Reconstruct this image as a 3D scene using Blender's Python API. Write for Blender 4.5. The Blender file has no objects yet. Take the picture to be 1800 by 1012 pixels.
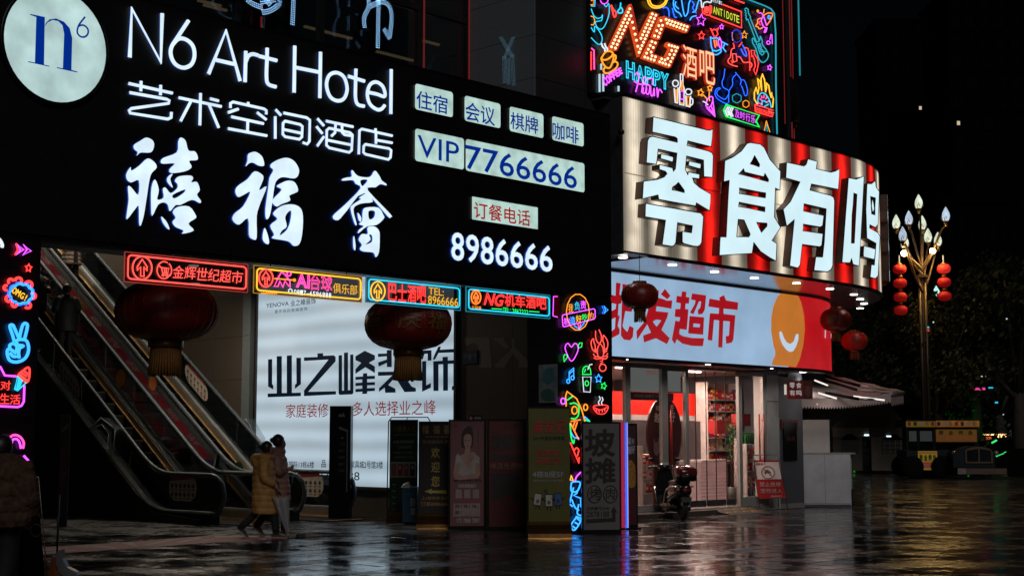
import bpy, bmesh, math, random
from math import sin, cos, pi, radians, atan2, sqrt, tan
from mathutils import Vector, Matrix
from mathutils.geometry import tessellate_polygon
random.seed(11)
SC = bpy.context.scene
COL = SC.collection
# ------------------------------------------------------------------ camera
CAMH = 1.6
PITCH = radians(6.03)
FOC = 2500.0
cd = bpy.data.cameras.new('camera'); cd.lens = 50; cd.sensor_width = 36; cd.clip_start = 0.1; cd.clip_end = 2000
co = bpy.data.objects.new('camera', cd); COL.objects.link(co)
co.location = (0, 0, CAMH); co.rotation_euler = (pi/2 + PITCH, 0, 0)
SC.camera = co
# ------------------------------------------------------------------ night sky, added fill light, exposure
W = bpy.data.worlds.new('World'); SC.world = W; W.use_nodes = True
nt = W.node_tree; bg = nt.nodes['Background']
sky = nt.nodes.new('ShaderNodeTexSky'); sky.sky_type = 'NISHITA'; sky.sun_disc = False
sky.sun_elevation = radians(12); sky.sun_rotation = radians(150)
nt.links.new(sky.outputs[0], bg.inputs[0]); bg.inputs[1].default_value = 0.00034
sl = bpy.data.lights.new('ambient_fill', 'SUN'); sl.energy = 0.42; sl.angle = radians(20); sl.color = (1.0, 0.95, 0.92)  # fill added from behind the camera to brighten the facades, like city glow
so = bpy.data.objects.new('ambient_fill', sl); COL.objects.link(so); so.rotation_euler = (radians(58), 0, radians(12))
SC.view_settings.view_transform = 'Standard'; SC.view_settings.look = 'None'
SC.view_settings.exposure = 0; SC.view_settings.gamma = 1
SC.render.engine = 'CYCLES'
SC.cycles.use_denoising = True
SC.cycles.max_bounces = 6; SC.cycles.glossy_bounces = 4; SC.cycles.transparent_max_bounces = 12
SC.cycles.sample_clamp_indirect = 3.0
# ------------------------------------------------------------------ geometry of the place
D1 = atan2(2514.0, 2450.0)          # heading of the hotel front, away from the camera to the right
def ray(px, py):
    c, s = cos(PITCH), sin(PITCH)
    x, u = px - 900.0, 506.0 - py
    return Vector((x, FOC*c - u*s, FOC*s + u*c))
def ground(px, py, z=0.0):
    d = ray(px, py); t = (z - CAMH)/d.z
    return Vector((d.x*t, d.y*t, z))
def at(px, py, Y):
    d = ray(px, py); t = Y/d.y
    return Vector((d.x*t, Y, CAMH + d.z*t))
class Fr:
    def __init__(s, x, y, ang):
        s.o = Vector((x, y, 0)); s.ang = ang
        s.ax = Vector((cos(ang), sin(ang), 0)); s.ay = Vector((-sin(ang), cos(ang), 0))
    def w(s, x, y=0, z=0): return s.o + s.ax*x + s.ay*y + Vector((0, 0, z))
    def l(s, p): d = p - s.o; return Vector((d.dot(s.ax), d.dot(s.ay), p.z))
    def hit(s, px, py, off=0.0):
        d = ray(px, py); n = s.ay; t = (s.o.dot(n) - off - 0)/d.dot(n)
        p = s.l(Vector((0, 0, CAMH)) + d*t); return (p.x, p.z)
    def pos(s, u, off, z): return (u, -off, z)
class PathS:
    """a sign face in the coordinates of frame fr: straight along y=y0 up to x=xc, then round with radius R"""
    def __init__(s, fr, y0, xc, R): s.fr, s.y0, s.xc, s.R = fr, y0, xc, R
    def pos(s, u, off, z):
        if u <= s.xc: return (u, s.y0 - off, z)
        t = (u - s.xc)/s.R; r = s.R + off
        return (s.xc + r*sin(t), s.y0 + s.R - r*cos(t), z)
    def hit(s, px, py, off=0.0):
        d = ray(px, py); c = s.fr.l(Vector((0, 0, CAMH)))
        dx, dy = d.dot(s.fr.ax), d.dot(s.fr.ay)
        t = (s.y0 - off - c.y)/dy; x = c.x + dx*t
        if x > s.xc:
            r = s.R + off; ox, oy = c.x - s.xc, c.y - (s.y0 + s.R)
            a = dx*dx + dy*dy; b = 2*(ox*dx + oy*dy); q = ox*ox + oy*oy - r*r
            disc = b*b - 4*a*q
            t = (-b - sqrt(max(disc, 0)))/(2*a)
            hx, hy = ox + dx*t, oy + dy*t
            return (s.xc + s.R*atan2(hx, -hy), CAMH + d.z*t)
        return (x, CAMH + d.z*t)
WORLD = Fr(0, 0, 0)
HF = Fr(0.97, 24.4, D1)                    # hotel front
WF = Fr(-3.34, 29.8, D1 - pi/2)            # side wall with the big light box, faces left
EF = Fr(-3.48, 29.15, D1 + pi/2)           # escalators: x runs up and away, y counts to the left
# ------------------------------------------------------------------ materials
MATS = {}
def new_mat(name):
    m = bpy.data.materials.new(name); m.use_nodes = True; return m, m.node_tree, m.node_tree.nodes['Principled BSDF']
def P(name, col, rough=0.5, metal=0.0, var=0.25, scale=6.0, bump=0.0, spec=0.5, coat=0.0, grime=0.0):
    if name in MATS: return MATS[name]
    m, t, b = new_mat(name)
    b.inputs['Metallic'].default_value = metal
    b.inputs['Specular IOR Level'].default_value = spec
    b.inputs['Coat Weight'].default_value = coat
    tc = t.nodes.new('ShaderNodeTexCoord'); n = t.nodes.new('ShaderNodeTexNoise')
    n.inputs['Scale'].default_value = scale; n.inputs['Detail'].default_value = 6; n.inputs['Roughness'].default_value = 0.65
    t.links.new(tc.outputs['Object'], n.inputs['Vector'])
    r = t.nodes.new('ShaderNodeValToRGB'); c = Vector(col[:3])
    lo, hi = c*(1 - var), c*(1 + var*0.7)
    r.color_ramp.elements[0].position = 0.3; r.color_ramp.elements[1].position = 0.7
    r.color_ramp.elements[0].color = (*lo, 1); r.color_ramp.elements[1].color = (*hi, 1)
    t.links.new(n.outputs['Fac'], r.inputs[0]); t.links.new(r.outputs[0], b.inputs['Base Color'])
    mr = t.nodes.new('ShaderNodeMapRange'); mr.inputs[3].default_value = max(0.02, rough*0.8); mr.inputs[4].default_value = min(1, rough*1.25)
    t.links.new(n.outputs['Fac'], mr.inputs[0]); t.links.new(mr.outputs[0], b.inputs['Roughness'])
    if bump:
        bp = t.nodes.new('ShaderNodeBump'); bp.inputs['Strength'].default_value = bump; bp.inputs['Distance'].default_value = 0.01
        n2 = t.nodes.new('ShaderNodeTexNoise'); n2.inputs['Scale'].default_value = scale*8; n2.inputs['Detail'].default_value = 4
        t.links.new(tc.outputs['Object'], n2.inputs['Vector'])
        t.links.new(n2.outputs['Fac'], bp.inputs['Height']); t.links.new(bp.outputs[0], b.inputs['Normal'])
    MATS[name] = m; return m
def E(name, col, st=1.0, var=0.0, scale=3.0, base=(0.1, 0.1, 0.1)):
    """something that gives off light; var makes the lamps behind it uneven"""
    if name in MATS: return MATS[name]
    m, t, b = new_mat(name)
    b.inputs['Base Color'].default_value = (*base, 1); b.inputs['Roughness'].default_value = 0.5
    b.inputs['Specular IOR Level'].default_value = 0.2
    b.inputs['Emission Color'].default_value = (*col, 1); b.inputs['Emission Strength'].default_value = st
    if var:
        tc = t.nodes.new('ShaderNodeTexCoord'); n = t.nodes.new('ShaderNodeTexNoise'); n.inputs['Scale'].default_value = scale
        n.inputs['Detail'].default_value = 3
        t.links.new(tc.outputs['Object'], n.inputs['Vector'])
        mr = t.nodes.new('ShaderNodeMapRange'); mr.inputs[1].default_value = 0.3; mr.inputs[2].default_value = 0.7
        mr.inputs[3].default_value = st*(1 - var); mr.inputs[4].default_value = st*(1 + var)
        t.links.new(n.outputs['Fac'], mr.inputs[0]); t.links.new(mr.outputs[0], b.inputs['Emission Strength'])
    MATS[name] = m; return m
def GL(name, col, alpha=0.3, rough=0.03):
    """a pane: part of the light goes straight through, the rest is a dark gloss"""
    if name in MATS: return MATS[name]
    m, t, b = new_mat(name)
    b.inputs['Base Color'].default_value = (*col, 1); b.inputs['Roughness'].default_value = rough
    b.inputs['Alpha'].default_value = alpha
    b.inputs['Specular IOR Level'].default_value = 0.8
    MATS[name] = m; return m
NE = {'red': (1, .035, .03), 'pink': (1, .06, .35), 'purple': (.75, .08, 1), 'blue': (.01, .1, 1), 'cyan': (.02, .62, .9),
      'yellow': (1, .5, .03), 'gold': (1, .32, .02), 'green': (.01, .9, .12), 'white': (.85, .92, 1), 'orange': (1, .16, .02), 'sky': (.03, .3, 1), 'teal': (.02, .4, .5), 'deep': (.01, .03, .4),'salmon': (1, .075, .06), 'lime': (.75, .85, .05)}
def N(c, st=None):
    k = {'red': 2.4, 'pink': 2.2, 'purple': 1.9, 'blue': 2.6, 'cyan': 1.3, 'yellow': 1.5, 'gold': 1.4, 'green': 1.4, 'white': 1.0, 'orange': 2.2, 'sky': 2.2, 'teal': 1.1, 'deep': 1.1, 'salmon': 1.8, 'lime': .9}[c]
    st = st or k
    return E('neon_%s_%d' % (c, int(st*100)), NE[c], st)
# ------------------------------------------------------------------ mesh builder
class MB:
    def __init__(s, mat=None): s.v = []; s.f = []; s.fm = []; s.mats = []; s.m = mat; s.sm = []
    def _mi(s, mat):
        mat = mat or s.m
        if mat not in s.mats: s.mats.append(mat)
        return s.mats.index(mat)
    def add(s, vs, fs, mat=None, smooth=False):
        b = len(s.v); mi = s._mi(mat)
        s.v += [tuple(v) for v in vs]
        for f in fs: s.f.append(tuple(b + i for i in f)); s.fm.append(mi); s.sm.append(smooth)
        return s
    def box(s, x0, y0, z0, x1, y1, z1, mat=None, bev=0.0):
        if bev:
            b = bev; vs = []
            for z, i in ((z0, b), (z0 + b, 0), (z1 - b, 0), (z1, b)):
                vs += [(x0+i, y0+i+ (b if i == 0 else 0)*0, z), (x1-i, y0+i, z), (x1-i, y1-i, z), (x0+i, y1-i, z)]
            fs = [(3, 2, 1, 0), (12, 13, 14, 15)]
            for k in range(3):
                for i in range(4): a = k*4 + i; c = k*4 + (i+1) % 4; fs.append((a, c, c+4, a+4))
            return s.add(vs, fs, mat)
        vs = [(x0, y0, z0), (x1, y0, z0), (x1, y1, z0), (x0, y1, z0), (x0, y0, z1), (x1, y0, z1), (x1, y1, z1), (x0, y1, z1)]
        return s.add(vs, [(3, 2, 1, 0), (4, 5, 6, 7), (0, 1, 5, 4), (1, 2, 6, 5), (2, 3, 7, 6), (3, 0, 4, 7)], mat)
    def hexa(s, p, mat=None):
        """8 corners: bottom ring, top ring"""
        return s.add(p, [(3, 2, 1, 0), (4, 5, 6, 7), (0, 1, 5, 4), (1, 2, 6, 5), (2, 3, 7, 6), (3, 0, 4, 7)], mat)
    def tube(s, pts, r, n=6, closed=False, mat=None, smooth=True, cap=True, up=None):
        pts = [Vector(p) for p in pts]
        q = [pts[0]]
        for p in pts[1:]:
            if (p - q[-1]).length > 1e-6: q.append(p)
        if isinstance(r, (list, tuple)) and len(q) != len(pts): r = [r[0]]*len(q)
        pts = q; m = len(pts)
        if m < 2: return s
        rr = list(r) if isinstance(r, (list, tuple)) else [r]*m
        rings = []; pu = None
        for i, p in enumerate(pts):
            a = pts[(i-1) % m] if (closed or i > 0) else p
            b = pts[(i+1) % m] if (closed or i < m-1) else p
            t = (p - a).normalized() + (b - p).normalized()
            if t.length < 1e-5: t = (b - p) if (b - p).length > 1e-6 else (p - a)
            t.normalize()
            if pu is None:
                ref = Vector(up) if up else (Vector((0, 0, 1)) if abs(t.z) < .9 else Vector((0, 1, 0)))
                pu = ref - t*ref.dot(t)
            else: pu = pu - t*pu.dot(t)
            if pu.length < 1e-5: pu = t.orthogonal()
            pu.normalize(); w = t.cross(pu)
            rings.append([p + (pu*cos(2*pi*k/n) + w*sin(2*pi*k/n))*rr[i] for k in range(n)])
        vs = [v for R in rings for v in R]; fs = []
        for i in range(m if closed else m-1):
            a, b = i*n, ((i+1) % m)*n
            for k in range(n): fs.append((a+k, a+(k+1) % n, b+(k+1) % n, b+k))
        if cap and not closed: fs += [tuple(range(n))[::-1], tuple((m-1)*n + k for k in range(n))]
        return s.add(vs, fs, mat, smooth)
    def lathe(s, prof, c=(0, 0, 0), n=16, mat=None, smooth=True, sx=1, sy=1, lobes=0, lobe=0.0):
        vs = []; fs = []; m = len(prof)
        for r, z in prof:
            for k in range(n):
                a = 2*pi*k/n; q = r*(1 + (lobe*abs(cos(a*lobes/2)) - lobe if lobes else 0))
                vs.append((c[0] + q*cos(a)*sx, c[1] + q*sin(a)*sy, c[2] + z))
        for i in range(m-1):
            for k in range(n): fs.append((i*n+k, i*n+(k+1) % n, (i+1)*n+(k+1) % n, (i+1)*n+k))
        if prof[0][0] > 1e-4: fs.append(tuple(range(n))[::-1])
        if prof[-1][0] > 1e-4: fs.append(tuple((m-1)*n+k for k in range(n)))
        return s.add(vs, fs, mat, smooth)
    def ball(s, c, r, n=12, m=8, mat=None, sx=1, sy=1, sz=1):
        return s.lathe([(r*sin(pi*i/m) + 1e-5, -r*cos(pi*i/m)*sz) for i in range(m+1)], c, n, mat, True, sx, sy)
    def plate(s, loops, sf, o0, o1, mat=None, side=None):
        """loops of (u,z) on surface sf (first outer, others holes), from offset o0 (back) to o1 (front, to the viewer)"""
        L = [[Vector((u, z, 0)) for u, z in lp] for lp in loops]
        tri = tessellate_polygon(L); flat = [p for lp in loops for p in lp]
        fr = [sf.pos(u, o1, z) for u, z in flat]; s.add(fr, tri, mat)
        if o0 != o1:
            bk = [sf.pos(u, o0, z) for u, z in flat]; s.add(bk, [t[::-1] for t in tri], side or mat)
            b = 0
            for lp in loops:
                k = len(lp); vs = fr[b:b+k] + bk[b:b+k]
                s.add(vs, [(i, (i+1) % k, k + (i+1) % k, k+i) for i in range(k)], side or mat); b += k
        return s
    def rect(s, sf, u0, z0, u1, z1, o0, o1, mat=None):
        return s.plate([[(u0, z0), (u1, z0), (u1, z1), (u0, z1)]], sf, o0, o1, mat)
    def map(s, fn, frm=0): s.v[frm:] = [tuple(fn(v)) for v in s.v[frm:]]; return s
    def mesh(s, name, shift=(0, 0, 0)):
        me = bpy.data.meshes.new(name)
        me.from_pydata([(v[0]-shift[0], v[1]-shift[1], v[2]-shift[2]) for v in s.v], [], s.f)
        for m in s.mats: me.materials.append(m)
        me.polygons.foreach_set('material_index', s.fm)
        me.polygons.foreach_set('use_smooth', s.sm)
        me.update(); return me
def rrect(u0, z0, u1, z1, r, n=4):
    o = []
    for cx, cz, a0 in ((u1-r, z0+r, -pi/2), (u1-r, z1-r, 0), (u0+r, z1-r, pi/2), (u0+r, z0+r, pi)):
        for k in range(n+1): a = a0 + pi/2*k/n; o.append((cx + r*cos(a), cz + r*sin(a)))
    return o
def ell(u, z, ru, rz, n=24, a0=0, a1=2*pi, rot=0):
    m = n if abs(a1-a0-2*pi) < 1e-6 else n+1
    o = []
    for k in range(m):
        a = a0 + (a1-a0)*k/n; x, y = ru*cos(a), rz*sin(a)
        o.append((u + x*cos(rot) - y*sin(rot), z + x*sin(rot) + y*cos(rot)))
    return o
def spline(pts, n=4, closed=False):
    if len(pts) < 3: return pts
    o = []; m = len(pts)
    for i in range(m if closed else m-1):
        p = [pts[(i+k) % m] if closed else pts[min(max(i+k, 0), m-1)] for k in (-1, 0, 1, 2)]
        for k in range(n):
            t = k/n
            o.append(tuple(0.5*((2*p[1][j]) + (-p[0][j]+p[2][j])*t + (2*p[0][j]-5*p[1][j]+4*p[2][j]-p[3][j])*t*t + (-p[0][j]+3*p[1][j]-3*p[2][j]+p[3][j])*t**3) for j in range(len(pts[0]))))
    if not closed: o.append(tuple(pts[-1]))
    return o
# ------------------------------------------------------------------ lettering
TX = {}
def text_raw(body, bold=0.0, outline=0.0, res=3, spacing=1.0):
    k = (body, bold, outline, res, spacing)
    if k in TX: return TX[k]
    c = bpy.data.curves.new('lettering', 'FONT'); c.body = body; c.size = 1; c.offset = bold; c.resolution_u = res
    c.space_character = spacing; c.space_line = 0.85
    if outline: c.fill_mode = 'NONE'; c.bevel_depth = outline; c.bevel_resolution = 0
    else: c.fill_mode = 'FRONT'
    o = bpy.data.objects.new('lettering', c)
    me = bpy.data.meshes.new_from_object(o)
    vs = [tuple(v.co) for v in me.vertices]; fs = [tuple(p.vertices) for p in me.polygons]
    bpy.data.objects.remove(o); bpy.data.curves.remove(c); bpy.data.meshes.remove(me)
    TX[k] = (vs, fs); return TX[k]
def put_text(mb, sf, body, u0, z0, u1, z1, off, mat, bold=0.0, outline=0.0, depth=0.0, rot=0.0, side=None, res=3, spacing=1.0, italic=0.0):
    if bold > .004 and not outline:
        kk = bold*(z1-z0)*.55; pat = [(0, 0), (1, 0), (-1, 0), (0, 1), (0, -1)] + ([(.7, .7), (-.7, .7), (.7, -.7), (-.7, -.7)] if bold > .03 else [])
        for i, (a, b) in enumerate(pat):
            put_text(mb, sf, body, u0+kk + a*kk, z0+kk + b*kk, u1-kk + a*kk, z1-kk + b*kk, off + i*.0005, mat, 0, 0, depth, rot, side, res, spacing, italic)
        return
    vs, fs = text_raw(body, 0 if bold > 0 and not outline else bold, outline, res, spacing)
    if not vs: return
    xa, xb = min(v[0] for v in vs), max(v[0] for v in vs); ya, yb = min(v[1] for v in vs), max(v[1] for v in vs)
    kx, ky = (u1-u0)/max(xb-xa, 1e-6), (z1-z0)/max(yb-ya, 1e-6); cu, cz = (u0+u1)/2, (z0+z1)/2
    if outline: kk = min(kx, ky)
    def tr(v, o):
        x, y = (v[0]-xa)*kx + u0 - cu, (v[1]-ya)*ky + z0 - cz
        x += y*italic
        return sf.pos(cu + x*cos(rot) - y*sin(rot), o + (v[2]*kk if outline else 0), cz + x*sin(rot) + y*cos(rot))
    mb.add([tr(v, off) for v in vs], fs, mat)
    if depth:
        ed = {}
        for f in fs:
            for i in range(len(f)):
                a, b = f[i], f[(i+1) % len(f)]; ed[(a, b)] = 1
        be = [(a, b) for (a, b) in ed if (b, a) not in ed]
        n = len(vs)
        mb.add([tr(v, off) for v in vs] + [tr(v, off-depth) for v in vs], [(b, a, a+n, b+n) for a, b in be], side or mat)
def px_text(mb, sf, body, x0, yt, yb, x1, off, mat, **k):
    u0, z1 = sf.hit(x0, yt, off); _, z0 = sf.hit(x0, yb, off); u1, _ = sf.hit(x1, (yt+yb)/2, off)
    put_text(mb, sf, body, u0, z0, u1, z1, off, mat, **k)
def Z(ox, oy, s): return lambda pts: [(ox + x/s, oy + y/s) for x, y in pts]
def H(sf, pts, off=0.0): return [sf.hit(x, y, off) for x, y in pts]
def neon(mb, sf, pts, mat, r=0.012, off=0.03, closed=False, sm=0, n=5):
    q = H(sf, pts, off)
    if sm: q = spline(q, sm, closed)
    mb.tube([sf.pos(u, off, z) for u, z in q], r, n, closed, mat, True)
def neon_uv(mb, sf, q, mat, r=0.012, off=0.03, closed=False, sm=0, n=5):
    if sm: q = spline(q, sm, closed)
    mb.tube([sf.pos(u, off, z) for u, z in q], r, n, closed, mat, True)
# ------------------------------------------------------------------ things and parts
TB = {}
def thing(name, label, cat, fr, base, group=None):
    o = bpy.data.objects.new(name, None); COL.objects.link(o)
    o.empty_display_size = 0.2
    o.location = fr.w(*base); o.rotation_euler = (0, 0, fr.ang)
    o['label'] = label; o['category'] = cat
    if group: o['group'] = group
    TB[o.name] = tuple(base); return o
def part(name, mb, parent, label=None, kind=None, mods=None):
    b = TB[parent.name]; o = bpy.data.objects.new(name, mb.mesh(name, b)); COL.objects.link(o); o.parent = parent
    TB[o.name] = b
    if label: o['label'] = label
    if kind: o['kind'] = kind
    return o
def single(name, mb, fr, base, label=None, cat=None, group=None, kind=None):
    o = bpy.data.objects.new(name, mb.mesh(name, base)); COL.objects.link(o)
    o.location = fr.w(*base); o.rotation_euler = (0, 0, fr.ang); TB[o.name] = tuple(base)
    if label: o['label'] = label
    if cat: o['category'] = cat
    if group: o['group'] = group
    if kind: o['kind'] = kind
    return o
def dup(root, loc, rotz=None, label=None):
    r = root.copy(); COL.objects.link(r); r.location = loc
    if rotz is not None: r.rotation_euler = (0, 0, rotz)
    if label: r['label'] = label
    def rec(a, b):
        for ch in list(a.children):
            if ch.name in TB or True:
                c = ch.copy(); COL.objects.link(c); c.parent = b; TB[c.name] = TB.get(ch.name, (0, 0, 0)); rec(ch, c)
    rec(root, r); TB[r.name] = TB.get(root.name, (0, 0, 0)); return r
def lamp(name, kind, loc, energy, col, parent=None, size=0.3, rot=None, spot=None, blend=.6):
    l = bpy.data.lights.new(name, kind); l.energy = energy; l.color = col
    if kind == 'AREA': l.size = size
    else: l.shadow_soft_size = size
    if spot: l.spot_size = spot; l.spot_blend = blend
    o = bpy.data.objects.new(name, l); COL.objects.link(o); o.location = loc
    if rot: o.rotation_euler = rot
    if parent:
        o.parent = parent; o.matrix_parent_inverse = Matrix.LocRotScale(parent.location, parent.rotation_euler, None).inverted()
    return o
# shared materials
BLK = P('black_metal', (.012, .012, .014), .35, .6)
DARK = P('dark_paint', (.02, .02, .022), .5, 0, .3)
ALU = P('brushed_aluminium', (.45, .46, .47), .3, .9, .12, 10)
STEEL = P('stainless_steel', (.5, .48, .45), .22, 1, .1, 14)
CHROME = P('chrome', (.7, .7, .7), .08, 1, .05)
WHITEP = P('white_paint', (.55, .55, .56), .5, 0, .12, 5)
RUB = P('rubber', (.015, .015, .016), .6)
# ================================================================== THE GROUND
def wet(name, base, lo, hi, sc):
    m, t, b = new_mat(name)
    tc = t.nodes.new('ShaderNodeTexCoord'); geo = t.nodes.new('ShaderNodeNewGeometry')
    n = t.nodes.new('ShaderNodeTexNoise'); n.inputs['Scale'].default_value = sc; n.inputs['Detail'].default_value = 8; n.inputs['Roughness'].default_value = .7
    t.links.new(geo.outputs['Position'], n.inputs['Vector'])
    r = t.nodes.new('ShaderNodeMapRange'); r.inputs[1].default_value = .43; r.inputs[2].default_value = .6; r.inputs[3].default_value = lo; r.inputs[4].default_value = hi
    t.links.new(n.outputs['Fac'], r.inputs[0]); t.links.new(r.outputs[0], b.inputs['Roughness'])
    oi = t.nodes.new('ShaderNodeObjectInfo'); cr = t.nodes.new('ShaderNodeMapRange'); cr.inputs[3].default_value = .6; cr.inputs[4].default_value = 1.5
    t.links.new(oi.outputs['Random'], cr.inputs[0])
    n2 = t.nodes.new('ShaderNodeTexNoise'); n2.inputs['Scale'].default_value = 60; n2.inputs['Detail'].default_value = 5
    t.links.new(geo.outputs['Position'], n2.inputs['Vector'])
    mx = t.nodes.new('ShaderNodeVectorMath'); mx.operation = 'SCALE'; mx.inputs[0].default_value = base
    mm = t.nodes.new('ShaderNodeMath'); mm.operation = 'MULTIPLY'; t.links.new(cr.outputs[0], mm.inputs[0])
    m3 = t.nodes.new('ShaderNodeMapRange'); m3.inputs[3].default_value = .5; m3.inputs[4].default_value = 1.5
    t.links.new(n2.outputs['Fac'], m3.inputs[0]); t.links.new(m3.outputs[0], mm.inputs[1])
    t.links.new(mm.outputs[0], mx.inputs['Scale']); t.links.new(mx.outputs[0], b.inputs['Base Color'])
    bp = t.nodes.new('ShaderNodeBump'); bp.inputs['Strength'].default_value = .32; bp.inputs['Distance'].default_value = .006
    n4 = t.nodes.new('ShaderNodeTexNoise'); n4.inputs['Scale'].default_value = 9; n4.inputs['Detail'].default_value = 6
    t.links.new(geo.outputs['Position'], n4.inputs['Vector'])
    n5 = t.nodes.new('ShaderNodeTexNoise'); n5.inputs['Scale'].default_value = 55; n5.inputs['Detail'].default_value = 3
    t.links.new(geo.outputs['Position'], n5.inputs['Vector'])
    ad = t.nodes.new('ShaderNodeMath'); ad.operation = 'MULTIPLY_ADD'; ad.inputs[1].default_value = .22
    t.links.new(n5.outputs['Fac'], ad.inputs[0]); t.links.new(n4.outputs['Fac'], ad.inputs[2])
    t.links.new(ad.outputs[0], bp.inputs['Height']); t.links.new(bp.outputs[0], b.inputs['Normal'])
    b.inputs['Specular IOR Level'].default_value = .55
    MATS[name] = m; return m
WETG = wet('wet_ground', (.03, .03, .032), .1, .4, .8)
WETS = wet('wet_granite_slab', (.022, .022, .024), .035, .36, 1.0)
WETL = wet('damp_granite_slab', (.055, .055, .057), .18, .42, 1.5)
g = MB(WETG); g.add([(-400, -30, -.014), (400, -30, -.014), (400, 900, -.014), (-400, 900, -.014)], [(0, 1, 2, 3)])
GROUND = single('ground', g, WORLD, (0, 0, 0), kind='structure')
pave = bpy.data.objects.new('pavement', None); COL.objects.link(pave); pave['kind'] = 'structure'; TB['pavement'] = (0, 0, 0)
pave.location = HF.w(0, 0, 0); pave.rotation_euler = (0, 0, HF.ang)
LW, DW, GAP = 0.9, 0.45, 0.013
slabm = []
for v in range(8):
    m = MB(WETS); dz = [random.uniform(-.0028, .0028) for _ in range(4)]
    x, y = (LW-GAP)/2, (DW-GAP)/2; c = .004
    m.add([(-x, -y, -.02), (x, -y, -.02), (x, y, -.02), (-x, y, -.02)] + [(-x, -y, dz[0]-c), (x, -y, dz[1]-c), (x, y, dz[2]-c), (-x, y, dz[3]-c)] + [(-x+c, -y+c, dz[0]), (x-c, -y+c, dz[1]), (x-c, y-c, dz[2]), (-x+c, y-c, dz[3])],
          [(0, 1, 5, 4), (1, 2, 6, 5), (2, 3, 7, 6), (3, 0, 4, 7), (4, 5, 9, 8), (5, 6, 10, 9), (6, 7, 11, 10), (7, 4, 8, 11), (8, 9, 10, 11)])
    slabm.append(m.mesh('paving_slab'))
cells = []
for j in range(-60, 70):
    for i in range(-40, 60):
        lx, ly = (i + .5*(j % 2))*LW, j*DW
        p = HF.w(lx, ly)
        if p.y < 14.5 or p.y > 42: continue
        px = 900 + p.x/p.y*2514
        if px < -260 or px > 2060: continue
        if ly > 1.9 + (0 if lx > 1 else 9): continue
        vis = p.y > 16.2 and -20 < px < 1820
        cells.append((0 if vis else 1, p.y + abs(px-900)/900, lx, ly))
cells.sort()
rest = MB(WETS)
for k, (hid, d, lx, ly) in enumerate(cells):
    if k < 290:
        o = bpy.data.objects.new('paving_slab', slabm[k % 8]); COL.objects.link(o); o.parent = pave
        o.location = (lx, ly, 0); o.rotation_euler = (0, 0, pi*(k % 2)); TB[o.name] = (0, 0, 0)
    else:
        x, y = (LW-GAP)/2, (DW-GAP)/2; z = [random.uniform(-.0016, .0016) for _ in range(4)]
        mt = WETL if (lx < -.4 and ly > 2.1) else WETS
        rest.add([(lx-x, ly-y, -.02), (lx+x, ly-y, -.02), (lx+x, ly+y, -.02), (lx-x, ly+y, -.02), (lx-x, ly-y, z[0]), (lx+x, ly-y, z[1]), (lx+x, ly+y, z[2]), (lx-x, ly+y, z[3])],
                 [(0, 1, 5, 4), (1, 2, 6, 5), (2, 3, 7, 6), (3, 0, 4, 7), (4, 5, 6, 7)], mt)
part('paving_slab_field', rest, pave, kind='stuff')
# painted floor band across the entrance (red with pale strokes)
REDP = P('worn_red_floor_paint', (.2, .006, .016), .55, 0, .4, 9, 0, .25); PALEP = P('worn_white_floor_paint', (.2, .17, .17), .55, 0, .5, 9, 0, .25)
def gl(pts, z): return [tuple(ground(x, y, z)) for x, y in pts]
m = MB(REDP)
a = gl([(58, 962), (250, 950), (370, 940), (500, 941), (500, 949), (370, 953), (250, 962), (58, 975)], .004)
m.add(a, [(0, 1, 6, 7), (1, 2, 5, 6), (2, 3, 4, 5)])
for q in ([(66, 966), (118, 962.5), (120, 964), (68, 968)], [(66, 971), (130, 965), (133, 966.5), (70, 973)], [(128, 960), (170, 957), (205, 961), (200, 963), (168, 959.5), (130, 962)], [(212, 953), (232, 952), (243, 959), (236, 960), (226, 955)], [(250, 956), (300, 948), (304, 949), (258, 958)], [(310, 951), (352, 944), (356, 945), (318, 953)], [(290, 946.5), (372, 942), (372, 943), (292, 947.6)]):
    m.add(gl(q, .007), [(0, 1, 2, 3)], PALEP)
m.add(gl([(375, 941.5), (430, 940), (480, 942.5), (380, 944)], .0072), [(0, 1, 2, 3)], P('worn_yellow_floor_paint', (.4, .25, .03), .35, 0, .5, 9))
single('floor_marking', m, WORLD, (0, 0, 0), kind='structure')

# ================================================================== HOTEL BUILDING
PANEL = P('black_sign_panel', (.006, .006, .0075), .42, 0, .3, 3)
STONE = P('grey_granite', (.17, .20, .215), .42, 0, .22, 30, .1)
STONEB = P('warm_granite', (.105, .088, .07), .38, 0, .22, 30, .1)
JOINT = P('dark_joint', (.01, .01, .01), .8)
hx = lambda px, off=0: HF.hit(px, 500, off)[0]
zt, zb = 7.36, 4.1
XL, XR = -13.0, hx(1075)
hotel = thing('hotel_building', 'dark hotel building with a stone wing and glass wall above the big black sign', 'building', HF, (-4, 3, 0))
# stone wing: side face at the left, front face dark
wx = hx(940, -.6); wy0, wy1 = .6, 2.3
core = MB(P('stone_backing', (.02, .02, .022), .7)); core.box(wx+.032, wy0+.02, 5.0, XR, 9, 22); core.box(XR+.001, wy0+.02, 7.9, hx(1400, -.6)-.05, 9, 22); part('wall', core, hotel)
for r in range(14):
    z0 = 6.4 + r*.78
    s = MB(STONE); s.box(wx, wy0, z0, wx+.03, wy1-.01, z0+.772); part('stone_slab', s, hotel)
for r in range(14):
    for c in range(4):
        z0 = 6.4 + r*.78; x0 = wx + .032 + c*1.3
        s = MB(P('dark_granite', (.03, .032, .034), .5, 0, .3, 25)); s.box(x0, wy0-.01, z0, x0+1.29, wy0+.018, z0+.772); part('stone_slab', s, hotel)
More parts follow.
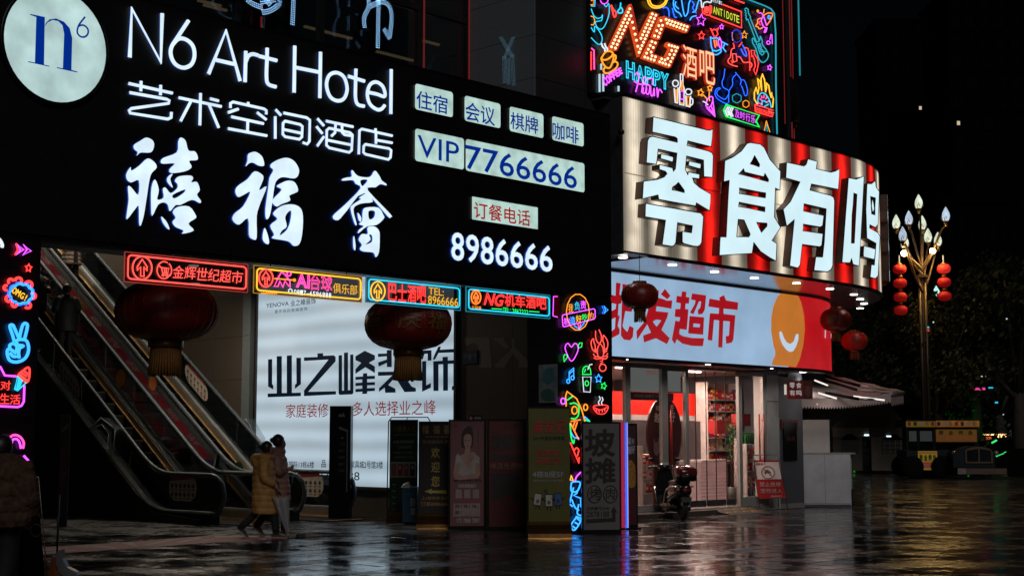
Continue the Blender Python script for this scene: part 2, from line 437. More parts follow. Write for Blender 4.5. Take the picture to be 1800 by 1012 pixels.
# glass wall
gy = 2.3
GLASSD = GL('night_glass', (.01, .014, .018), .75, .04)
fr_m = P('dark_window_frame', (.03, .03, .032), .35, .5)
vx = [hx(p, -gy) for p in (-30, 130, 290, 470+78, 622, 732, 815)]
vx = [hx(p, -gy) for p in (-60, 100, 255, 405, 556, 732, 818)]
zz = [6.0, 7.6, 9.3, 11.0, 13.5]
back = MB(P('dark_room_wall', (.03, .035, .03), .8)); back.box(vx[0], gy+3, 5.9, wx, gy+3.1, 14); back.box(vx[0], gy, 13.5, wx, gy+3, 13.6); part('room_wall', back, hotel)
for i in range(len(vx)):
    f = MB(fr_m); f.box(vx[i]-.05, gy-.06, 6, vx[i]+.05, gy+.06, 13.5); part('mullion', f, hotel)
    if i < len(vx)-1:
        for j, z in enumerate(zz):
            f = MB(fr_m); f.box(vx[i]+.05, gy-.05, z-.05, vx[i+1]-.05, gy+.05, z+.05); part('transom', f, hotel)
            if j < len(zz)-1:
                q = MB(GLASSD); q.box(vx[i]+.05, gy-.01, z+.05, vx[i+1]-.05, gy+.01, zz[j+1]-.05); part('window_pane', q, hotel)
for px in (450, 742, 823):
    f = MB(N('red', .10)) ; x = hx(px, -gy+.14); f.box(x-.009, gy-.16, 6.5, x+.009, gy-.13, 13); part('red_edge_light', f, hotel)
strips = [((360, 8), (400, 17)), ((690, 5), (765, 25)), ((537, 46), (620, 66)), ((560, 92), (617, 106)), ((745, 71), (805, 87)), ((664, 90), (728, 107)), ((350, 0), (390, 9))]
for a, b in strips:
    off = -(gy+.8); u0, z0 = HF.hit(*a, off); u1, _ = HF.hit(*b, off)
    f = MB(E('office_tube_light', (1, .72, .4), .55)); f.box(u0, gy+.8, z0-.02, u1, gy+.86, z0+.015); part('tube_light', f, hotel)
# LED dot sign hung in front of the glass
LF = gy - .35
def led(strokes, T, w, name, lab):
    mb = MB(); rails = MB(BLK); mt = E('white_led', (.3, .6, 1), 3.2); hal = E('blue_led_face', (.02, .12, .55), .35)
    pts = []
    for st in strokes:
        q = H(HF, T(st), -LF); q = spline(q, 5)
        mb.tube([(u, LF+.05, z) for u, z in q], [w*.62]*len(q), 8, mat=P('led_letter_tray', (.001, .001, .004), .9, 0, .1, 4, 0, .05))
        L = 0; step = .036
        for i in range(len(q)-1):
            a, b = Vector(q[i]), Vector(q[i+1]); d = b-a; l = d.length
            if l < 1e-4: continue
            d /= l; nn = Vector((-d.y, d.x))
            while L < l:
                for k in (-1, 0, 1):
                    p = a + d*L + nn*k*w*.38
                    if all((p-x).length > step*.72 for x in pts[-60:]): pts.append(p)
                L += step
            L -= l
    for p in pts:
        r = .0085; y = LF - w*.62
        mb.add([(p.x-r, y, p.y), (p.x, y, p.y-r), (p.x+r, y, p.y), (p.x, y, p.y+r), (p.x, y-.006, p.y)], [(0, 1, 4), (1, 2, 4), (2, 3, 4), (3, 0, 4)], mt)
    u = [p.x for p in pts]; z = [p.y for p in pts]; 
    t = thing(name, lab, 'led sign', HF, (min(u), LF, min(z)))
    rails.box(min(u), LF+.08, max(z)-.3, max(u), LF+.11, max(z)-.26); rails.box(min(u), LF+.08, min(z)+.3, max(u), LF+.11, min(z)+.34)
    rails.box(min(u)+.1, LF+.11, min(z)+.31, min(u)+.14, gy-.06, min(z)+.34); rails.box(max(u)-.14, LF+.11, max(z)-.3, max(u)-.1, gy-.06, max(z)-.27)
    part('rail', rails, t); part('lit_character', mb, t)
R2 = Z(450, 0, 4)
led([[(-120, -60), (-60, 20), (30, 60)], [(10, -40), (60, 10), (90, 50)], [(150, -60), (150, 30), (90, 80), (20, 95)], [(245, -80), (250, 0), (242, 190)], [(20, 20), (120, 5)]], R2, .085, 'led_character', 'blue-white dotted character at the top edge above the letters Art')
led([[(765, -60), (780, 50), (745, 130), (752, 205)], [(848, -90), (848, 0), (842, 350)], [(795, 50), (860, 20), (920, 45), (940, 130), (925, 275)], [(925, 275), (885, 210)], [(860, -40), (840, 30)]], R2, .085, 'led_character', 'blue-white dotted character at the top edge, right of the other')
# faint cross of led light seen on the stone wing: led reflection, painted as glowing dots
WS = Fr(HF.w(wx, wy0).x, HF.w(wx, wy0).y, D1 - pi/2)
m = MB(E('led_reflection_glow', (.25, .55, .75), .28)); 
for a, b in (((880, 66), (900, 100)), ((902, 66), (886, 104)), ((886, 100), (887, 146)), ((893, 104), (894, 148)), ((900, 96), (903, 150))):
    A, B = WS.hit(*a, .04), WS.hit(*b, .04)
    for k in range(22):
        u, z = A[0]+(B[0]-A[0])*k/21, A[1]+(B[1]-A[1])*k/21
        for du in (-.035, .0, .035): m.add([WS.pos(u+du-.008, .04, z), WS.pos(u+du, .04, z-.008), WS.pos(u+du+.008, .04, z), WS.pos(u+du, .04, z+.008)], [(0, 1, 2, 3)])
single('led_reflection', m, WS, WS.l(WS.w(*WS.pos(WS.hit(890, 146)[0], .04, WS.hit(890, 146)[1]))), 'painted reflection of led lettering, a faint blue dotted cross on the grey stone wing', 'led sign')

# ------------------------------------------------------------------ the big hotel sign
sign = thing('hotel_sign', 'huge black hotel sign board with white lit lettering over the entrance', 'sign board', HF, (-5, 0, zb))
m = MB(PANEL)
xs = [XL, -10.5, -8.0, -5.5, -3.0, -.9, XR]
for i in range(6):
    m = MB(PANEL); m.box(xs[i]+.003, 0, zb, xs[i+1]-.003, .28, zt); part('sign_panel', m, sign)
m = MB(BLK); m.box(XL, .0, zt+.003, XR, .3, zt+.05); m.box(XL, .02, zb-.06, XR, .26, zb-.003); part('frame_rail', m, sign)
LW_ = E('lit_white_letter', (.68, .84, .94), 1.1, .1, 4); LET_S = E('letter_edge_glow', (.02, .12, .75), .55)
R1 = Z(0, 0, 4); R3 = Z(0, 220, 4); R4 = Z(450, 220, 4)
def stroke_letter(T, strokes, wpx, name='letter'):
    mb = MB(); r = wpx/4/2*.0078
    for st in strokes:
        sm = 0; 
        if st[0] == 's': sm = 5; st = st[1:]
        cl = False
        if st[0] == 'c': cl = True; sm = 5; st = st[1:]
        q = H(HF, T(st), .02)
        if sm: q = spline(q, sm, cl)
        mb.tube([(u, -.02, z) for u, z in q], r, 8, cl, LW_, True)
        mb.tube([(u, -.006, z) for u, z in q], r*1.06, 8, cl, LET_S, True)
    return part(name, mb, sign)
W1 = 28
stroke_letter(R1, [[(912, 405), (925, 62), (1130, 440), (1140, 98)]], W1)
stroke_letter(R1, [['s'] + [(1325, 148), (1250, 262), (1205, 335), (1202, 395), (1232, 452), (1290, 478), (1345, 455), (1367, 395), (1355, 325), (1308, 280), (1255, 275), (1212, 318)]], W1)
stroke_letter(R1, [[(1467, 520), (1588, 218), (1688, 572)], [(1515, 422), (1645, 452)]], W1)
stroke_letter(R1, [[(1728, 362), (1722, 578)], ['s'] + [(1727, 440), (1745, 398), (1775, 382), (1812, 390)]], W1)
stroke_letter(R2, [['s'] + [(78, 340), (76, 430), (73, 540), (85, 592), (140, 612)], [(18, 395), (145, 427)]], W1)
stroke_letter(R2, [[(272, 325), (267, 652)], [(453, 368), (448, 690)], [(270, 474), (450, 510)]], W1)
stroke_letter(R2, [['c'] + [(567, 512), (618, 545), (640, 625), (620, 692), (573, 710), (520, 680), (495, 600), (515, 532)]], W1)
stroke_letter(R2, [['s'] + [(702, 487), (699, 600), (699, 690), (715, 735), (760, 748)], [(648, 537), (762, 572)]], W1)
stroke_letter(R2, [['s'] + [(790, 650), (850, 663), (905, 678), (892, 612), (845, 578), (800, 600), (782, 665), (800, 732), (848, 770), (882, 768), (905, 742)]], W1)
stroke_letter(R2, [[(950, 490), (947, 802)]], W1)
W2 = 21
stroke_letter(R1, [[(905, 588), (1212, 656)], [(992, 572), (990, 642)], [(1130, 600), (1128, 670)], [(912, 652), (1170, 698), (1190, 708), (1185, 728), (925, 764), (908, 778), (915, 796), (1180, 838), (1203, 828), (1205, 790)]], W2, 'character')
stroke_letter(R1, [[(1258, 688), (1556, 750)], [(1410, 657), (1405, 882)], [(1340, 718), (1270, 852)], [(1470, 738), (1538, 900)], [(1478, 695), (1536, 710)]], W2, 'character')
stroke_letter(R1, [[(1620, 760), (1620, 728), (1640, 718), (1855, 766), (1872, 778), (1872, 805)], [(1745, 720), (1744, 748)], [(1605, 792), (1675, 768)], [(1808, 792), (1872, 842)], [(1628, 822), (1852, 870)], [(1742, 850), (1740, 920)], [(1605, 905), (1876, 955)]], W2, 'character')
stroke_letter(R2, [[(138, 772), (175, 812)], [(135, 820), (135, 976)], [(195, 795), (355, 828), (378, 845), (375, 995), (360, 1014), (330, 1003)], [(205, 852), (310, 876), (326, 890), (322, 965), (305, 980), (205, 962), (188, 945), (190, 868), (205, 852)], [(190, 910), (322, 938)]], W2, 'character')
stroke_letter(R2, [[(432, 835), (477, 885)], [(425, 890), (466, 940)], [(430, 1028), (477, 962)], [(493, 852), (682, 892)], [(515, 902), (660, 933), (678, 950), (672, 1058), (655, 1072), (515, 1040), (495, 1022), (497, 918), (515, 902)], [(560, 868), (555, 935), (530, 958)], [(605, 878), (605, 932), (622, 948), (668, 955)], [(498, 985), (672, 1020)]], W2, 'character')
stroke_letter(R2, [[(840, 905), (840, 932)], [(957, 955), (745, 908), (727, 920), (722, 1085)], [(843, 932), (843, 1012)], [(843, 985), (957, 1005)], [(770, 1015), (935, 1045), (950, 1058), (945, 1108), (930, 1122), (770, 1085), (755, 1072), (757, 1030), (770, 1015)]], W2, 'character')
def blob(T, polys, name='brush_character', parent=None, sm=3):
    mb = MB()
    for lp in polys:
        loops = lp if isinstance(lp[0][0], (tuple, list)) else [lp]
        def rd(q):
            q = H(HF, T(q), .04); return spline(q, sm, True)
        L = [rd(q) for q in loops]
        mb.plate(L, HF, .012, .04, LW_, LET_S)
    return part(name, mb, parent or sign)
blob(R3, [[(1030, 88), (1075, 110), (1083, 150), (1060, 192), (990, 193), (962, 215), (968, 190), (945, 170), (942, 140), (985, 112)],
 [(1037, 235), (1085, 260), (1102, 298), (1065, 340), (1048, 400), (1030, 520), (1010, 640), (988, 707), (978, 680), (975, 570), (950, 590), (892, 662), (895, 600), (905, 520), (900, 432), (925, 440), (972, 490), (976, 388), (925, 403), (895, 385), (888, 345), (918, 295), (925, 320), (980, 285)],
 [(1270, 88), (1305, 110), (1325, 178), (1370, 185), (1390, 220), (1385, 246), (1330, 252), (1348, 295), (1300, 325), (1205, 337), (1192, 310), (1228, 270), (1150, 272), (1130, 258), (1150, 230), (1243, 192), (1253, 120)],
 [(1215, 345), (1197, 380), (1215, 440), (1180, 405), (1175, 375), (1195, 350)],
 [[(1230, 390), (1260, 360), (1340, 355), (1358, 375), (1345, 402), (1385, 400), (1405, 455), (1385, 490), (1412, 530), (1405, 548), (1350, 525), (1270, 560), (1235, 562), (1195, 605), (1180, 560), (1150, 543), (1110, 562), (1070, 638), (1062, 560), (1065, 440), (1090, 382), (1117, 455), (1105, 522), (1150, 510), (1145, 450), (1165, 440), (1200, 478), (1245, 445), (1248, 415)], [(1215, 490), (1300, 452), (1290, 478), (1228, 515)]],
 [(1135, 642), (1172, 680), (1192, 730), (1175, 725), (1145, 685)],
 [(1215, 610), (1250, 575), (1330, 572), (1375, 630), (1375, 655), (1325, 692), (1363, 740), (1282, 763), (1290, 740), (1235, 715), (1213, 680), (1235, 650)]])
blob(R4, [[(-55, 205), (-15, 188), (12, 195), (45, 225), (58, 283), (20, 285), (-20, 264), (-50, 270), (-72, 290), (-60, 250)],
 [(-10, 325), (45, 350), (50, 385), (22, 458), (75, 432), (30, 550), (5, 640), (5, 792), (-25, 800), (-50, 770), (-56, 655), (-120, 700), (-165, 665), (-150, 620), (-90, 570), (-40, 470), (-90, 492), (-125, 505), (-145, 470), (-130, 430), (-60, 380)],
 [(220, 230), (270, 255), (302, 310), (295, 355), (265, 375), (190, 365), (150, 385), (130, 430), (112, 560), (95, 640), (72, 660), (66, 590), (85, 450), (95, 370), (122, 318), (102, 295), (110, 270), (165, 240)],
 [(230, 390), (270, 400), (293, 440), (290, 470), (235, 495), (240, 530), (180, 555), (145, 572), (115, 545), (122, 518), (180, 455), (145, 430), (190, 402)],
 [[(120, 620), (180, 568), (255, 557), (310, 580), (330, 640), (325, 760), (305, 835), (265, 848), (225, 815), (115, 795), (128, 768), (100, 705), (150, 660)], [(225, 612), (248, 605), (240, 680), (215, 738), (168, 775), (182, 742), (216, 712), (205, 650)]],
 [(62, 722), (85, 780), (92, 828), (75, 835), (50, 810), (48, 770)]])
blob(R4, [[[(680, 318), (718, 358), (800, 365), (835, 320), (868, 358), (885, 390), (915, 412), (915, 424), (875, 415), (840, 437), (815, 437), (788, 460), (945, 625), (946, 645), (925, 640), (762, 478), (640, 600), (578, 668), (540, 640), (625, 560), (735, 445), (700, 412), (680, 387), (610, 391), (608, 378), (640, 368), (672, 362), (670, 328)], [(735, 388), (785, 386), (748, 430)]],
 [(770, 482), (797, 492), (820, 540), (735, 552), (685, 590), (708, 695), (693, 690), (665, 590), (680, 560), (738, 520), (725, 512)],
 [[(770, 580), (860, 580), (895, 630), (900, 655), (850, 700), (780, 712), (720, 760), (725, 735), (758, 710), (725, 696), (747, 670), (750, 610)], [(792, 605), (835, 605), (830, 648), (797, 662)]],
 [(715, 615), (740, 650), (735, 680), (720, 660)],
 [[(785, 718), (832, 712), (865, 742), (870, 790), (865, 890), (842, 928), (825, 895), (757, 888), (730, 870), (745, 840), (722, 805), (745, 765), (785, 765)], [(795, 770), (815, 775), (815, 820), (770, 838), (805, 805)]],
 [(690, 780), (700, 840), (697, 880), (685, 860), (683, 800)]])
# round logo disc
def uvc(x, y, off=0): return HF.hit(x, y, off)
cu, cz = uvc(95, 81); ru = (uvc(185, 81)[0]-uvc(5, 81)[0])/2; rz = .725
m = MB(); m.plate([ell(cu, cz, ru, rz, 48)], HF, .0, .06, E('logo_disc_light', (.47, .66, .65), .95, .25, 2.2), BLK)
disc = part('logo_disc', m, sign)
m = MB(BLK); m.tube([HF.pos(u, .03, z) for u, z in ell(cu, cz, ru+.02, rz+.02, 48)], .035, 6, True); part('disc_rim', m, disc)
BLUE = E('blue_letter_film', (.0, .035, .38), .62, base=(.0, .01, .05))
m = MB()
for q in ([(212, 100), (262, 110), (316, 122), (314, 180), (310, 456), (348, 464), (347, 470), (198, 438), (200, 432), (246, 442), (256, 122), (212, 106)],
          [(314, 190), (325, 160), (350, 138), (395, 132), (450, 155), (490, 200), (508, 270), (502, 493), (545, 505), (543, 511), (400, 480), (401, 474), (443, 482), (452, 240), (440, 180), (410, 150), (370, 142), (335, 160)]):
    m.plate([H(HF, R1(q), .064)], HF, .061, .064, BLUE)
q = H(HF, R1([(597, 122), (560, 170), (545, 205), (545, 235), (565, 258), (592, 262), (615, 245), (620, 215), (605, 190), (580, 178), (555, 185)]), .064)
m.tube([HF.pos(u, .064, z) for u, z in spline(q, 4)], .012, 6, False, BLUE)
part('logo_letter', m, disc)
# small light boxes
LBOX = E('light_box_face', (.46, .66, .60), .95, .18, 5); LBOX2 = E('light_box_face_cool', (.43, .62, .6), .8, .15, 4)
def lbox(x0, yt, yb, x1, body, col, tx, rad=.05, bold=.022, name='light_box', extra=None):
    u0, z1 = HF.hit(x0, yt); _, z0 = HF.hit(x0, yb); u1, _ = HF.hit(x1, yt)
    m = MB(); m.plate([rrect(u0, z0, u1, z1, rad)], HF, 0, .05, LBOX, P('box_trim', (.4, .42, .4), .4, .6))
    b = part(name, m, sign)
    if body:
        t = MB(); a, c, d, e = tx; px_text(t, HF, body, a, c, d, e, .054, col, bold=bold); part('lettering', t, b)
    return b
REDF = E('red_letter_film', (.42, .004, .004), .75, base=(.05, 0, 0))
lbox(726, 147.8, 193, 792.6, '住宿', BLUE, (732, 158, 190, 787))
lbox(813, 169, 213, 876, '会议', BLUE, (818, 178, 211, 870))
lbox(892, 188, 231, 951.5, '棋牌', BLUE, (897, 196, 226, 946))
lbox(966.7, 205, 246.7, 1022, '咖啡', BLUE, (971, 214, 244, 1017))
lbox(726, 226.7, 283.3, 812, 'VIP', BLUE, (734, 237, 275, 807), bold=.006)
lbox(815, 245, 300.5, 1023.3, '7766666', BLUE, (818, 254, 296.5, 1014), bold=.025)
lbox(826, 346, 386, 941.5, '订餐电话', REDF, (833, 354, 383, 932), rad=.015)
for k, ch in enumerate('8986666'):
    cx0 = 793.3 + k*25.9; 
    t = MB(); px_text(t, HF, ch, cx0, 407 + k*3.75 , 457 + k*3.2, cx0 + 22.5, .03, LW_, bold=.035, depth=.025, side=LET_S); part('digit', t, sign)
# ------------------------------------------------------------------ pillars with neon
pu0, pu1 = hx(976), XR
pil = thing('neon_pillar', 'black pillar with colourful neon lobster and food drawings right of the entrance', 'neon pillar', HF, ((pu0+pu1)/2, 0, 0))
m = MB(P('pillar_cladding', (.008, .006, .008), .3, 0, .3, 4)); m.box(pu0, 0, 0, pu1, .66, zb-.065); part('column', m, pil)
for k in range(1, 5):
    m = MB(BLK); m.box(pu0-.004, -.004, k*.8, pu1+.004, .663, k*.8+.012); part('joint_strip', m, pil)
def nf(par, name, items, T=None, sf=HF, r=.009, off=.045):
    mb = MB()
    for it in items:
        c, pts = it[0], it[1]; o = it[2] if len(it) > 2 else ''
        q = T(pts) if T else pts
        neon(mb, sf, q, N(c), r, off, 'c' in o, 4 if 's' in o else 0)
    return part(name, mb, par)
def star(x, y, r, r2=None, rot=0, kx=.8): 
    r2 = r2 or r*.45
    return [(x + (r if k % 2 == 0 else r2)*sin(pi*k/5 + rot)*kx, y - (r if k % 2 == 0 else r2)*cos(pi*k/5 + rot)) for k in range(10)]
def circ(x, y, rx, ry=None, n=14, a0=0, a1=360): 
    ry = ry or rx; m_ = n if a1-a0 == 360 else n+1
    return [(x + rx*cos(radians(a0+(a1-a0)*k/n)), y - ry*sin(radians(a0+(a1-a0)*k/n))) for k in range(m_)]
PA = Z(960, 500, 5.06)
nf(pil, 'oval_badge', [('gold', circ(282, 245, 102, 162), 'c'), ('purple', [(150, 270), (425, 215), (435, 225), (437, 290), (428, 305), (160, 375), (150, 370), (143, 285)], 'c'),
    ('sky', [(250, 365), (295, 395), (340, 340)]), ('pink', [(282, 350), (295, 388), (308, 348)])], PA)
m = MB()
for body, c, b in (('我', 'gold', (197, 170, 240, 248)), ('负', 'cyan', (252, 150, 300, 225)), ('责', 'purple', (305, 140, 357, 215)), ('制', 'purple', (158, 295, 207, 358)), ('造', 'sky', (212, 283, 260, 347)), ('好', 'yellow', (265, 270, 315, 335)), ('吃', 'green', (320, 258, 370, 322)), ('的', 'gold', (374, 243, 422, 308))):
    q = PA([(b[0], b[1]), (b[2], b[3])]); px_text(m, HF, body, q[0][0], q[0][1], q[1][1], q[1][0], .05, N(c), bold=.006)
part('badge_lettering', m, pil)
nf(pil, 'double_arrow', [('blue', [(497, 190), (515, 225), (500, 258)], ''), ('sky', [(515, 190), (550, 225), (515, 258), (530, 225)], 'c')], PA)
nf(pil, 'heart', [('purple', [(225, 680), (175, 590), (172, 545), (195, 522), (225, 555), (255, 522), (282, 545), (278, 600)], 'cs'), ('green', [(283, 545), (300, 518), (320, 518), (315, 555), (290, 562)], 'c'), ('green', [(155, 640), (160, 685), (185, 650), (190, 630), (165, 620)], 'c')], PA)
nf(pil, 'lobster', [('salmon', [(440, 410), (440, 470), (455, 510), (470, 520)], 's'), ('salmon', [(470, 400), (490, 450), (490, 500), (478, 520)], 's'),
    ('salmon', [(480, 525), (455, 580), (465, 640), (505, 640), (510, 580)], 'cs'), ('salmon', [(420, 480), (400, 510), (410, 570), (440, 600), (435, 540), (425, 510)], 'cs'), ('salmon', [(510, 450), (545, 500), (545, 560), (520, 600), (515, 530), (505, 500)], 'cs'),
    ('salmon', [(460, 590), (435, 570), (428, 590), (460, 610)], ''), ('salmon', [(505, 590), (535, 565), (540, 590), (508, 612)], ''), ('salmon', [(420, 615), (440, 640), (465, 638)], 's'), ('salmon', [(425, 650), (450, 662), (470, 655)], 's'), ('salmon', [(548, 610), (530, 635), (505, 638)], 's'), ('salmon', [(548, 635), (530, 660), (505, 655)], 's'),
    ('salmon', [(475, 660), (505, 655), (503, 675), (478, 680), (505, 690), (480, 700), (506, 705)], ''), ('salmon', circ(503, 738, 30, 32), 'c')], PA)
nf(pil, 'music_note', [('sky', [(205, 855), (205, 775), (245, 740), (245, 825)], ''), ('sky', [(205, 795), (245, 760)], ''), ('sky', circ(197, 858, 14, 18), 'c'), ('sky', circ(235, 828, 14, 18), 'c')], PA)
nf(pil, 'bubble_tea_cup', [('green', [(322, 798), (402, 798)], ''), ('green', [(325, 795), (330, 745), (360, 725), (390, 745), (398, 795)], 's'), ('green', [(340, 780), (350, 750)], ''), ('white', [(325, 820), (400, 820), (392, 955), (335, 950)], 'c'), ('white', [(410, 708), (388, 712), (370, 755)], ''), ('green', circ(362, 877, 16, 22), 'c')], PA)
nf(pil, 'star', [('sky', star(467, 835, 40, 20), 'c')], PA); nf(pil, 'star', [('green', star(513, 900, 33, 17, .3), 'c')], PA)
PB = Z(960, 680, 3.75)
nf(pil, 'rocket_fish', [('gold', [(130, 150), (132, 110), (128, 60), (138, 28), (200, 75), (235, 150), (255, 225)], ''), ('purple', circ(112, 92, 15, 20), 'c'), ('gold', circ(260, 133, 13, 20), 'c'), ('green', [(140, 85), (175, 60)], ''), ('green', [(158, 110), (190, 105), (215, 130), (212, 185), (190, 207), (165, 205)], 's'), ('gold', circ(187, 152, 18, 25), 'c'),
    ('orange', [(165, 225), (225, 215)], ''), ('orange', [(190, 225), (175, 265)], ''), ('orange', [(205, 230), (187, 285)], ''), ('green', [(158, 240), (165, 330), (180, 370), (185, 345)], 's'), ('sky', [(160, 290), (185, 330), (215, 335)], 's'), ('orange', [(160, 235), (215, 345)], ''), ('red', [(160, 365), (215, 500), (218, 460)], ''), ('red', [(185, 415), (200, 400), (215, 415), (205, 455)], 's'), ('sky', [(255, 195), (285, 222)], ''), ('green', [(255, 215), (288, 225)], '')], PB, r=.012)
nf(pil, 'steaming_bowl', [('red', [(312, 128), (330, 165), (365, 178), (395, 165), (408, 125), (360, 118)], 'cs'), ('red', [(318, 135), (360, 150), (402, 132)], 's'), ('salmon', [(330, 145), (335, 158)], ''), ('salmon', [(348, 150), (350, 165)], ''), ('salmon', [(370, 150), (370, 165)], ''), ('salmon', [(388, 145), (385, 158)], ''), ('white', [(350, 60), (357, 80), (345, 98), (352, 120)], 's'), ('white', [(368, 65), (375, 85), (365, 98), (370, 118)], 's')], PB)
nf(pil, 'astronaut', [('purple', [(190, 620), (200, 590), (228, 560)], 's'), ('yellow', [(165, 583), (158, 612), (178, 615)], 'c'), ('sky', [(165, 640), (175, 625), (222, 625), (215, 670), (190, 690), (165, 680)], 'cs'), ('sky', [(180, 660), (165, 720), (155, 760)], 's'), ('sky', [(170, 740), (190, 790), (215, 810)], 's'), ('sky', [(225, 640), (200, 700), (180, 712), (235, 735)], ''),
    ('sky', [(215, 770), (205, 830), (230, 845)], 's'), ('sky', [(228, 735), (230, 790)], ''), ('sky', [(200, 855), (232, 870), (195, 935), (170, 935), (165, 905), (200, 855)], 'cs'), ('sky', [(205, 865), (232, 885)], ''), ('sky', [(190, 890), (215, 905)], ''), ('sky', [(175, 915), (195, 930)], ''), ('sky', [(155, 770), (175, 785)], '')], PB, r=.014)
# poster on the pillar's side
PS = Fr(HF.w(pu0, 0).x, HF.w(pu0, 0).y, D1 - pi/2)
m = MB(); u0, z1 = PS.hit(947, 641, .02); u1, z0 = PS.hit(979, 707, .02); m.rect(PS, u0, z0, u1, z1, .003, .02, P('poster_pale_blue', (.16, .2, .21), .6, 0, .5, 4))
cm = P('poster_ink', (.03, .1, .09), .6)
m.plate([H(PS, [(950, 690), (956, 684), (965, 682), (974, 690), (976, 704), (960, 705), (952, 700)], .023)], PS, .021, .023, cm)
m.plate([H(PS, [(955, 655), (960, 647), (972, 646), (974, 670), (962, 676), (952, 668)], .023)], PS, .021, .023, P('poster_teal', (.04, .14, .16), .6))
single('poster', m, PS, (u0, 0, z0), 'pale poster with teal brush painting on the dark side of the neon pillar', 'poster')
lu0, lu1 = XL, hx(70)
pl2 = thing('neon_pillar', 'black pillar with neon speech bubble and peace hand at the left edge', 'neon pillar', HF, ((lu0+lu1)/2, 0, 0))
m = MB(MATS['pillar_cladding']); m.box(lu0, 0, 0, lu1, .8, zb-.065); part('column', m, pl2)
PC = Z(0, 400, 6.324); PD = Z(0, 560, 6.324); PE_ = Z(0, 720, 3.464)
nf(pl2, 'double_arrow', [('purple', [(185, 180), (230, 245), (185, 300), (265, 245)], 'c'), ('purple', [(262, 190), (300, 245), (255, 305), (345, 260)], 'c'), ('red', [(178, 175), (200, 245), (168, 305)], '')], PC, r=.012)
nf(pl2, 'star', [('red', star(318, 448, 48, 24, .1), 'c')], PC)
nf(pl2, 'white_arc', [('white', [(-40, 110), (0, 140), (25, 190), (20, 220)], 's')], PC, r=.022)
def cloud(cx, cy, rx, ry, n=9, k=.12):
    return [(cx + rx*cos(2*pi*i/(n*6))*(1 + k*abs(sin(pi*i/6))), cy + ry*sin(2*pi*i/(n*6))*(1 + k*abs(sin(pi*i/6)))) for i in range(n*6)]
nf(pl2, 'speech_bubble', [('blue', cloud(235, 735, 125, 108), 'c'), ('sky', cloud(235, 735, 120, 103), 'c')] + [('red', circ(x, y, r_, n=10, a0=a, a1=a+230), '') for x, y, r_, a in ((122, 598, 28, 0), (205, 590, 35, -40), (318, 635, 38, -60), (365, 760, 30, -110), (310, 865, 30, -150), (95, 790, 30, 100), (160, 850, 28, 140), (68, 668, 25, 60))], PC, r=.018)
m = MB()
for ch, x, y in (('O', 162, 700), ('M', 204, 725), ('G', 248, 755), ('!', 287, 782)):
    q = PC([(x-22 if ch != '!' else x-6, y-38), (x+21 if ch != '!' else x+6, y+36)]); px_text(m, HF, ch, q[0][0], q[0][1], q[1][1], q[1][0], .05, N('yellow'), bold=.05, rot=-.45)
part('bubble_lettering', m, pl2)
nf(pl2, 'peace_hand', [('sky', [(160, 255), (140, 180), (112, 95), (118, 70), (145, 70), (160, 100), (205, 200), (218, 210)], 's'), ('sky', [(218, 210), (235, 130), (255, 70), (280, 50), (305, 65), (300, 120), (275, 220)], 's'),
    ('sky', [(185, 265), (190, 240), (235, 230), (290, 240), (315, 290), (315, 370), (275, 445), (190, 480), (110, 460), (82, 390), (90, 340), (130, 345), (180, 385)], 's'), ('sky', [(112, 330), (110, 295), (150, 275), (190, 310), (180, 365)], 's'), ('sky', [(185, 265), (200, 290), (262, 300), (220, 330), (208, 380), (215, 440)], 's'), ('sky', [(110, 378), (150, 420), (185, 420)], 's')], PD, r=.02)
nf(pl2, 'sign_frame', [('purple', [(-30, 530), (5, 535), (55, 630), (180, 640)], ''), ('purple', [(272, 740), (265, 920), (240, 965), (200, 980), (-30, 968)], '')], PD, r=.014)
nf(pl2, 'ice_cream', [('red', [(205, 625), (260, 575), (318, 540), (330, 600), (315, 690), (285, 700), (240, 665)], 'cs'), ('red', [(235, 600), (300, 640)], ''), ('red', [(260, 575), (320, 620)], ''), ('salmon', [(215, 620), (300, 685)], ''), ('cyan', [(195, 640), (165, 780), (195, 795), (290, 710)], 'c'), ('cyan', [(215, 655), (190, 780)], ''), ('cyan', [(245, 680), (205, 785)], ''), ('cyan', [(225, 665), (200, 780)], '')], PD, r=.013)
m = MB()
for ch, b in (('对', (8, 685, 118, 790)), ('生', (0, 828, 105, 945)), ('活', (112, 840, 225, 950))):
    q = PD([(b[0], b[1]), (b[2], b[3])]); px_text(m, HF, ch, q[0][0], q[0][1], q[1][1], q[1][0], .05, N('red'), bold=.008)
part('lettering', m, pl2)
nf(pl2, 'pink_ribbon', [('pink', [(55, 205), (60, 170), (90, 152), (125, 165), (145, 200), (140, 235)], 's'), ('purple', [(70, 205), (80, 180), (105, 178), (120, 200), (128, 235)], 's'), ('purple', [(145, 278), (165, 300), (185, 320), (178, 355)], ''), ('purple', [(155, 320), (172, 315)], '')], PE_, r=.014)
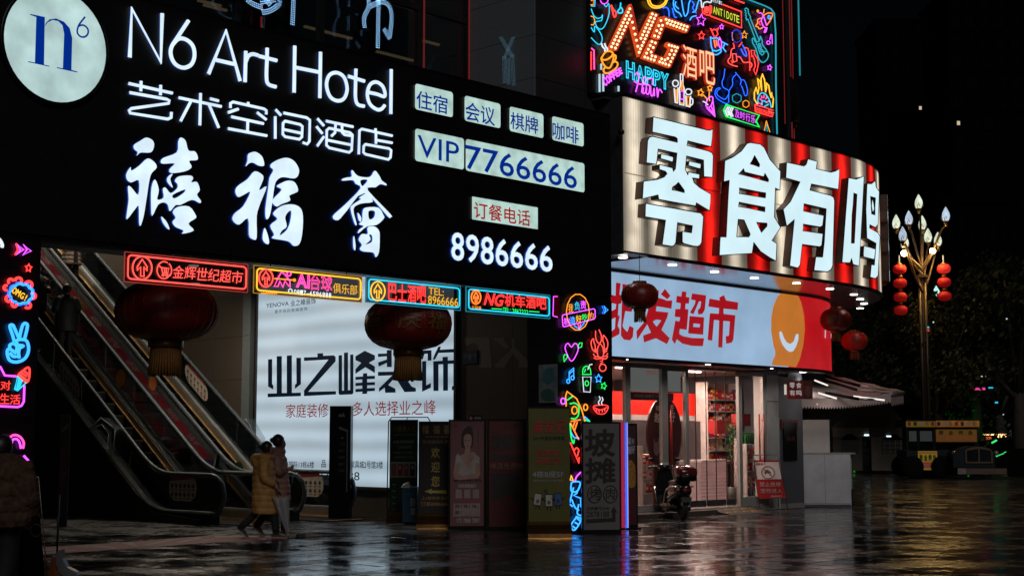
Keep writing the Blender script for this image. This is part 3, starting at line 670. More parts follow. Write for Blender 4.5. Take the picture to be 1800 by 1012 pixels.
# ------------------------------------------------------------------ hanging neon direction signs
def neon_sign(x0, yt, yb, x1, col, label, extra, brk=()):
    off = .06
    u0, z1 = HF.hit(x0, yt, off); _, z0 = HF.hit(x0, yb, off); u1, _ = HF.hit(x1, yt, off)
    t = thing('neon_sign', label, 'neon sign', HF, ((u0+u1)/2, -.06, z0), 'neon direction signs hung under the hotel sign')
    m = MB(GL('smoked_acrylic', (.01, .01, .012), .72, .12)); m.rect(HF, u0, z0, u1, z1, off-.012, off); part('acrylic_panel', m, t)
    m = MB(); q = rrect(u0+.045, z0+.045, u1-.045, z1-.045, .05, 3); m.tube([HF.pos(a, off+.02, b) for a, b in q], .0115, 6, True, N(col)); part('border_tube', m, t)
    m = MB(N(col, .35)); m.rect(HF, u0, z0, u1, z0+.012, off-.012, off+.001); m.rect(HF, u0, z1-.012, u1, z1, off-.012, off+.001); m.rect(HF, u0, z0+.013, u0+.012, z1-.013, off-.012, off+.001); m.rect(HF, u1-.012, z0+.013, u1, z1-.013, off-.012, off+.001); part('lit_edge', m, t)
    m = MB(BLK)
    for f in (.15, .85): u = u0+(u1-u0)*f; m.box(u-.006, -.054, z1-.01, u+.006, -.046, zb+.1)
    part('wire', m, t)
    return t, off + .022
def arrow_badge(t, off, T, cx, cy, rx, ry, col, tube=.011):
    nf(t, 'arrow_badge', [(col, circ(cx, cy, rx, ry, 20), 'c'), (col, [(cx-.16*rx, cy+ry*.72), (cx-.16*rx, cy-.1*ry), (cx-.5*rx, cy+.22*ry), (cx-.5*rx, cy-.1*ry), (cx, cy-.75*ry), (cx+.5*rx, cy-.1*ry), (cx+.5*rx, cy+.25*ry), (cx+.18*rx, cy-.08*ry), (cx+.18*rx, cy+.75*ry)], 'c')], T, r=tube, off=off)
T1 = Z(200, 420, 5.0615)
t, o = neon_sign(219, 441.5, 495.5, 437, 'salmon', 'red neon sign with arrow badge and cursive supermarket lettering, first from left', None)
arrow_badge(t, o, T1, 253, 257, 86, 102, 'salmon')
nf(t, 'cart_badge', [('salmon', circ(447, 277, 62, 76, 16, 60, 330), ''), ('salmon', circ(450, 278, 64, 78, 8, -40, 50), ''), ('salmon', [(400, 235), (425, 255), (435, 300), (480, 305), (490, 260), (425, 255)], ''), ('salmon', [(450, 258), (455, 303)], ''), ('salmon', [(470, 258), (468, 303)], ''), ('salmon', circ(440, 320, 8, 9), 'c'), ('salmon', circ(472, 322, 8, 9), 'c')], T1, r=.009, off=o)
m = MB()
for k, ch in enumerate('金辉世纪超市'):
    x = 528 + k*104.5; y = 232 + k*9.5; s_ = (108, 120)[k in (1,)]; q = T1([(x, y), (x+98, y+112)]); px_text(m, HF, ch, q[0][0], q[0][1], q[1][1], q[1][0], o, N('salmon', 2.0), italic=.15, rot=.04)
part('lettering', m, t)
T2 = Z(440, 450, 3.7475)
t, o = neon_sign(446, 465.5, 515.3, 637, 'yellow', 'yellow framed neon sign with pink AI lettering and a billiard player, second from left', None)
arrow_badge(t, o, T2, 103, 145, 46, 58, 'salmon', .012)
nf(t, 'player_figure', [('pink', [(157, 200), (182, 200), (195, 165), (215, 205), (228, 165), (262, 205), (262, 165), (228, 120), (205, 105), (185, 140)], 'c'), ('pink', circ(255, 117, 13, 14), 'c'), ('gold', [(160, 148), (285, 158)], ''), ('gold', circ(291, 158, 6, 7), 'c')], T2, r=.01, off=o)
m = MB()
q = T2([(302, 115), (540, 225)]); px_text(m, HF, 'AI', q[0][0], q[0][1], q[1][1]-5, q[0][0]+24, o, N('pink'), outline=.03)
px_text(m, HF, '台球', q[0][0]+25, q[0][1]+1, q[1][1]-1, q[1][0], o, N('pink'), outline=.014)
q = T2([(545, 172), (705, 250)]); px_text(m, HF, '俱乐部', *[q[0][0], q[0][1]+1, q[1][1]-2, q[1][0]], o, N('yellow', 1.0), bold=.01)
q = T2([(252, 213), (537, 265)])
for k, ch in enumerate('0817-6596888'):
    a = q[0][0] + 9.5 + k*5.55; px_text(m, HF, ch, a, 508.5+k*.55 if ch != '-' else 513.5+k*.5, 517.3+k*.55 if ch != '-' else 514.7+k*.5, a+4.4, o, N('white', 1.3), bold=.02)
nf(t, 'phone_badge', [('white', circ(264, 231, 12, 15), 'c')], T2, r=.008, off=o)
part('lettering', m, t)
nf(t, 'tube_coil', [('gold', [(72 + k*8, 240 + (k % 2)*8) for k in range(14)], '')], T2, r=.008, off=o)
nf(t, 'tube_coil', [('yellow', [(722 + (k % 2)*14, 172 + k*6) for k in range(10)], '')], T2, r=.008, off=o)
t, o = neon_sign(643, 484.7, 531.3, 810, 'cyan', 'cyan framed neon sign with red bus bar characters and yellow number, third from left', None)
arrow_badge(t, o, T2, 840, 231, 47, 63, 'yellow')
m = MB()
for k, ch in enumerate('巴士酒吧'):
    a = 682.5 + k*17; px_text(m, HF, ch, a, 497 + k*1.6, 528 + k*1.4, a+15.4, o, N('red'), outline=.018)
px_text(m, HF, 'TEL:', 753.5, 504.5, 517.5, 780, o, N('yellow', 1.0), bold=.008)
for k, ch in enumerate('8966666'):
    a = 752.5 + k*7.7; px_text(m, HF, ch, a, 519+k*.75, 534+k*.7, a+6.6, o, N('yellow', 1.0), bold=.012)
part('lettering', m, t)
T4 = Z(800, 480, 4.6)
t, o = neon_sign(819, 502.8, 547.4, 967, 'cyan', 'cyan framed neon sign with red characters and green phone number, fourth from left', None)
arrow_badge(t, o, T4, 169, 195, 38, 55, 'orange')
m = MB()
for k, ch in enumerate('机车酒吧'):
    a = 887.5 + k*18.6; px_text(m, HF, ch, a, 516+k*2, 538+k*1.5, a+17, o, N('red'), outline=.018)
px_text(m, HF, 'NG', 853, 514, 536, 885, o, N('red'), outline=.025, italic=.35)
for k, ch in enumerate('TEL:2862222'):
    a = 884 + k*4.1; px_text(m, HF, ch, a, 540+k*.45 if ch != ':' else 543, 548.5+k*.45, a+(3.4 if ch != ':' else 1), o, N('green'), bold=.012)
px_text(m, HF, '让环暴', 829.5, 537, 544, 846, o, N('gold'), bold=.01)
part('lettering', m, t)
nf(t, 'green_rule', [('green', [(298, 286), (380, 292)], ''), ('green', [(600, 308), (680, 314)], '')], T4, r=.008, off=o)
t5 = thing('neon_sign', 'narrow red lit end of a fifth neon sign beside the neon pillar', 'neon sign', HF, (hx(975), -.06, 3.4), 'neon direction signs hung under the hotel sign')
m = MB(P('red_acrylic', (.25, .01, .02), .3)); m.rect(HF, hx(970.5), HF.hit(971, 558)[1], hx(980), HF.hit(971, 518)[1], .02, .05); part('acrylic_panel', m, t5)
nf(t5, 'border_tube', [('purple', [(980, 521), (973, 521), (972, 555), (980, 557)], '')], None, r=.008, off=.055)
# ------------------------------------------------------------------ red lanterns
LRED = P('dark_red_lantern_silk', (.19, .004, .004), .4, 0, .25, 3, 0, .6); GOLD = P('gold_trim', (.26, .13, .02), .35, .6, .3); TAS = P('golden_tassel', (.2, .085, .012), .7, 0, .35, 20); GOLDP = P('gold_print', (.16, .08, .012), .5)
def lantern(name, p, w, h, label, group, tassel=.35, silk=LRED, char=None, tw=.32, lit=None, wire=1.0, ang=0.0, cat='lantern', nt_=26, chs=()):
    fr = Fr(p.x, p.y, ang); zc = p.z
    t = thing(name, label, cat, fr, (0, 0, zc), group)
    m = MB(silk); pr = []
    for i in range(13):
        a = pi*i/12; rr = max(.18*w, (w/2)*sin(a)**.62 if sin(a) > 0 else 0); pr.append((min(rr, w/2), -cos(a)*h/2))
    m.lathe(pr, (0, 0, zc), 56, silk, True, 1, 1, 28, .03); part('silk_globe', m, t)
    m = MB(GOLD)
    for k in range(28):
        a = 2*pi*k/28; m.tube([((r_*1.003)*cos(a), (r_*1.003)*sin(a), zc + z_) for r_, z_ in pr], .0035*w/1.4+.0012, 3)
    part('rib_wires', m, t, kind='stuff')
    m = MB(GOLD); m.lathe([(.19*w, h/2-.02*w), (.19*w, h/2+.05*w), (.16*w, h/2+.05*w)], (0, 0, zc), 20); part('top_ring', m, t)
    m = MB(GOLD); m.lathe([(.16*w, -h/2-.07*w), (.17*w, -h/2-.07*w), (.17*w, -h/2+.03*w)], (0, 0, zc), 20); part('bottom_ring', m, t)
    m = MB(TAS)
    for k in range(nt_):
        a = 2*pi*k/nt_; r0 = tw*w/2; x, y = r0*cos(a), r0*sin(a)
        m.tube([(x, y, zc-h/2-.06*w), (x*1.05, y*1.05, zc-h/2-.06*w-tassel*.5), (x*1.12+random.uniform(-.01, .01), y*1.12, zc-h/2-.06*w-tassel*random.uniform(.93, 1))], .016*w, 4)
    part('tassel', m, t)
    m = MB(BLK); m.tube([(0, 0, zc+h/2+.05*w), (0, 0, zc+h/2+wire)], .006, 4); part('hanging_wire', m, t)
    for ch, a0, s_ in chs:
        vs, fs = text_raw(ch, .015); xa, xb = min(v[0] for v in vs), max(v[0] for v in vs); ya, yb = min(v[1] for v in vs), max(v[1] for v in vs)
        m = MB(GOLDP); pts = []
        for v in vs:
            az = a0 + ((v[0]-xa)/(xb-xa)-.5)*s_*1.1; zz_ = ((v[1]-ya)/(yb-ya)-.5)*s_*h*.6
            q = (1-(2*zz_/h)**2)**.5; rr = (w/2)*min(1, q**.62)*1.012
            pts.append((rr*sin(az), -rr*cos(az), zc+zz_))
        m.add(pts, fs); part('gold_character', m, t)
    return t
p = at(293, 547, 19.9); p.z = at(293, 547, 19.9).z
lantern('red_lantern', p, 180/2514*19.9, .82, 'large dark red lantern with long golden tassel hanging beside the escalators', 'large red lanterns under the hotel sign', tassel=.42, tw=.27, wire=.45, nt_=34)
p = at(717.5, 569, 22.6)
lantern('red_lantern', p, 155/2514*22.6, .82, 'large dark red lantern with golden tassel hanging in front of the white billboard', 'large red lanterns under the hotel sign', tassel=.42, tw=.27, wire=.5, nt_=34, chs=(('喜', -.75, .5), ('庆', .1, .5), ('福', .8, .5)))
# ================================================================== ENTRANCE HALL
# side wall along local x of WF (front of the wall at y=0, faces left)
sw = thing('side_wall', 'stone side wall carrying the white billboard', 'wall', WF, (0, 0, 0))
bu0, bu1 = WF.hit(458, 515)[0], WF.hit(803, 485)[0]
def slab(x0, x1, z0, z1, y0=0.0, mat=STONEB):
    m = MB(mat); m.box(x0+.003, y0, z0+.003, x1-.003, y0+.04, z1-.003); part('stone_slab', m, sw)
core = MB(JOINT); core.box(-14, .03, 0, WF.l(HF.w(0, .7))[0], .3, 7.2)
core.v = [(x, y, z) for x, y, z in core.v]; part('wall_core', core, sw)
xe = 6.15
x = bu1 + .06
for c in range(2):
    w_ = (xe - x)/(2-c); 
    for r in range(5): slab(x, x+w_, .0 + r*.98 if r else 0, (r+1)*.98)
    x += w_
for c in range(7):           # behind the escalators
    x0 = bu0 - .55 - (c+1)*1.25
    for r in range(7): slab(x0, x0+1.25, r*.98, (r+1)*.98)
for r in range(7): slab(bu0-.5, bu0-.2, r*.98, (r+1)*.98, -.12, STONE)   # pilaster beside the billboard
m = MB(STONE); m.box(bu0-.5, -.08, 0, bu0-.2, .0, 6.8); part('pilaster', m, sw)
for c in range(4): 
    x0 = bu0 + c*(bu1-bu0)/4; slab(x0, x0+(bu1-bu0)/4, 0, .56); 
# billboard
bb = thing('billboard', 'large back-lit white billboard with dark blue decorating slogan inside the entrance', 'billboard', WF, ((bu0+bu1)/2, 0, .6))
def board_mat():
    m, t, b = new_mat('backlit_board'); b.inputs['Base Color'].default_value = (.2, .2, .2, 1); b.inputs['Roughness'].default_value = .35
    tc = t.nodes.new('ShaderNodeTexCoord'); w = t.nodes.new('ShaderNodeTexWave'); w.bands_direction = 'Z'; w.inputs['Scale'].default_value = .75; w.inputs['Distortion'].default_value = 1.2; w.inputs['Detail'].default_value = 2; w.inputs['Detail Scale'].default_value = .5
    n = t.nodes.new('ShaderNodeTexNoise'); n.inputs['Scale'].default_value = .8
    t.links.new(tc.outputs['Object'], w.inputs['Vector']); t.links.new(tc.outputs['Object'], n.inputs['Vector'])
    a = t.nodes.new('ShaderNodeMath'); a.operation = 'ADD'; t.links.new(w.outputs['Fac'], a.inputs[0]); t.links.new(n.outputs['Fac'], a.inputs[1])
    mr = t.nodes.new('ShaderNodeMapRange'); mr.inputs[1].default_value = .2; mr.inputs[2].default_value = 1.5; mr.inputs[3].default_value = .44; mr.inputs[4].default_value = .68
    t.links.new(a.outputs[0], mr.inputs[0]); t.links.new(mr.outputs[0], b.inputs['Emission Strength'])
    b.inputs['Emission Color'].default_value = (.62, .80, .93, 1); return m
BBM = board_mat()
m = MB(BBM); m.rect(WF, bu0, .62, bu1, 5.0, .02, .05); part('lit_face', m, bb)
m = MB(P('board_frame', (.08, .075, .07), .4, .5)); m.box(bu0-.05, -.08, .56, bu1+.05, -.0, .615); m.box(bu0-.06, -.08, .616, bu0-.002, 0, 5.0); m.box(bu1+.002, -.08, .616, bu1+.06, 0, 5.0); part('frame', m, bb)
NAVY = E('navy_film', (.0, .014, .045), .28, base=(.001, .003, .006)); REDB = E('red_film', (.30, .003, .002), .6, base=(.05, 0, 0))
TB_ = Z(450, 500, 4.865)
navy = MB()
for q in ([(103, 638), (138, 636), (137, 850), (147, 862), (146, 895), (103, 870)], [(177, 612), (220, 610), (220, 925), (263, 925), (263, 606), (306, 603), (306, 924), (383, 922), (383, 952), (100, 962), (100, 930), (177, 928)], [(345, 625), (384, 624), (383, 850), (333, 890), (333, 855), (346, 845)],
          [(410, 622), (525, 618), (525, 588), (573, 585), (573, 608), (665, 604), (680, 618), (680, 655), (445, 915), (683, 910), (683, 938), (410, 952), (410, 905), (620, 640), (410, 652)],
          [(706, 604), (735, 602), (735, 905), (752, 905), (752, 582), (786, 579), (786, 902), (805, 901), (805, 598), (832, 596), (832, 925), (822, 937), (716, 942), (706, 930)],
          [(930, 565), (1016, 605), (1016, 640), (965, 668), (1016, 700), (1016, 755), (935, 705), (850, 762), (850, 722), (900, 668), (850, 645), (850, 612)],
          [(915, 758), (950, 756), (950, 780), (1016, 778), (1016, 805), (950, 808), (950, 835), (1016, 832), (1016, 858), (950, 860), (950, 885), (1016, 882), (1016, 908), (950, 912), (950, 932), (908, 934), (910, 914), (850, 918), (850, 892), (908, 888), (908, 862), (850, 866), (850, 840), (908, 836), (908, 810), (850, 814), (850, 788), (914, 784)],
          [(1043, 590), (1118, 588), (1118, 560), (1160, 558), (1160, 704), (1120, 704), (1118, 668), (1050, 700), (1043, 665), (1118, 640), (1118, 612), (1043, 618)],
          [(1043, 745), (1200, 742), (1390, 738), (1390, 765), (1260, 770), (1330, 870), (1366, 884), (1366, 914), (1270, 918), (1190, 790), (1130, 858), (1190, 888), (1194, 922), (1105, 924), (1100, 880), (1052, 915), (1052, 885), (1165, 775), (1043, 780)],
          [(1180, 600), (1390, 590), (1390, 615), (1300, 620), (1300, 700), (1390, 696), (1390, 720), (1200, 728), (1200, 705), (1265, 702), (1265, 622), (1180, 626)],
          [(1395, 640), (1425, 562), (1500, 560), (1500, 648), (1468, 650), (1468, 590), (1440, 592), (1425, 638)], [(1420, 655), (1455, 652), (1455, 860), (1495, 840), (1495, 880), (1420, 915)],
          [(1560, 530), (1580, 528), (1572, 556), (1718, 548), (1718, 578), (1560, 584), (1530, 640), (1512, 640), (1530, 590)], [(1515, 655), (1595, 650), (1595, 618), (1640, 616), (1640, 648), (1718, 645), (1718, 880), (1675, 905), (1675, 870), (1688, 865), (1688, 675), (1641, 677), (1641, 905), (1600, 907), (1600, 680), (1560, 682), (1560, 908), (1517, 908)]):
    L = H(WF, TB_(q), .055); navy.plate([L], WF, .052, .055, NAVY)
part('slogan_lettering', navy, bb)
q = TB_([(88, 168), (280, 198)]); put = lambda mb, s, x0, yt, yb, x1, mat, **k: px_text(mb, WF, s, x0, yt, yb, x1, .056, mat, **k)
m = MB(); put(m, 'YENOVA', 468, 533.5, 541, 507.5, NAVY, bold=.01); put(m, '业之峰装饰', 511, 527.5, 538.5, 555, NAVY, bold=.012); put(m, '更环保的高端装饰', 483, 545, 551, 540, NAVY, spacing=1.4)
part('brand_lettering', m, bb); m = MB(); put(m, '家庭装修', 503, 710, 734, 577, REDB, bold=.0); put(m, '多人选择业之峰', 620, 706, 731, 766, REDB, bold=.0)
part('red_lettering', m, bb); m = MB(); put(m, '本豪国际13栋6楼', 492, 809.5, 821, 552, NAVY, bold=.01); put(m, '品', 565, 808, 821, 573, NAVY, bold=.02); put(m, '家具城2号馆3楼', 616, 809, 822, 673, NAVY, bold=.01)
put(m, '0817-2277888', 512, 826, 840, 632, NAVY)
part('address_lettering', m, bb)
# blue house number plate
m = MB(P('blue_enamel', (.02, .09, .16), .3)); u0, z1 = WF.hit(812.5, 617, .03); u1, z0 = WF.hit(839, 638.5, .03); m.rect(WF, u0, z0, u1, z1, .002, .03)
PW = P('plate_white', (.4, .42, .45), .5); put_text(m, WF, '4', (u0+u1)/2-.035, z0+.05, (u0+u1)/2+.035, z0+.2, .033, PW, bold=.02); put_text(m, WF, '滨江南路一段', u0+.04, z1-.13, u1-.04, z1-.05, .033, PW)
single('house_number_plate', m, WF, (u0, 0, z0), 'small blue plate with the number 4 on the stone wall', 'number plate')
# light logo projected on the stone: its light painted as a pale layer
m = MB(P('projected_logo_pale', (.26, .25, .24), .45, 0, .3, 30))
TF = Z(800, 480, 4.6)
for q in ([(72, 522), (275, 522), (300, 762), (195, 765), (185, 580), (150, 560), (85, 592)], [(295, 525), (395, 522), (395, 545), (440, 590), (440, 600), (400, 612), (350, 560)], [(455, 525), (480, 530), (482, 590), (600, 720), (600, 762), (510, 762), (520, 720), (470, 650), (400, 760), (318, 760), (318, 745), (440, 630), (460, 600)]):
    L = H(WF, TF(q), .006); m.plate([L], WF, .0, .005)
single('projected_logo', m, WF, (WF.hit(803, 640)[0], 0, 2), 'painted light of two large projected letters on the stone wall right of the billboard', 'wall lettering')
# hall ceiling, back floor and far end
m = MB(P('hall_ceiling', (.12, .11, .1), .7)); m.add([tuple(HF.w(-13, .3, 4.95)), tuple(HF.w(3, .3, 4.95)), tuple(HF.w(3, 7, 4.95)), tuple(HF.w(-13, 7, 4.95))], [(3, 2, 1, 0)])
m.v = [tuple(HF.l(Vector(v))) for v in m.v]
single('ceiling', m, HF, (0, 0, 0), kind='structure')
m = MB(P('hall_wall', (.09, .08, .07), .7)); a, b = EF.w(13, -1, 0), EF.w(13, 10.2, 0)
m.add([(a.x, a.y, 0), (b.x, b.y, 0), (b.x, b.y, 11), (a.x, a.y, 11)], [(0, 1, 2, 3)])
c_ = EF.w(-4.4, 10.2, 0); b2 = EF.w(13, 10.2, 0); m.add([(b2.x, b2.y, 0), (c_.x, c_.y, 0), (c_.x, c_.y, 11), (b2.x, b2.y, 11)], [(0, 1, 2, 3)])
single('hall_wall', m, WORLD, (0, 0, 0), 'dark far wall of the entrance hall behind the escalators', 'wall')
# real lights of the hall
for k, (x, y, e_) in enumerate(((3.0, 1.6, 75), (8.3, .9, 95), (11.4, 1.6, 110), (.3, 3.4, 10))):
    z = 4.85 if x < 4 else 9.5
    t = MB(E('hall_downlight', (1, .86, .68), 1.6)); t.lathe([(.001, z), (.09, z), (.1, z+.03)], (x, y, 0), 14)
    o = single('ceiling_downlight', t, EF, (x, y, z), ('dim downlight above the escalator landing', 'bright downlight above the beige coat', 'far downlight at the head of the escalators', 'downlight over the entrance floor')[k], 'ceiling light')
    lamp('downlight_lamp', 'AREA', (0, 0, -.02), e_, (1, .84, .66), None, .5).parent = o
# ------------------------------------------------------------------ escalators
SL = .662; X0 = 1.35; XF = .55
def zb_(x):
    if x < X0: return 0
    if x < X0 + 2*XF: return SL*(x-X0)**2/(4*XF)
    return SL*(x - X0 - XF)
XT = 12.6
XSS = [-.15] + [X0 + k*XF*.25 for k in range(9)] + [3.4, 5, 7, 9, 11, XT]
GLB = GL('balustrade_glass', (.008, .011, .013), .86, .06)
HR = P('handrail_rubber', (.06, .085, .10), .45, 0, .1, 4, 0, .5, 0)
DECK = P('escalator_deck_aluminium', (.36, .42, .43), .42, .3, .2, 6)
SKIRT = P('escalator_skirt_steel', (.42, .34, .26), .3, .55, .2, 3)
TANL = P('tan_edge_strip', (.7, .45, .18), .4, .2, .1)
CLAD = P('escalator_cladding', (.012, .012, .012), .3, .3, .2, 3)
def inc(mb, y0, y1, za, zb2, mat, xs=None):
    xs = xs or XSS
    for a, b in zip(xs, xs[1:]):
        A, B = zb_(a), zb_(b)
        mb.hexa([(a, y0, A+za), (b, y0, B+za), (b, y1, B+za), (a, y1, A+za), (a, y0, A+zb2), (b, y0, B+zb2), (b, y1, B+zb2), (a, y1, A+zb2)], mat)
def escal(yr, yl, label):
    """yr right balustrade centre, yl left one"""
    t = thing('escalator', label, 'escalator', EF, (0, (yr+yl)/2, 0))
    for y, sgn in ((yr, 1), (yl, -1)):          # sgn points to the steps
        m = MB(CLAD); o0, o1 = (y-.16, y+.1) if sgn > 0 else (y-.1, y+.16)
        for a, b in zip(XSS, XSS[1:]):
            za, zb2 = zb_(a), zb_(b); fa = max(0, za-1.1) if not (yl == y and yl > 2.5) else 0; fb = max(0, zb2-1.1) if not (yl == y and yl > 2.5) else 0
            m.hexa([(a, o0, fa), (b, o0, fb), (b, o1, fb), (a, o1, fa), (a, o0, za+.198), (b, o0, zb2+.198), (b, o1, zb2+.198), (a, o1, za+.198)])
        part('cladding', m, t)
        m = MB(DECK); inc(m, y-.15 if sgn > 0 else y-.09, y+.09 if sgn > 0 else y+.15, .2, .23, DECK); part('deck_strip', m, t)
        m = MB(SKIRT); yy = y + sgn*.105; inc(m, min(yy, yy+sgn*.015), max(yy, yy+sgn*.015), -.03, .195, SKIRT); part('skirt_panel', m, t)
        m = MB(TANL); yy = y + sgn*.125; inc(m, min(yy, yy+sgn*.02), max(yy, yy+sgn*.02), .02, .045, TANL); part('edge_brush', m, t)
        # glass panes
        xs = [-.05, 1.2, 2.4] + [2.4 + 1.25*k for k in range(1, 9)]
        for a, b in zip(xs, xs[1:]):
            m = MB(GLB); sub = [a+.008] + [q for q in XSS if a+.02 < q < b-.02] + [b-.008]; inc(m, y-.006, y+.006, .235, .86, GLB, sub); part('glass_pane', m, t)
        m = MB(GLB); m.plate([[(-.05, .14), (-.05, .86), (-.2, .83), (-.33, .72), (-.4, .55), (-.38, .36), (-.26, .2)]], Fr(0, 0, 0), 0, 0)
        m.v = []; m.f = []; m.fm = []; m.sm = []
        m.add([(xx, y+dy, z) for dy in (-.006, .006) for xx, z in ((-.058, .14), (-.058, .86), (-.2, .84), (-.33, .74), (-.4, .55), (-.37, .34), (-.24, .19))], [(0, 1, 2, 3, 4, 5, 6), (13, 12, 11, 10, 9, 8, 7)] + [(i, (i+1) % 7, 7+(i+1) % 7, 7+i) for i in range(7)], GLB); part('glass_pane', m, t)
        rail = [(.55, y, .12), (.2, y, .1), (-.1, y, .13), (-.3, y, .22), (-.42, y, .4), (-.45, y, .56), (-.38, y, .75), (-.22, y, .87), (-.02, y, .915)] + [(x, y, zb_(x)+.92) for x in XSS[1:]]
        m = MB(HR); m.tube([(p[0], p[1], p[2]) for p in rail], .042, 8, False, HR); part('handrail', m, t)
    m = MB(BLK); m.box(-.9, yr+.13, .0, X0-.1, yl-.13, .02); part('comb_plate', m, t)
    m = MB(TANL)
    m.box(-.9, yr+.13, .021, -.84, yl-.13, .024); part('yellow_edge', m, t)
    STEP = P('escalator_step', (.006, .006, .006), .7, 0, .2, 3, 0, .15)
    for k in range(26):
        x = X0 + .1 + k*.4; z = max(0.02, zb_(x) + .02)
        s = MB(STEP); s.box(x, yr+.13, z-.2, x+.39, yl-.13, z); s.box(x-.004, yr+.13, z-.03, x, yl-.13, z+.001, P('step_edge', (.02, .016, .008), .6)); part('step', s, t)
    return t
e1 = escal(0.0, 1.25, 'escalator nearest the billboard, carrying the person in the beige coat')
e2 = escal(1.85, 3.11, 'left escalator with two dark figures, beside the dark cladding')
# banner strip between the two escalators
m = MB(DECK); inc(m, 1.41, 1.69, .0, .205, DECK)
RB = P('red_banner_strip', (.75, .025, .06), .4, 0, .3, 2); WB = P('banner_white', (.8, .75, .76), .5)
inc(m, 1.46, 1.65, .207, .217, RB)
t = thing('banner_strip', 'red sloping strip with white characters between the escalators', 'banner', EF, (1, 1.55, 0))
part('strip', m, t)
m = MB(WB)
class Slope:
    def pos(s, u, off, z): return (u, 1.56 - z, zb_(u) + .217 + off)
for k, ch in enumerate('欢迎光临扶好站稳注意安全'):
    u = 2.0 + k*.86; put_text(m, Slope(), ch, u, -.085, u+.42, .085, .004, WB, bold=.03)
part('lettering', m, t)
for u, c in ((3.05, (.02, .08, .3)), (8.7, (.5, .22, .02)), (9.0, (.5, .22, .02))):
    m = MB(P('tape_%.2f' % u, c, .5)); inc(m, 1.44, 1.67, .219, .224, None, [u, u+.25]); part('coloured_tape', m, t)
def sticker(y, u, dz, pts_or, label, mat, items=None, off=.012):
    """flat print on the left face of a balustrade pane at height dz above the slope line"""
    pass
ORG = P('orange_sticker', (.8, .3, .02), .5); CRM = P('cream_sticker', (.62, .56, .46), .55); RDS = P('red_sticker', (.3, .03, .04), .5); GRN = P('green_dot_sticker', (.01, .12, .05), .5); INK = P('sticker_ink', (.05, .05, .05), .6)
class Bal:          # seen from the left: u runs right/down along -x
    def __init__(s, y): s.y = y
    def pos(s, u, off, z): return (-u, s.y + .012 + off, z)
class BalS(Bal):    # sheared with the slope
    def pos(s, u, off, z): return (-u, s.y + .012 + off, z + zb_(-u))
def balpx(y, px, py):
    f = Fr(EF.w(0, y).x, EF.w(0, y).y, D1 - pi/2); q = f.hit(px, py); return q   # u = -x
def disc_sticker(par, y, px, py, r, mat, name='round_sticker'):
    u, z = balpx(y, px, py); m = MB(mat); m.plate([ell(u, z, r, r, 24)], Bal(y), 0, .003); part(name, m, par)
disc_sticker(e2, 1.85, 213, 664, .19, ORG); disc_sticker(e1, 1.25, 270, 672, .17, ORG)
for e, y, px, py in ((e1, 1.25, 262, 700), (e2, 1.85, 204, 688)):
    u, z = balpx(y, px, py); m = MB(P('yellow_tag', (.45, .25, .02), .5)); m.rect(Bal(y), u-.05, z-.05, u+.05, z+.05, 0, .003); part('yellow_tag', m, e)
def pill(par, y, px, py, w, h, slope, head=True):
    u, z = balpx(y, px, py); sf = BalS(y) if slope else Bal(y)
    if slope: z = z - zb_(-u)
    m = MB(CRM); L = rrect(u-w/2, z-h/2, u+w/2, z+h/2, h*.48, 6)
    if slope: L2 = [(a, b) for a, b in L]
    m.plate([L], sf, 0, .003)
    if head:
        L = [(a, b) for a, b in rrect(u-w/2, z-h/2, u+w/2, z+h/2, h*.48, 6) if b > z + h*.26]; m.plate([[(min(a for a, b in L), z+h*.27)] + L[::-1] + [(max(a for a, b in L), z+h*.27)]] if False else [L], sf, .0035, .005, RDS)
    for r in range(2):
        for k in range(6):
            cu_, cz_ = u - w*.38 + k*w*.152, z + h*(.08 - .33*r)
            m.plate([ell(cu_, cz_, h*.085, h*.085, 10)], sf, .0035, .005, RDS if (k > 3 and r) else INK); m.rect(sf, cu_-h*.08, cz_-h*.17, cu_+h*.08, cz_-h*.13, .0035, .005, INK)
    part('safety_sticker', m, par)
pill(e2, 3.11, 123, 667, .9, .42, True, False); pill(e1, 0.0, 346, 672, .95, .42, True)
pill(e2, 3.11, 322, 857, .95, .5, False); pill(e1, 1.25, 545, 852, .0001+.0, .0, False) if False else None
pill(e1, 0.0, 543, 851, 1.0, .5, False)
for px, py in ((385, 840),):
    u, z = balpx(1.85, px, py); m = MB(GRN); m.plate([ell(u, z, .24, .24, 24)], Bal(1.85), 0, .002)
    for a in range(-4, 5):
        for b in range(-4, 5):
            if a*a + b*b < 15: m.plate([ell(u+a*.052, z+b*.052, .014, .014, 6)], Bal(1.85), .0025, .004, P('dot_white', (.4, .5, .42), .5))
    part('dotted_sticker', m, e2)
u, z = balpx(1.25, 420, 832); m = MB(P('green_sticker', (.01, .13, .02), .5)); m.plate([ell(u, z, .19, .26, 20)], Bal(1.25), 0, .002); part('round_sticker', m, e1)
for px, c in ((401, (.28, .08, .02)), (416, (.35, .26, .08))):
    u, z = balpx(1.25, px, 847); m = MB(P('label_%d' % px, c, .5)); m.rect(Bal(1.25), u-.035, z-.2, u+.035, z+.2, .003, .006)
    for k in range(4): m.plate([ell(u, z-.13+k*.09, .025, .03, 10)], Bal(1.25), .0065, .008, P('label_ink', (.03, .06, .12), .5))
    part('label_sticker', m, e1)
for e, y, px, py in ((e2, 3.11, 230, 808), (e1, 1.25, 380, 805)):
    u, z = balpx(y, px, py); m = MB(P('pale_tape', (.3, .3, .22), .6)); m.plate([[(u-.09, z-.17), (u-.03, z-.17), (u+.09, z+.17), (u+.03, z+.17)]], Bal(y), 0, .003); part('tape', m, e)
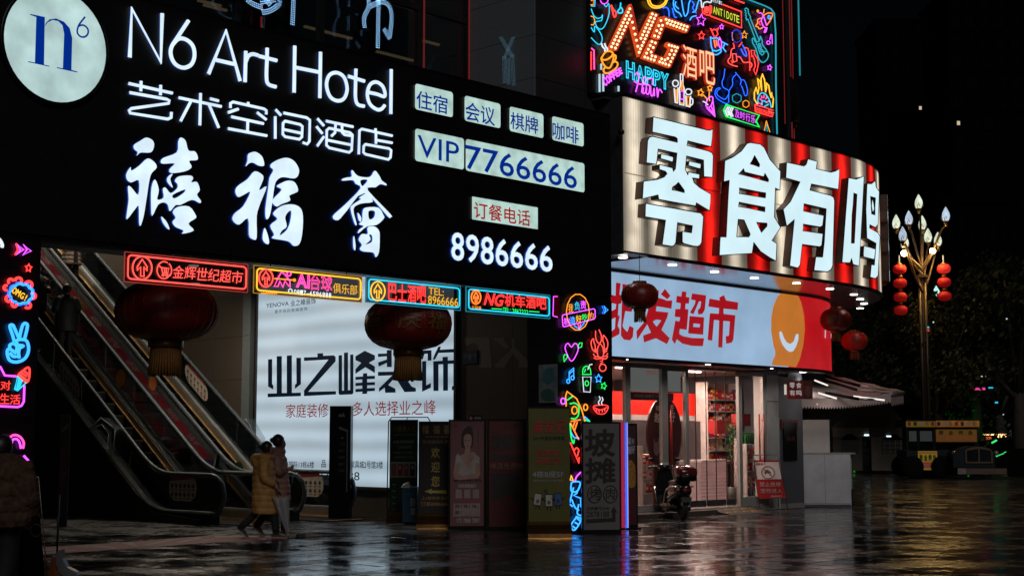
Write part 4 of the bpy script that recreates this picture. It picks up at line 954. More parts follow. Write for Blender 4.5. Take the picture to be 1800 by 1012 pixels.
# clear plastic guard blocks (wedge shaped baffles) at the handrails
CP = GL('clear_acrylic', (.1, .13, .14), .22, .05)
def guard(y, pts, name_lab):
    f = Fr(EF.w(0, y).x, EF.w(0, y).y, D1 - pi/2); L = [f.hit(*p) for p in pts]; t = MB(CP)
    t.plate([L], f, -.1, .12)
    for i in range(len(L)): 
        a, b = L[i], L[(i+1) % len(L)]; t.tube([f.pos(a[0], .12, a[1]), f.pos(b[0], .12, b[1])], .009, 4, mat=P('acrylic_edge', (.3, .36, .38), .3))
    single('clear_guard', t, f, (L[0][0], 0, L[0][1]), name_lab, 'plastic guard')
guard(3.2, [(161, 757), (187, 734), (212, 754), (206, 812), (197, 812), (200, 762), (188, 745)], 'clear bent plastic guard standing on the left escalator edge')
guard(-.22, [(408, 762), (440, 736), (460, 770), (450, 800)], 'clear plastic guard wedge beside the billboard edge')
# dark stair side left of the escalators
t = MB(CLAD); f = Fr(EF.w(0, 3.35).x, EF.w(0, 3.35).y, EF.ang)
t.add([(-.1, 0, 0), (6, 0, 0), (6, 0, 3.0), (1.6, 0, .2), (-.1, 0, .1), (-.1, .06, 0), (6, .06, 0), (6, .06, 3.0), (1.6, .06, .2), (-.1, .06, .1)], [(0, 1, 2, 3, 4), (9, 8, 7, 6, 5), (0, 5, 6, 1), (1, 6, 7, 2), (2, 7, 8, 3), (3, 8, 9, 4), (4, 9, 5, 0)])
single('stair_cladding', t, f, (0, 0, 0), 'black triangular cladding at the foot of the left escalator', 'cladding panel')
# ------------------------------------------------------------------ small stands in the hall
def stand_frame(px, py, ang): p = ground(px, py); return Fr(p.x, p.y, ang)
# red post sign by the left escalator
f = stand_frame(322, 905, 0); t = thing('post_sign', 'small black framed post sign with red panel in front of the left escalator', 'sign', f, (0, 0, 0))
s_ = f.o.y/2514
m = MB(BLK); m.box(-.02, -.02, .02, .02, .02, (905-862)*s_); m.box(-.3, -.2, 0, .3, .2, .025); part('post', m, t)
h0, h1 = (905-863)*s_, (905-790)*s_; wv = 10*s_
m = MB(BLK); m.box(-wv, -.03, h0, wv, .03, h1); part('panel', m, t)
m = MB(P('red_panel', (.16, .012, .01), .5)); m.rect(f, -wv*.7, h0+.06, wv*.7, h1-.06, .031, .034); OT = P('orange_ink', (.4, .08, .04), .5)
for k in range(6): put_text(m, f, '小心扶好站稳安全乘梯请勿'[k*2:k*2+2], -wv*.45, h1-.25-k*.19, wv*.45, h1-.15-k*.19, .036, OT)
part('red_face', m, t)
# dark totem sign in front of the billboard
f = Fr(ground(598, 911).x, ground(598, 911).y, -.12); s_ = f.o.y/2514
t = thing('totem_sign', 'tall black totem sign with a white bent line standing before the billboard', 'totem sign', f, (0, 0, 0))
m = MB(P('totem_black', (.01, .011, .013), .3)); m.box(-19*s_, -.1, 0, 19*s_, .1, (905-709)*s_); part('body', m, t)
m = MB(P('totem_white', (.3, .32, .34), .5)); L = [(-2, 745), (14, 751), (14, 858), (12, 858), (12, 754), (-2, 749)]
m.plate([[(x*s_, (905-y)*s_) for x, y in L]], f, .1, .106); 
for k, tx in enumerate(('业之峰', '装饰设计', '家居建材', '全屋定制', '欢迎光临')): put_text(m, f, tx, -.03 if k else -.0, (905-778-k*11.5)*s_, .1, (905-773-k*11.5)*s_, .104, m.m)
m.plate([[(x*s_, (905-y)*s_) for x, y in ((1, 766), (4, 762), (7, 766))]], f, .1, .104)
m.plate([[(x*s_, (905-y)*s_) for x, y in ((-4, 728), (-1, 722), (2, 725), (5, 721), (9, 728))]], f, .1, .104)
part('white_print', m, t)
# glass notice board at the far left
f = Fr(ground(108, 925).x, ground(108, 925).y, .5); s_ = f.o.y/2514
t = thing('glass_notice_board', 'narrow upright glass notice board left of the escalators', 'notice board', f, (0, 0, 0))
m = MB(P('smoky_glass', (.03, .05, .055), .06)); m.box(-8*s_, -.02, 0, 8*s_, .02, (925-732)*s_); part('pane', m, t)
m = MB(P('glass_edge', (.18, .26, .28), .2)); m.box(8*s_+.001, -.022, 0, 8*s_+.015, .022, (925-732)*s_); m.box(-8*s_, -.022, (925-732)*s_+.001, 8*s_, .022, (925-731)*s_); part('edge', m, t)
m = MB(P('notice_print', (.12, .03, .05), .5)); m.rect(f, -6*s_, (925-858)*s_, 5*s_, (925-790)*s_, .02, .023)
for k, (a, b) in enumerate(((758, 5), (762, 4), (840, 3))): m.plate([[(-6*s_, (925-a)*s_), (6*s_, (925-a+10)*s_), (6*s_, (925-a+11.5)*s_), (-6*s_, (925-a+1.2)*s_)]], f, .02, .023, P('notice_pale', (.25, .32, .34), .4))
part('printed_sheet', m, t)
# dark stand with circle, near the fur coat
f = Fr(at(60, 800, 15.4).x, 15.4, .25); s_ = 15.4/2514
t = thing('poster_stand', 'dark leaning poster stand with faint red circle left of the dustpan', 'sign', f, (0, 0, 0))
zg = lambda y: 1.6 - (y-770)*s_
m = MB(P('dark_poster', (.003, .001, .001), .8, 0, .2, 5, 0, .05)); m.hexa([(-.12, 0, .04), (.16, 0, .04), (.16, .03, .04), (-.12, .03, .04), (-.12, .25, zg(840)), (.02, .25, zg(840)), (.02, .28, zg(840)), (-.12, .28, zg(840))]); part('panel', m, t)
m = MB(P('stand_tube', (.25, .23, .18), .35, .8)); m.tube([(-.11, .2, zg(838)), (.04, .2, zg(838)), (.19, -.03, .03)], .006, 5); part('frame', m, t)
m = MB(P('dim_red_print', (.12, .02, .015), .5))
m.tube([(.04 + .055*cos(a*pi/8), .07 + .0*a, .62 + .065*sin(a*pi/8)) for a in range(16)], .004, 4, True); put_text(m, f, '人', -.0, .76, .08, .86, -.09, m.m); put_text(m, f, '真', -.01, .93, .06, 1.02, -.13, m.m)
part('print', m, t)
# dustpan with upright scoop
p = at(100, 980, 16.6); f = Fr(p.x, 16.6, 0); s_ = 16.6/2514
t = thing('dustpan', 'orange long-handled dustpan standing at the lower left', 'dustpan', f, (0, 0, 0))
m = MB(P('orange_plastic', (.2, .055, .01), .45)); z0 = lambda y: max(0.0, 1.6 - (y-770)*s_)
pr = [(-38*s_, .02), (-20*s_, .05), (-8*s_, .12), (-4*s_, .26), (3*s_, .26), (6*s_, .1), (16*s_, .05), (36*s_, .03), (36*s_, .0), (-38*s_, .0)]
m.plate([pr], f, -.05, .1); part('pan', m, t)
m = MB(P('grey_plastic', (.12, .12, .13), .4)); A = [(4 + 6*sin(k/9*pi)*0 + 0, 0) for k in range(1)]
L = [(3, .3), (14, .34), (16, .24), (24, .14), (40, .09), (44, .05), (30, .02), (14, .06), (6, .16)]; m.plate([[(x*s_, z) for x, z in L]], f, .02, .14); part('scoop', m, t)
m = MB(BLK); m.tube([(0, 0, .25), (-.03, .1, .95)], .012, 6); part('handle', m, t)

# ================================================================== PEOPLE
SKIN = P('skin', (.26, .13, .085), .5, 0, .1, 20); HAIR = P('black_hair', (.008, .007, .007), .45); TROU = P('black_trousers', (.01, .01, .012), .8); SHOE = P('dark_shoes', (.03, .025, .022), .5); SOLE = P('pale_sole', (.3, .26, .2), .6)
def fuse(o, vox=.011, sm=2):
    r = o.modifiers.new('fuse', 'REMESH'); r.mode = 'VOXEL'; r.voxel_size = vox; r.use_smooth_shade = True
    s = o.modifiers.new('smooth', 'SMOOTH'); s.iterations = sm; s.factor = .5
def limb(mb, pts, rs, n=10, k=4):
    q = spline([tuple(p) for p in pts], k); m_ = len(pts)-1; R = []
    for i in range(len(q)):
        t = i/k; a = int(min(t, m_-1e-6)); f_ = t-a; f_ = f_*f_*(3-2*f_); R.append(rs[a]*(1-f_)+rs[a+1]*f_)
    mb.tube(q, R, n); mb.ball(q[0], R[0], n, 6); mb.ball(q[-1], R[-1], n, 6)
def hand(mb, w, d, side=1, curl=.5, sc=1.0):
    """palm and five fingers from wrist w along direction d"""
    d = Vector(d).normalized(); w = Vector(w); a = d.orthogonal().normalized() if abs(d.z) > .99 else Vector((0, 0, 1)).cross(d).normalized(); nrm = d.cross(a)
    limb(mb, [w, w+d*.045*sc, w+d*.085*sc], [.026*sc, .036*sc, .032*sc], 8, 2)
    for k, (off, L) in enumerate(((-.03, .065), (-.01, .078), (.011, .073), (.031, .056))):
        b = w + d*.085*sc + a*off*sc; c = b + d*L*.5*sc + nrm*curl*.02*sc; e = c + (d*(1-curl) + nrm*curl).normalized()*L*.5*sc
        mb.tube([b-d*.02, b, c, e], [.0095*sc]*3 + [.007*sc], 6)
    b = w + d*.03*sc + a*(-.034*side)*sc; mb.tube([b, b + (d*.5 - a*side*.6)*.04*sc, b + (d*.8 - a*side*.5)*.075*sc], [.012*sc, .011*sc, .008*sc], 6)
def head(mb, c, f, s=1.0):
    """c centre of the head, f unit vector the face looks along"""
    f = Vector(f).normalized(); up = Vector((0, 0, 1)); r = f.cross(up).normalized(); c = Vector(c); b0 = len(mb.v)
    vs = []; n, m_ = 20, 14
    b = MB(); b.ball((0, 0, 0), .1, n, m_, sx=.78, sy=.98, sz=1.18)
    def sh(v):
        x, y, z = v
        if z < 0: x *= 1 + z*2.2; y = y*(1 + z*1.0) + (-z)*.12 
        return (x, y, z)
    b.map(sh)
    b.ball((0, .1, -.012), .017, 8, 6, sz=1.6); b.tube([(0, .09, .03), (0, .112, -.012)], [.008, .014], 6)
    for sx in (-1, 1):
        b.ball((sx*.03, .083, .018), .013, 8, 6); b.ball((sx*.08, 0, -.005), .026, 8, 6, sx=.35, sy=.8, sz=1.2); b.tube([(sx*.012, .094, .04), (sx*.045, .083, .042)], .006, 5)
    b.tube([(-.022, .09, -.055), (0, .099, -.057), (.022, .09, -.055)], .007, 6); b.ball((0, .088, -.095), .02, 8, 6)
    for v in b.v: vs.append(c + (r*v[0] + f*v[1] + up*v[2])*s)
    mb.add(vs, b.f, None, True)
def hairdo(c, f, s=1.0, bun=None, long=0.0, mat=HAIR):
    f = Vector(f).normalized(); up = Vector((0, 0, 1)); r = f.cross(up).normalized(); c = Vector(c)
    b = MB(mat); n, m_ = 22, 14
    for i in range(m_+1):
        a = pi*i/m_
    vs = []; 
    b.ball((0, -.012, .022), .104, n, m_, sx=.86, sy=1.0, sz=1.12)
    keep = MB(mat)
    def sh(v):
        x, y, z = v
        if y > .03 and z < .055: y = .03 + (y-.03)*.1; 
        if z < -.02 and not long: z = -.02 + (z+.02)*.7
        if long and z < -.03 and y < .03: z -= long*(1 - 0)
        w_ = 1 + .025*sin(x*140)*cos(z*50)
        return (x*w_, y*w_, z)
    b.map(sh)
    if bun: b.ball(bun, .042, 12, 8)
    out = MB(mat); out.add([c + (r*v[0] + f*v[1] + up*v[2])*s for v in b.v], b.f, mat, True); return out
def loft(mb, rings, n=28, mat=None, wob=.0, cap=True, quilt=0.0):
    """rings: (z, cx, cy, rx, ry)"""
    vs = []; ph = [random.uniform(0, 6) for _ in range(6)]
    for i, (z, cx, cy, rx, ry) in enumerate(rings):
        for k in range(n):
            a = 2*pi*k/n; w_ = 1 + wob*(sin(3*a+ph[0]+z*6) + .7*sin(5*a+ph[1]-z*9) + .5*sin(9*a+z*17+ph[2]))
            vs.append((cx + rx*cos(a)*w_, cy + ry*sin(a)*w_, z + wob*.12*sin(2*a+ph[3])))
    fs = [(i*n+k, i*n+(k+1) % n, (i+1)*n+(k+1) % n, (i+1)*n+k) for i in range(len(rings)-1) for k in range(n)]
    if cap: fs += [tuple(range(n))[::-1], tuple((len(rings)-1)*n+k for k in range(n))]
    mb.add(vs, fs, mat, True)
def quilted(z0, z1, prof, puffs, amp=.016, steps=5):
    """prof(t)->cx,cy,rx,ry ; t from 0 bottom to 1 top"""
    o = []
    for i in range(puffs*steps+1):
        t = i/(puffs*steps); cx, cy, rx, ry = prof(t); b = amp*abs(sin(pi*(i % steps)/steps)) if i % steps else -amp*.35
        o.append((z0 + (z1-z0)*t, cx, cy, rx+b, ry+b))
    return o
def lerp(ks, t):
    for a, b in zip(ks, ks[1:]):
        if t <= b[0]: f_ = (t-a[0])/(b[0]-a[0]); return [a[i]*(1-f_)+b[i]*f_ for i in range(1, len(a))]
    return list(ks[-1][1:])
def sleeve(mb, pts, rs, puffs=7, amp=.01, n=12, mat=None):
    q = spline([tuple(p) for p in pts], 12); m_ = len(pts)-1; R = []
    for i in range(len(q)):
        t = i/12; a = int(min(t, m_-1e-6)); f_ = t-a; base = rs[a]*(1-f_)+rs[a+1]*f_
        R.append(base + amp*abs(sin(pi*puffs*i/(len(q)-1))) - amp*.3)
    mb.tube(q, R, n, mat=mat)
def coat_mat(name, col, rough=.6): return P(name, col, rough, 0, .22, 14, .25)
# --- two women walking to the right under the sign. local axes: +x is where they walk
def walker(name, label, p, coatc, H_=1.55, bun=True, stride=.34, umbrella=True, hood=True, ang=0.0, phase=1, hem=.42):
    f = Fr(p.x, p.y, ang); k = H_/1.6
    t = thing(name, label, 'person', f, (0, 0, 0)); S_ = lambda *a: tuple(x*k for x in a)
    body = MB(SKIN)
    hc = S_(.045, 0, 1.47); head(body, hc, (1, .12, -.12), k*.98)
    limb(body, [S_(.02, 0, 1.36), S_(0, 0, 1.26), S_(-.01, 0, 1.1), S_(-.01, 0, .9)], [.052*k, .07*k, .13*k, .13*k], 12)
    fl, bl = stride, -stride
    kn = ((.14, -.07, .46), (.13, .07, .47))
    if phase > 0: front, back = -.075, .075
    else: front, back = .075, -.075
    limb(body, [S_(0, front, .85), S_(.15, front, .47), S_(fl*.62, front, .1)], [.085*k, .052*k, .035*k]); limb(body, [S_(fl*.62, front, .07), S_(fl*.62+.14, front, .035)], [.035*k, .03*k])
    limb(body, [S_(0, back, .85), S_(-.1, back, .48), S_(bl*1.15, back, .16)], [.085*k, .05*k, .034*k]); limb(body, [S_(bl*1.15, back, .13), S_(bl*1.15+.09, back, .04)], [.034*k, .03*k])
    hw = S_(.2, -.2, .86) if umbrella else S_(.17, -.14, 1.04)
    el = S_(.02, -.24, 1.0) if umbrella else S_(.02, -.25, 1.02)
    limb(body, [S_(0, -.17, 1.24), el, hw], [.045*k, .036*k, .026*k]); hand(body, hw, (.5, 0, -.8) if umbrella else (.7, .5, .3), 1, .7, k)
    limb(body, [S_(0, .17, 1.24), S_(-.04, .22, 1.0), S_(.14, .2, .86)], [.045*k, .036*k, .026*k]); hand(body, S_(.14, .2, .86), (.6, 0, -.6), -1, .6, k)
    o = part('body', body, t); fuse(o, .012, 3)
    part('hair', hairdo(hc, (1, .12, -.12), k*1.02, bun=(0, -.11, .03) if bun else None), t)
    cm = coat_mat('coat_%s' % label.split()[0], coatc)
    c = MB(cm); ks = [(0, 0.02, 0, .215, .23), (.25, .02, 0, .215, .23), (.6, .0, 0, .19, .235), (.85, -.01, 0, .17, .225), (.95, 0, 0, .12, .17), (1, .01, 0, .08, .09)]
    loft(c, [(z*k, cx*k, cy*k, rx*k, ry*k) for z, cx, cy, rx, ry in quilted(hem, 1.34, lambda t_: lerp(ks, t_), 9, .009)], 32, cm, .034)
    sleeve(c, [S_(-.0, -.19, 1.25), el, (hw[0]-.03, hw[1], hw[2]+.03)], [.085*k, .08*k, .055*k], 6, .007)
    sleeve(c, [S_(-.0, .19, 1.25), S_(-.04, .24, 1.0), S_(.12, .21, .89)], [.085*k, .08*k, .055*k], 6, .007)
    if hood:
        c.tube([(x*k, y*k, z*k) for x, y, z in ((.1, 0, 1.33), (.06, -.09, 1.335), (-.04, -.12, 1.35), (-.12, -.06, 1.34), (-.14, 0, 1.33), (-.12, .06, 1.34), (-.04, .12, 1.35), (.06, .09, 1.335))], .06*k, 8, True)
        c.ball(S_(-.15, 0, 1.29), .10*k, 12, 8, sz=1.15)
    o = part('coat', c, t); fuse(o, .011, 2)
    tr = MB(TROU); limb(tr, [S_(0, front, .86), S_(.15, front, .47), S_(fl*.62, front, .1)], [.1*k, .072*k, .062*k]); limb(tr, [S_(0, back, .86), S_(-.1, back, .48), S_(bl*1.12, back, .17)], [.1*k, .07*k, .06*k]); limb(tr, [S_(0, -.06, .86), S_(0, .06, .86)], [.12*k, .12*k]); part('trousers', tr, t)
    for (x, z, y, tilt) in ((fl*.62, .035, front, 0), (bl*1.12, .08, back, -.7)):
        s = MB(SHOE); L = [(-.07, .0), (-.075, .06), (-.04, .09), (.04, .08), (.1, .045), (.175, .03), (.185, 0)]
        pts = [(a*cos(tilt)-b*sin(tilt)*-1*0 + b*0, 0) for a, b in L]
        def rt(a, b): return (x*k + (a*cos(tilt) - b*sin(tilt)), (z*k-.035) + (a*sin(tilt) + b*cos(tilt)) - (0 if not tilt else -.035))
        for y0, y1, mt, sub in ((-.042, .042, SHOE, [(a, max(b, .022)) for a, b in L]), (-.046, .046, SOLE, [(-.08, 0), (-.08, .024), (.185, .024), (.19, 0)])):
            q = [rt(a, b) for a, b in sub]; n = len(q); s.add([(a, y*k+y0, b) for a, b in q] + [(a, y*k+y1, b) for a, b in q], [tuple(range(n)), tuple(range(n, 2*n))[::-1]] + [(i, n+i, n+(i+1) % n, (i+1) % n) for i in range(n)], mt)
        part('shoe', s, t)
    return t, f, k, hw
p1 = ground(463, 945); w1, f1, k1, hw1 = walker('person', 'mustard puffer coat woman with a bun walking right, nearer of the pair', p1, (.40, .21, .06), 1.55, True, ang=.12, hem=.40)
p2 = ground(483, 941); w2, f2, k2, hw2 = walker('person', 'rose-brown puffer coat woman with dark hair beside the mustard coat', p2, (.26, .13, .10), 1.66, True, .26, False, True, ang=.25, phase=-1, hem=.56)
# closed transparent umbrella held point down
f = f1; t = thing('umbrella', 'closed clear plastic umbrella held point down by the mustard coat', 'umbrella', f, (hw1[0]+.16, hw1[1], 0))
bx, by = hw1[0]+.045, hw1[1]
m = MB(BLK); m.tube([(bx, by, .84), (bx+.17, by, .02)], .008, 6); m.tube([(bx, by, .84), (bx-.02, by, .9), (bx-.05, by, .92), (bx-.08, by, .89)], .012, 6); part('shaft', m, t)
def clearf():
    m, t_, b = new_mat('clear_wet_film'); b.inputs['Base Color'].default_value = (.5, .5, .52, 1); b.inputs['Alpha'].default_value = .38; b.inputs['Roughness'].default_value = .2; return m
m = MB(clearf()); n = 24; vs = []
for j, (tt, r_) in enumerate(((.02, .012), (.25, .05), (.5, .085), (.7, .11), (.8, .125))):
    for k in range(n): 
        a = 2*pi*k/n; rr = r_*(1 + .35*cos(a*8)*(j/4)); vs.append((bx+.17-.17*tt*1.18 + rr*cos(a) + .03*tt, by + rr*sin(a)*.7, .02 + .8*tt + (.03*cos(a*8) if j == 4 else 0)))
m.add(vs, [(j*n+k, j*n+(k+1) % n, (j+1)*n+(k+1) % n, (j+1)*n+k) for j in range(4) for k in range(n)], None, True); part('canopy', m, t)
# --- fur coat figure at the left edge, back to the camera
p = at(3, 800, 13.8); f = Fr(p.x, 13.8, -.35); t = thing('person', 'brown fur coat figure at the left edge walking away', 'person', f, (0, 0, 0))
b = MB(SKIN); head(b, (0, .02, 1.5), (0, 1, 0)); limb(b, [(0, .0, 1.4), (0, 0, 1.3), (0, 0, 1.1), (0, 0, .85)], [.055, .08, .15, .15], 12)
for s_ in (-1, 1):
    limb(b, [(s_*.09, 0, .85), (s_*.095, .02*s_, .48), (s_*.1, -.1*s_, .08)], [.09, .055, .04]); limb(b, [(s_*.1, -.1*s_, .06), (s_*.1, -.1*s_+.14, .03)], [.04, .03])
    limb(b, [(s_*.18, 0, 1.33), (s_*.25, .0, 1.06), (s_*.22, .1, .85)], [.05, .04, .028]); hand(b, (s_*.22, .1, .85), (-s_*.1, .3, -.9), s_, .5)
o = part('body', b, t); fuse(o, .012)
part('hair', hairdo((0, .02, 1.5), (0, 1, 0), 1.05, bun=(0, -.1, .02)), t)
FUR = P('brown_fur', (.085, .05, .034), .9, 0, .55, 14, .8, .1)
c = MB(FUR); ks = [(0, 0, 0, .33, .24), (.3, 0, 0, .335, .24), (.6, 0, 0, .31, .22), (.85, 0, 0, .27, .19), (.96, 0, 0, .16, .14), (1, 0, 0, .1, .1)]
loft(c, quilted(.76, 1.46, lambda t_: lerp(ks, t_), 5, .02), 40, FUR, .03)
for s_ in (-1, 1): sleeve(c, [(s_*.22, 0, 1.36), (s_*.31, 0, 1.08), (s_*.27, .08, .88)], [.11, .11, .08], 4, .018)
o = part('fur_coat', c, t); fuse(o, .014, 1)
d_ = o.modifiers.new('pelt', 'DISPLACE'); tx_ = bpy.data.textures.new('pelt', 'CLOUDS'); tx_.noise_scale = .035; d_.texture = tx_; d_.strength = .035
tr = MB(TROU)
for s_ in (-1, 1): limb(tr, [(s_*.09, 0, .86), (s_*.095, .02*s_, .48), (s_*.1, -.1*s_, .08)], [.12, .09, .075])
part('trousers', tr, t)
s = MB(SHOE)
for s_ in (-1, 1): s.box(s_*.1-.05, -.1*s_-.09, 0, s_*.1+.05, -.1*s_+.18, .08, bev=.02)
part('shoes', s, t)
# --- riders on the escalators
def rider(yc, xs, label, cc, H_, facing, coat_len, cname, quilt=True, hairm=HAIR):
    z0 = zb_(xs) + .02; f = Fr(EF.w(xs, yc).x, EF.w(xs, yc).y, EF.ang - pi/2 if facing == 'down' else EF.ang + pi/2)
    # local +y of this frame is the facing direction away; build facing local -y
    k = H_/1.65; t = thing('person', label, 'person', f, (0, 0, z0)); S_ = lambda x, y, z: (x*k, y*k, z*k + z0)
    b = MB(SKIN); head(b, S_(0, -.02, 1.52), (0, -1, -.05), k); limb(b, [S_(0, 0, 1.42), S_(0, 0, 1.32), S_(0, 0, 1.1), S_(0, 0, .86)], [.055*k, .075*k, .15*k, .14*k], 12)
    hands = (((-.27, -.26, 1.0), (-.27, .02, 1.12)), ((.14, -.24, 1.12), (.27, .0, 1.08)))
    for s_, (h_, e_) in zip((-1, 1), hands):
        limb(b, [S_(s_*.09, 0, .86), S_(s_*.095, -.02, .47), S_(s_*.1, 0, .09)], [.09, .055, .04]); limb(b, [S_(s_*.1, 0, .06), S_(s_*.1, -.14, .035)], [.04, .03])
        limb(b, [S_(s_*.18, 0, 1.34), S_(*e_), S_(*h_)], [.05, .04, .028]); hand(b, S_(*h_), (0, -.8, -.3), s_, .5, k)
    o = part('body', b, t); fuse(o, .014)
    part('hair', hairdo(S_(0, -.02, 1.52), (0, -1, -.05), k*1.03, mat=hairm), t)
    cm = coat_mat(cname, cc); c = MB(cm); zl = coat_len; ks = [(0, 0, 0, .25, .17), (.5, 0, 0, .24, .165), (.8, 0, 0, .23, .15), (.94, 0, 0, .17, .12), (1, 0, 0, .09, .08)]
    loft(c, [(z*k+z0, cx*k, cy*k, rx*k, ry*k) for z, cx, cy, rx, ry in quilted(zl, 1.42, lambda t_: lerp(ks, t_), 9 if quilt else 2, .015 if quilt else .004)], 30, cm, .015)
    for s_, (h_, e_) in zip((-1, 1), hands): sleeve(c, [S_(s_*.19, 0, 1.33), S_(*e_), S_(h_[0], h_[1]+.05, h_[2]+.01)], [.085*k, .08*k, .055*k], 5, .012 if quilt else .002)
    o = part('coat', c, t); fuse(o, .014)
    if quilt:
        m = MB(TROU); m.plate([[(-.055*k, z0+.55*k), (.055*k, z0+.55*k), (.04*k, z0+1.36*k), (-.04*k, z0+1.36*k)]], Fr(0, 0, 0), .10, .19); part('dark_inner_layer', m, t)
    tr = MB(TROU)
    for s_ in (-1, 1): limb(tr, [S_(s_*.09, 0, .86), S_(s_*.095, -.02, .47), S_(s_*.1, 0, .09)], [.105, .08, .065])
    part('trousers', tr, t)
    s = MB(SHOE)
    for s_ in (-1, 1): s.box(s_*.1*k-.045, -.17*k, z0, s_*.1*k+.045, .08, z0+.08, bev=.02)
    part('shoes', s, t)
    return t
rider(.62, 10.1, 'beige long quilted coat figure riding down near the top of the right escalator', (.3, .22, .17), 1.68, 'down', .5, 'beige_quilted_coat')
rider(2.4, 7.0, 'dark short haired figure riding up the left escalator, nearer of the two', (.005, .005, .006), 1.7, 'up', .6, 'black_jacket', False)
rider(2.75, 7.75, 'dark jacket figure with visible face in profile beside the left pillar', (.005, .005, .006), 1.7, 'down', .6, 'black_jacket_far', False)
# ================================================================== THE SNACK SHOP
PU = PathS(HF, 0.0, 9.02, 5.76); PL = PathS(HF, 1.69, 9.87, 4.55)
UX0 = HF.hit(1095, 300)[0]; UZ0, UZ1 = 4.93, 7.80
UEND = 9.02 + 5.76*radians(150)
shop_sign = thing('shop_sign', 'curved red and cream striped sign with giant white lit characters', 'shop sign', HF, (6, 0, UZ0))
def stripe_mat(name, col, lo, hi):
    m, t, b = new_mat(name); b.inputs['Base Color'].default_value = (*[c*.35 for c in col], 1); b.inputs['Roughness'].default_value = .4
    a = t.nodes.new('ShaderNodeAttribute'); a.attribute_name = 'tube'
    b.inputs['Emission Color'].default_value = (*col, 1)
    mr = t.nodes.new('ShaderNodeMapRange'); mr.inputs[3].default_value = lo; mr.inputs[4].default_value = hi
    n = t.nodes.new('ShaderNodeTexNoise'); n.inputs['Scale'].default_value = 1.5; tc = t.nodes.new('ShaderNodeTexCoord'); t.links.new(tc.outputs['Object'], n.inputs['Vector'])
    mm = t.nodes.new('ShaderNodeMath'); mm.operation = 'MULTIPLY'; t.links.new(a.outputs['Fac'], mm.inputs[0])
    m2 = t.nodes.new('ShaderNodeMapRange'); m2.inputs[1].default_value = .35; m2.inputs[2].default_value = .65; m2.inputs[3].default_value = .6; m2.inputs[4].default_value = 1.15
    t.links.new(n.outputs['Fac'], m2.inputs[0]); t.links.new(m2.outputs[0], mm.inputs[1])
    t.links.new(mm.outputs[0], mr.inputs[0]); t.links.new(mr.outputs[0], b.inputs['Emission Strength']); MATS[name] = m; return m
CREAM = stripe_mat('backlit_cream_fluting', (.66, .57, .44), .14, 1.75); REDS = stripe_mat('backlit_red_fluting', (.95, .014, .008), .07, 1.7)
# stripe boundaries measured along the face
bpx = [1095, 1179, 1223, 1266, 1310, 1350, 1390, 1423.5, 1461.5, 1493, 1520, 1537]
bd = [PU.hit(p, 300)[0] for p in bpx]; bd = [UX0] + [UX0 + k*1.0 for k in range(1, 26)]
bd = [UX0, PU.hit(1179, 200)[0]]; 
for p in (1223, 1266, 1310, 1350, 1390, 1424, 1461): bd.append(PU.hit(p, 300)[0])
wS = (bd[-1]-bd[1])/7
while bd[-1] < UEND: bd.append(bd[-1] + wS*1.02)
print('stripe width', wS, bd[1]-bd[0])
for i in range(len(bd)-1):
    a, b = bd[i], min(bd[i+1], UEND); nr = 13 if i else 20; vs = []; fs = []; tb = []
    if b - a < .05: break
    for k in range(nr*4+1):
        u = a + .004 + (b-a-.008)*k/(nr*4); o = (.0, .022, .03, .022)[k % 4]; g_ = math.exp(-((k/(nr*4)-.5)/.20)**2)
        if i == 0: g_ = .5 + .5*cos(2*pi*(k/(nr*4)*2-.4)); 
        e_ = (.55, .9, 1, .8)[k % 4]
        for z in (UZ0+.04, 6.38, 6.39, 6.405, 6.415, UZ1):
            vs.append(PU.pos(u, o - (.02 if z in (6.39, 6.405) else 0), z)); tb.append(g_*e_*(.15 if z in (6.39, 6.405) else 1)*(.8 if z > 7.7 or z < 5 else 1))
    for k in range(nr*4):
        for j in range(5): fs.append((k*6+j, (k+1)*6+j, (k+1)*6+j+1, k*6+j+1))
    m = MB(REDS if i in (2, 4, 6, 8, 10, 12, 14, 16, 18) else CREAM); m.add(vs, fs, None, False)
    o = part('stripe_panel', m, shop_sign); at_ = o.data.attributes.new('tube', 'FLOAT', 'POINT'); at_.data.foreach_set('value', tb)
# box body, rims
m = MB(P('sign_box_grey', (.05, .052, .06), .5, .2)); us = [UX0 + (UEND-UX0)*k/60 for k in range(61)]
for a, b in zip(us, us[1:]):
    for z0, z1, o0, o1 in ((UZ0, UZ0+.035, -.02, .05), (UZ1+.002, UZ1+.06, -.5, .05)):
        m.hexa([PU.pos(a, o1, z0), PU.pos(b, o1, z0), PU.pos(b, o0, z0), PU.pos(a, o0, z0), PU.pos(a, o1, z1), PU.pos(b, o1, z1), PU.pos(b, o0, z1), PU.pos(a, o0, z1)], BLK)
    m.hexa([PU.pos(a, -.03, UZ0), PU.pos(b, -.03, UZ0), PU.pos(b, -.3, UZ0), PU.pos(a, -.3, UZ0), PU.pos(a, -.03, UZ1), PU.pos(b, -.03, UZ1), PU.pos(b, -.3, UZ1), PU.pos(a, -.3, UZ1)], BLK)
part('sign_box', m, shop_sign)
m = MB(P('sign_side_grey', (.05, .055, .065), .5, .2)); m.box(UX0-.03, 0, UZ0-.02, UX0-.003, .62, UZ1); m.box(UX0-.2, .25, UZ1-.02, UX0-.03, .9, UZ1+.02); part('side_panel', m, shop_sign)
m = MB(BLK); m.ball((UX0-.16, -.1, 7.1), .06, 12, 8); m.tube([(UX0-.03, 0.1, 7.05), (UX0-.14, -.04, 7.06), (UX0-.28, -.04, 7.0)], .012, 6)
single('dome_camera', m, HF, (UX0-.16, -.1, 7.1), 'small black dome camera on the grey side of the striped sign', 'camera')
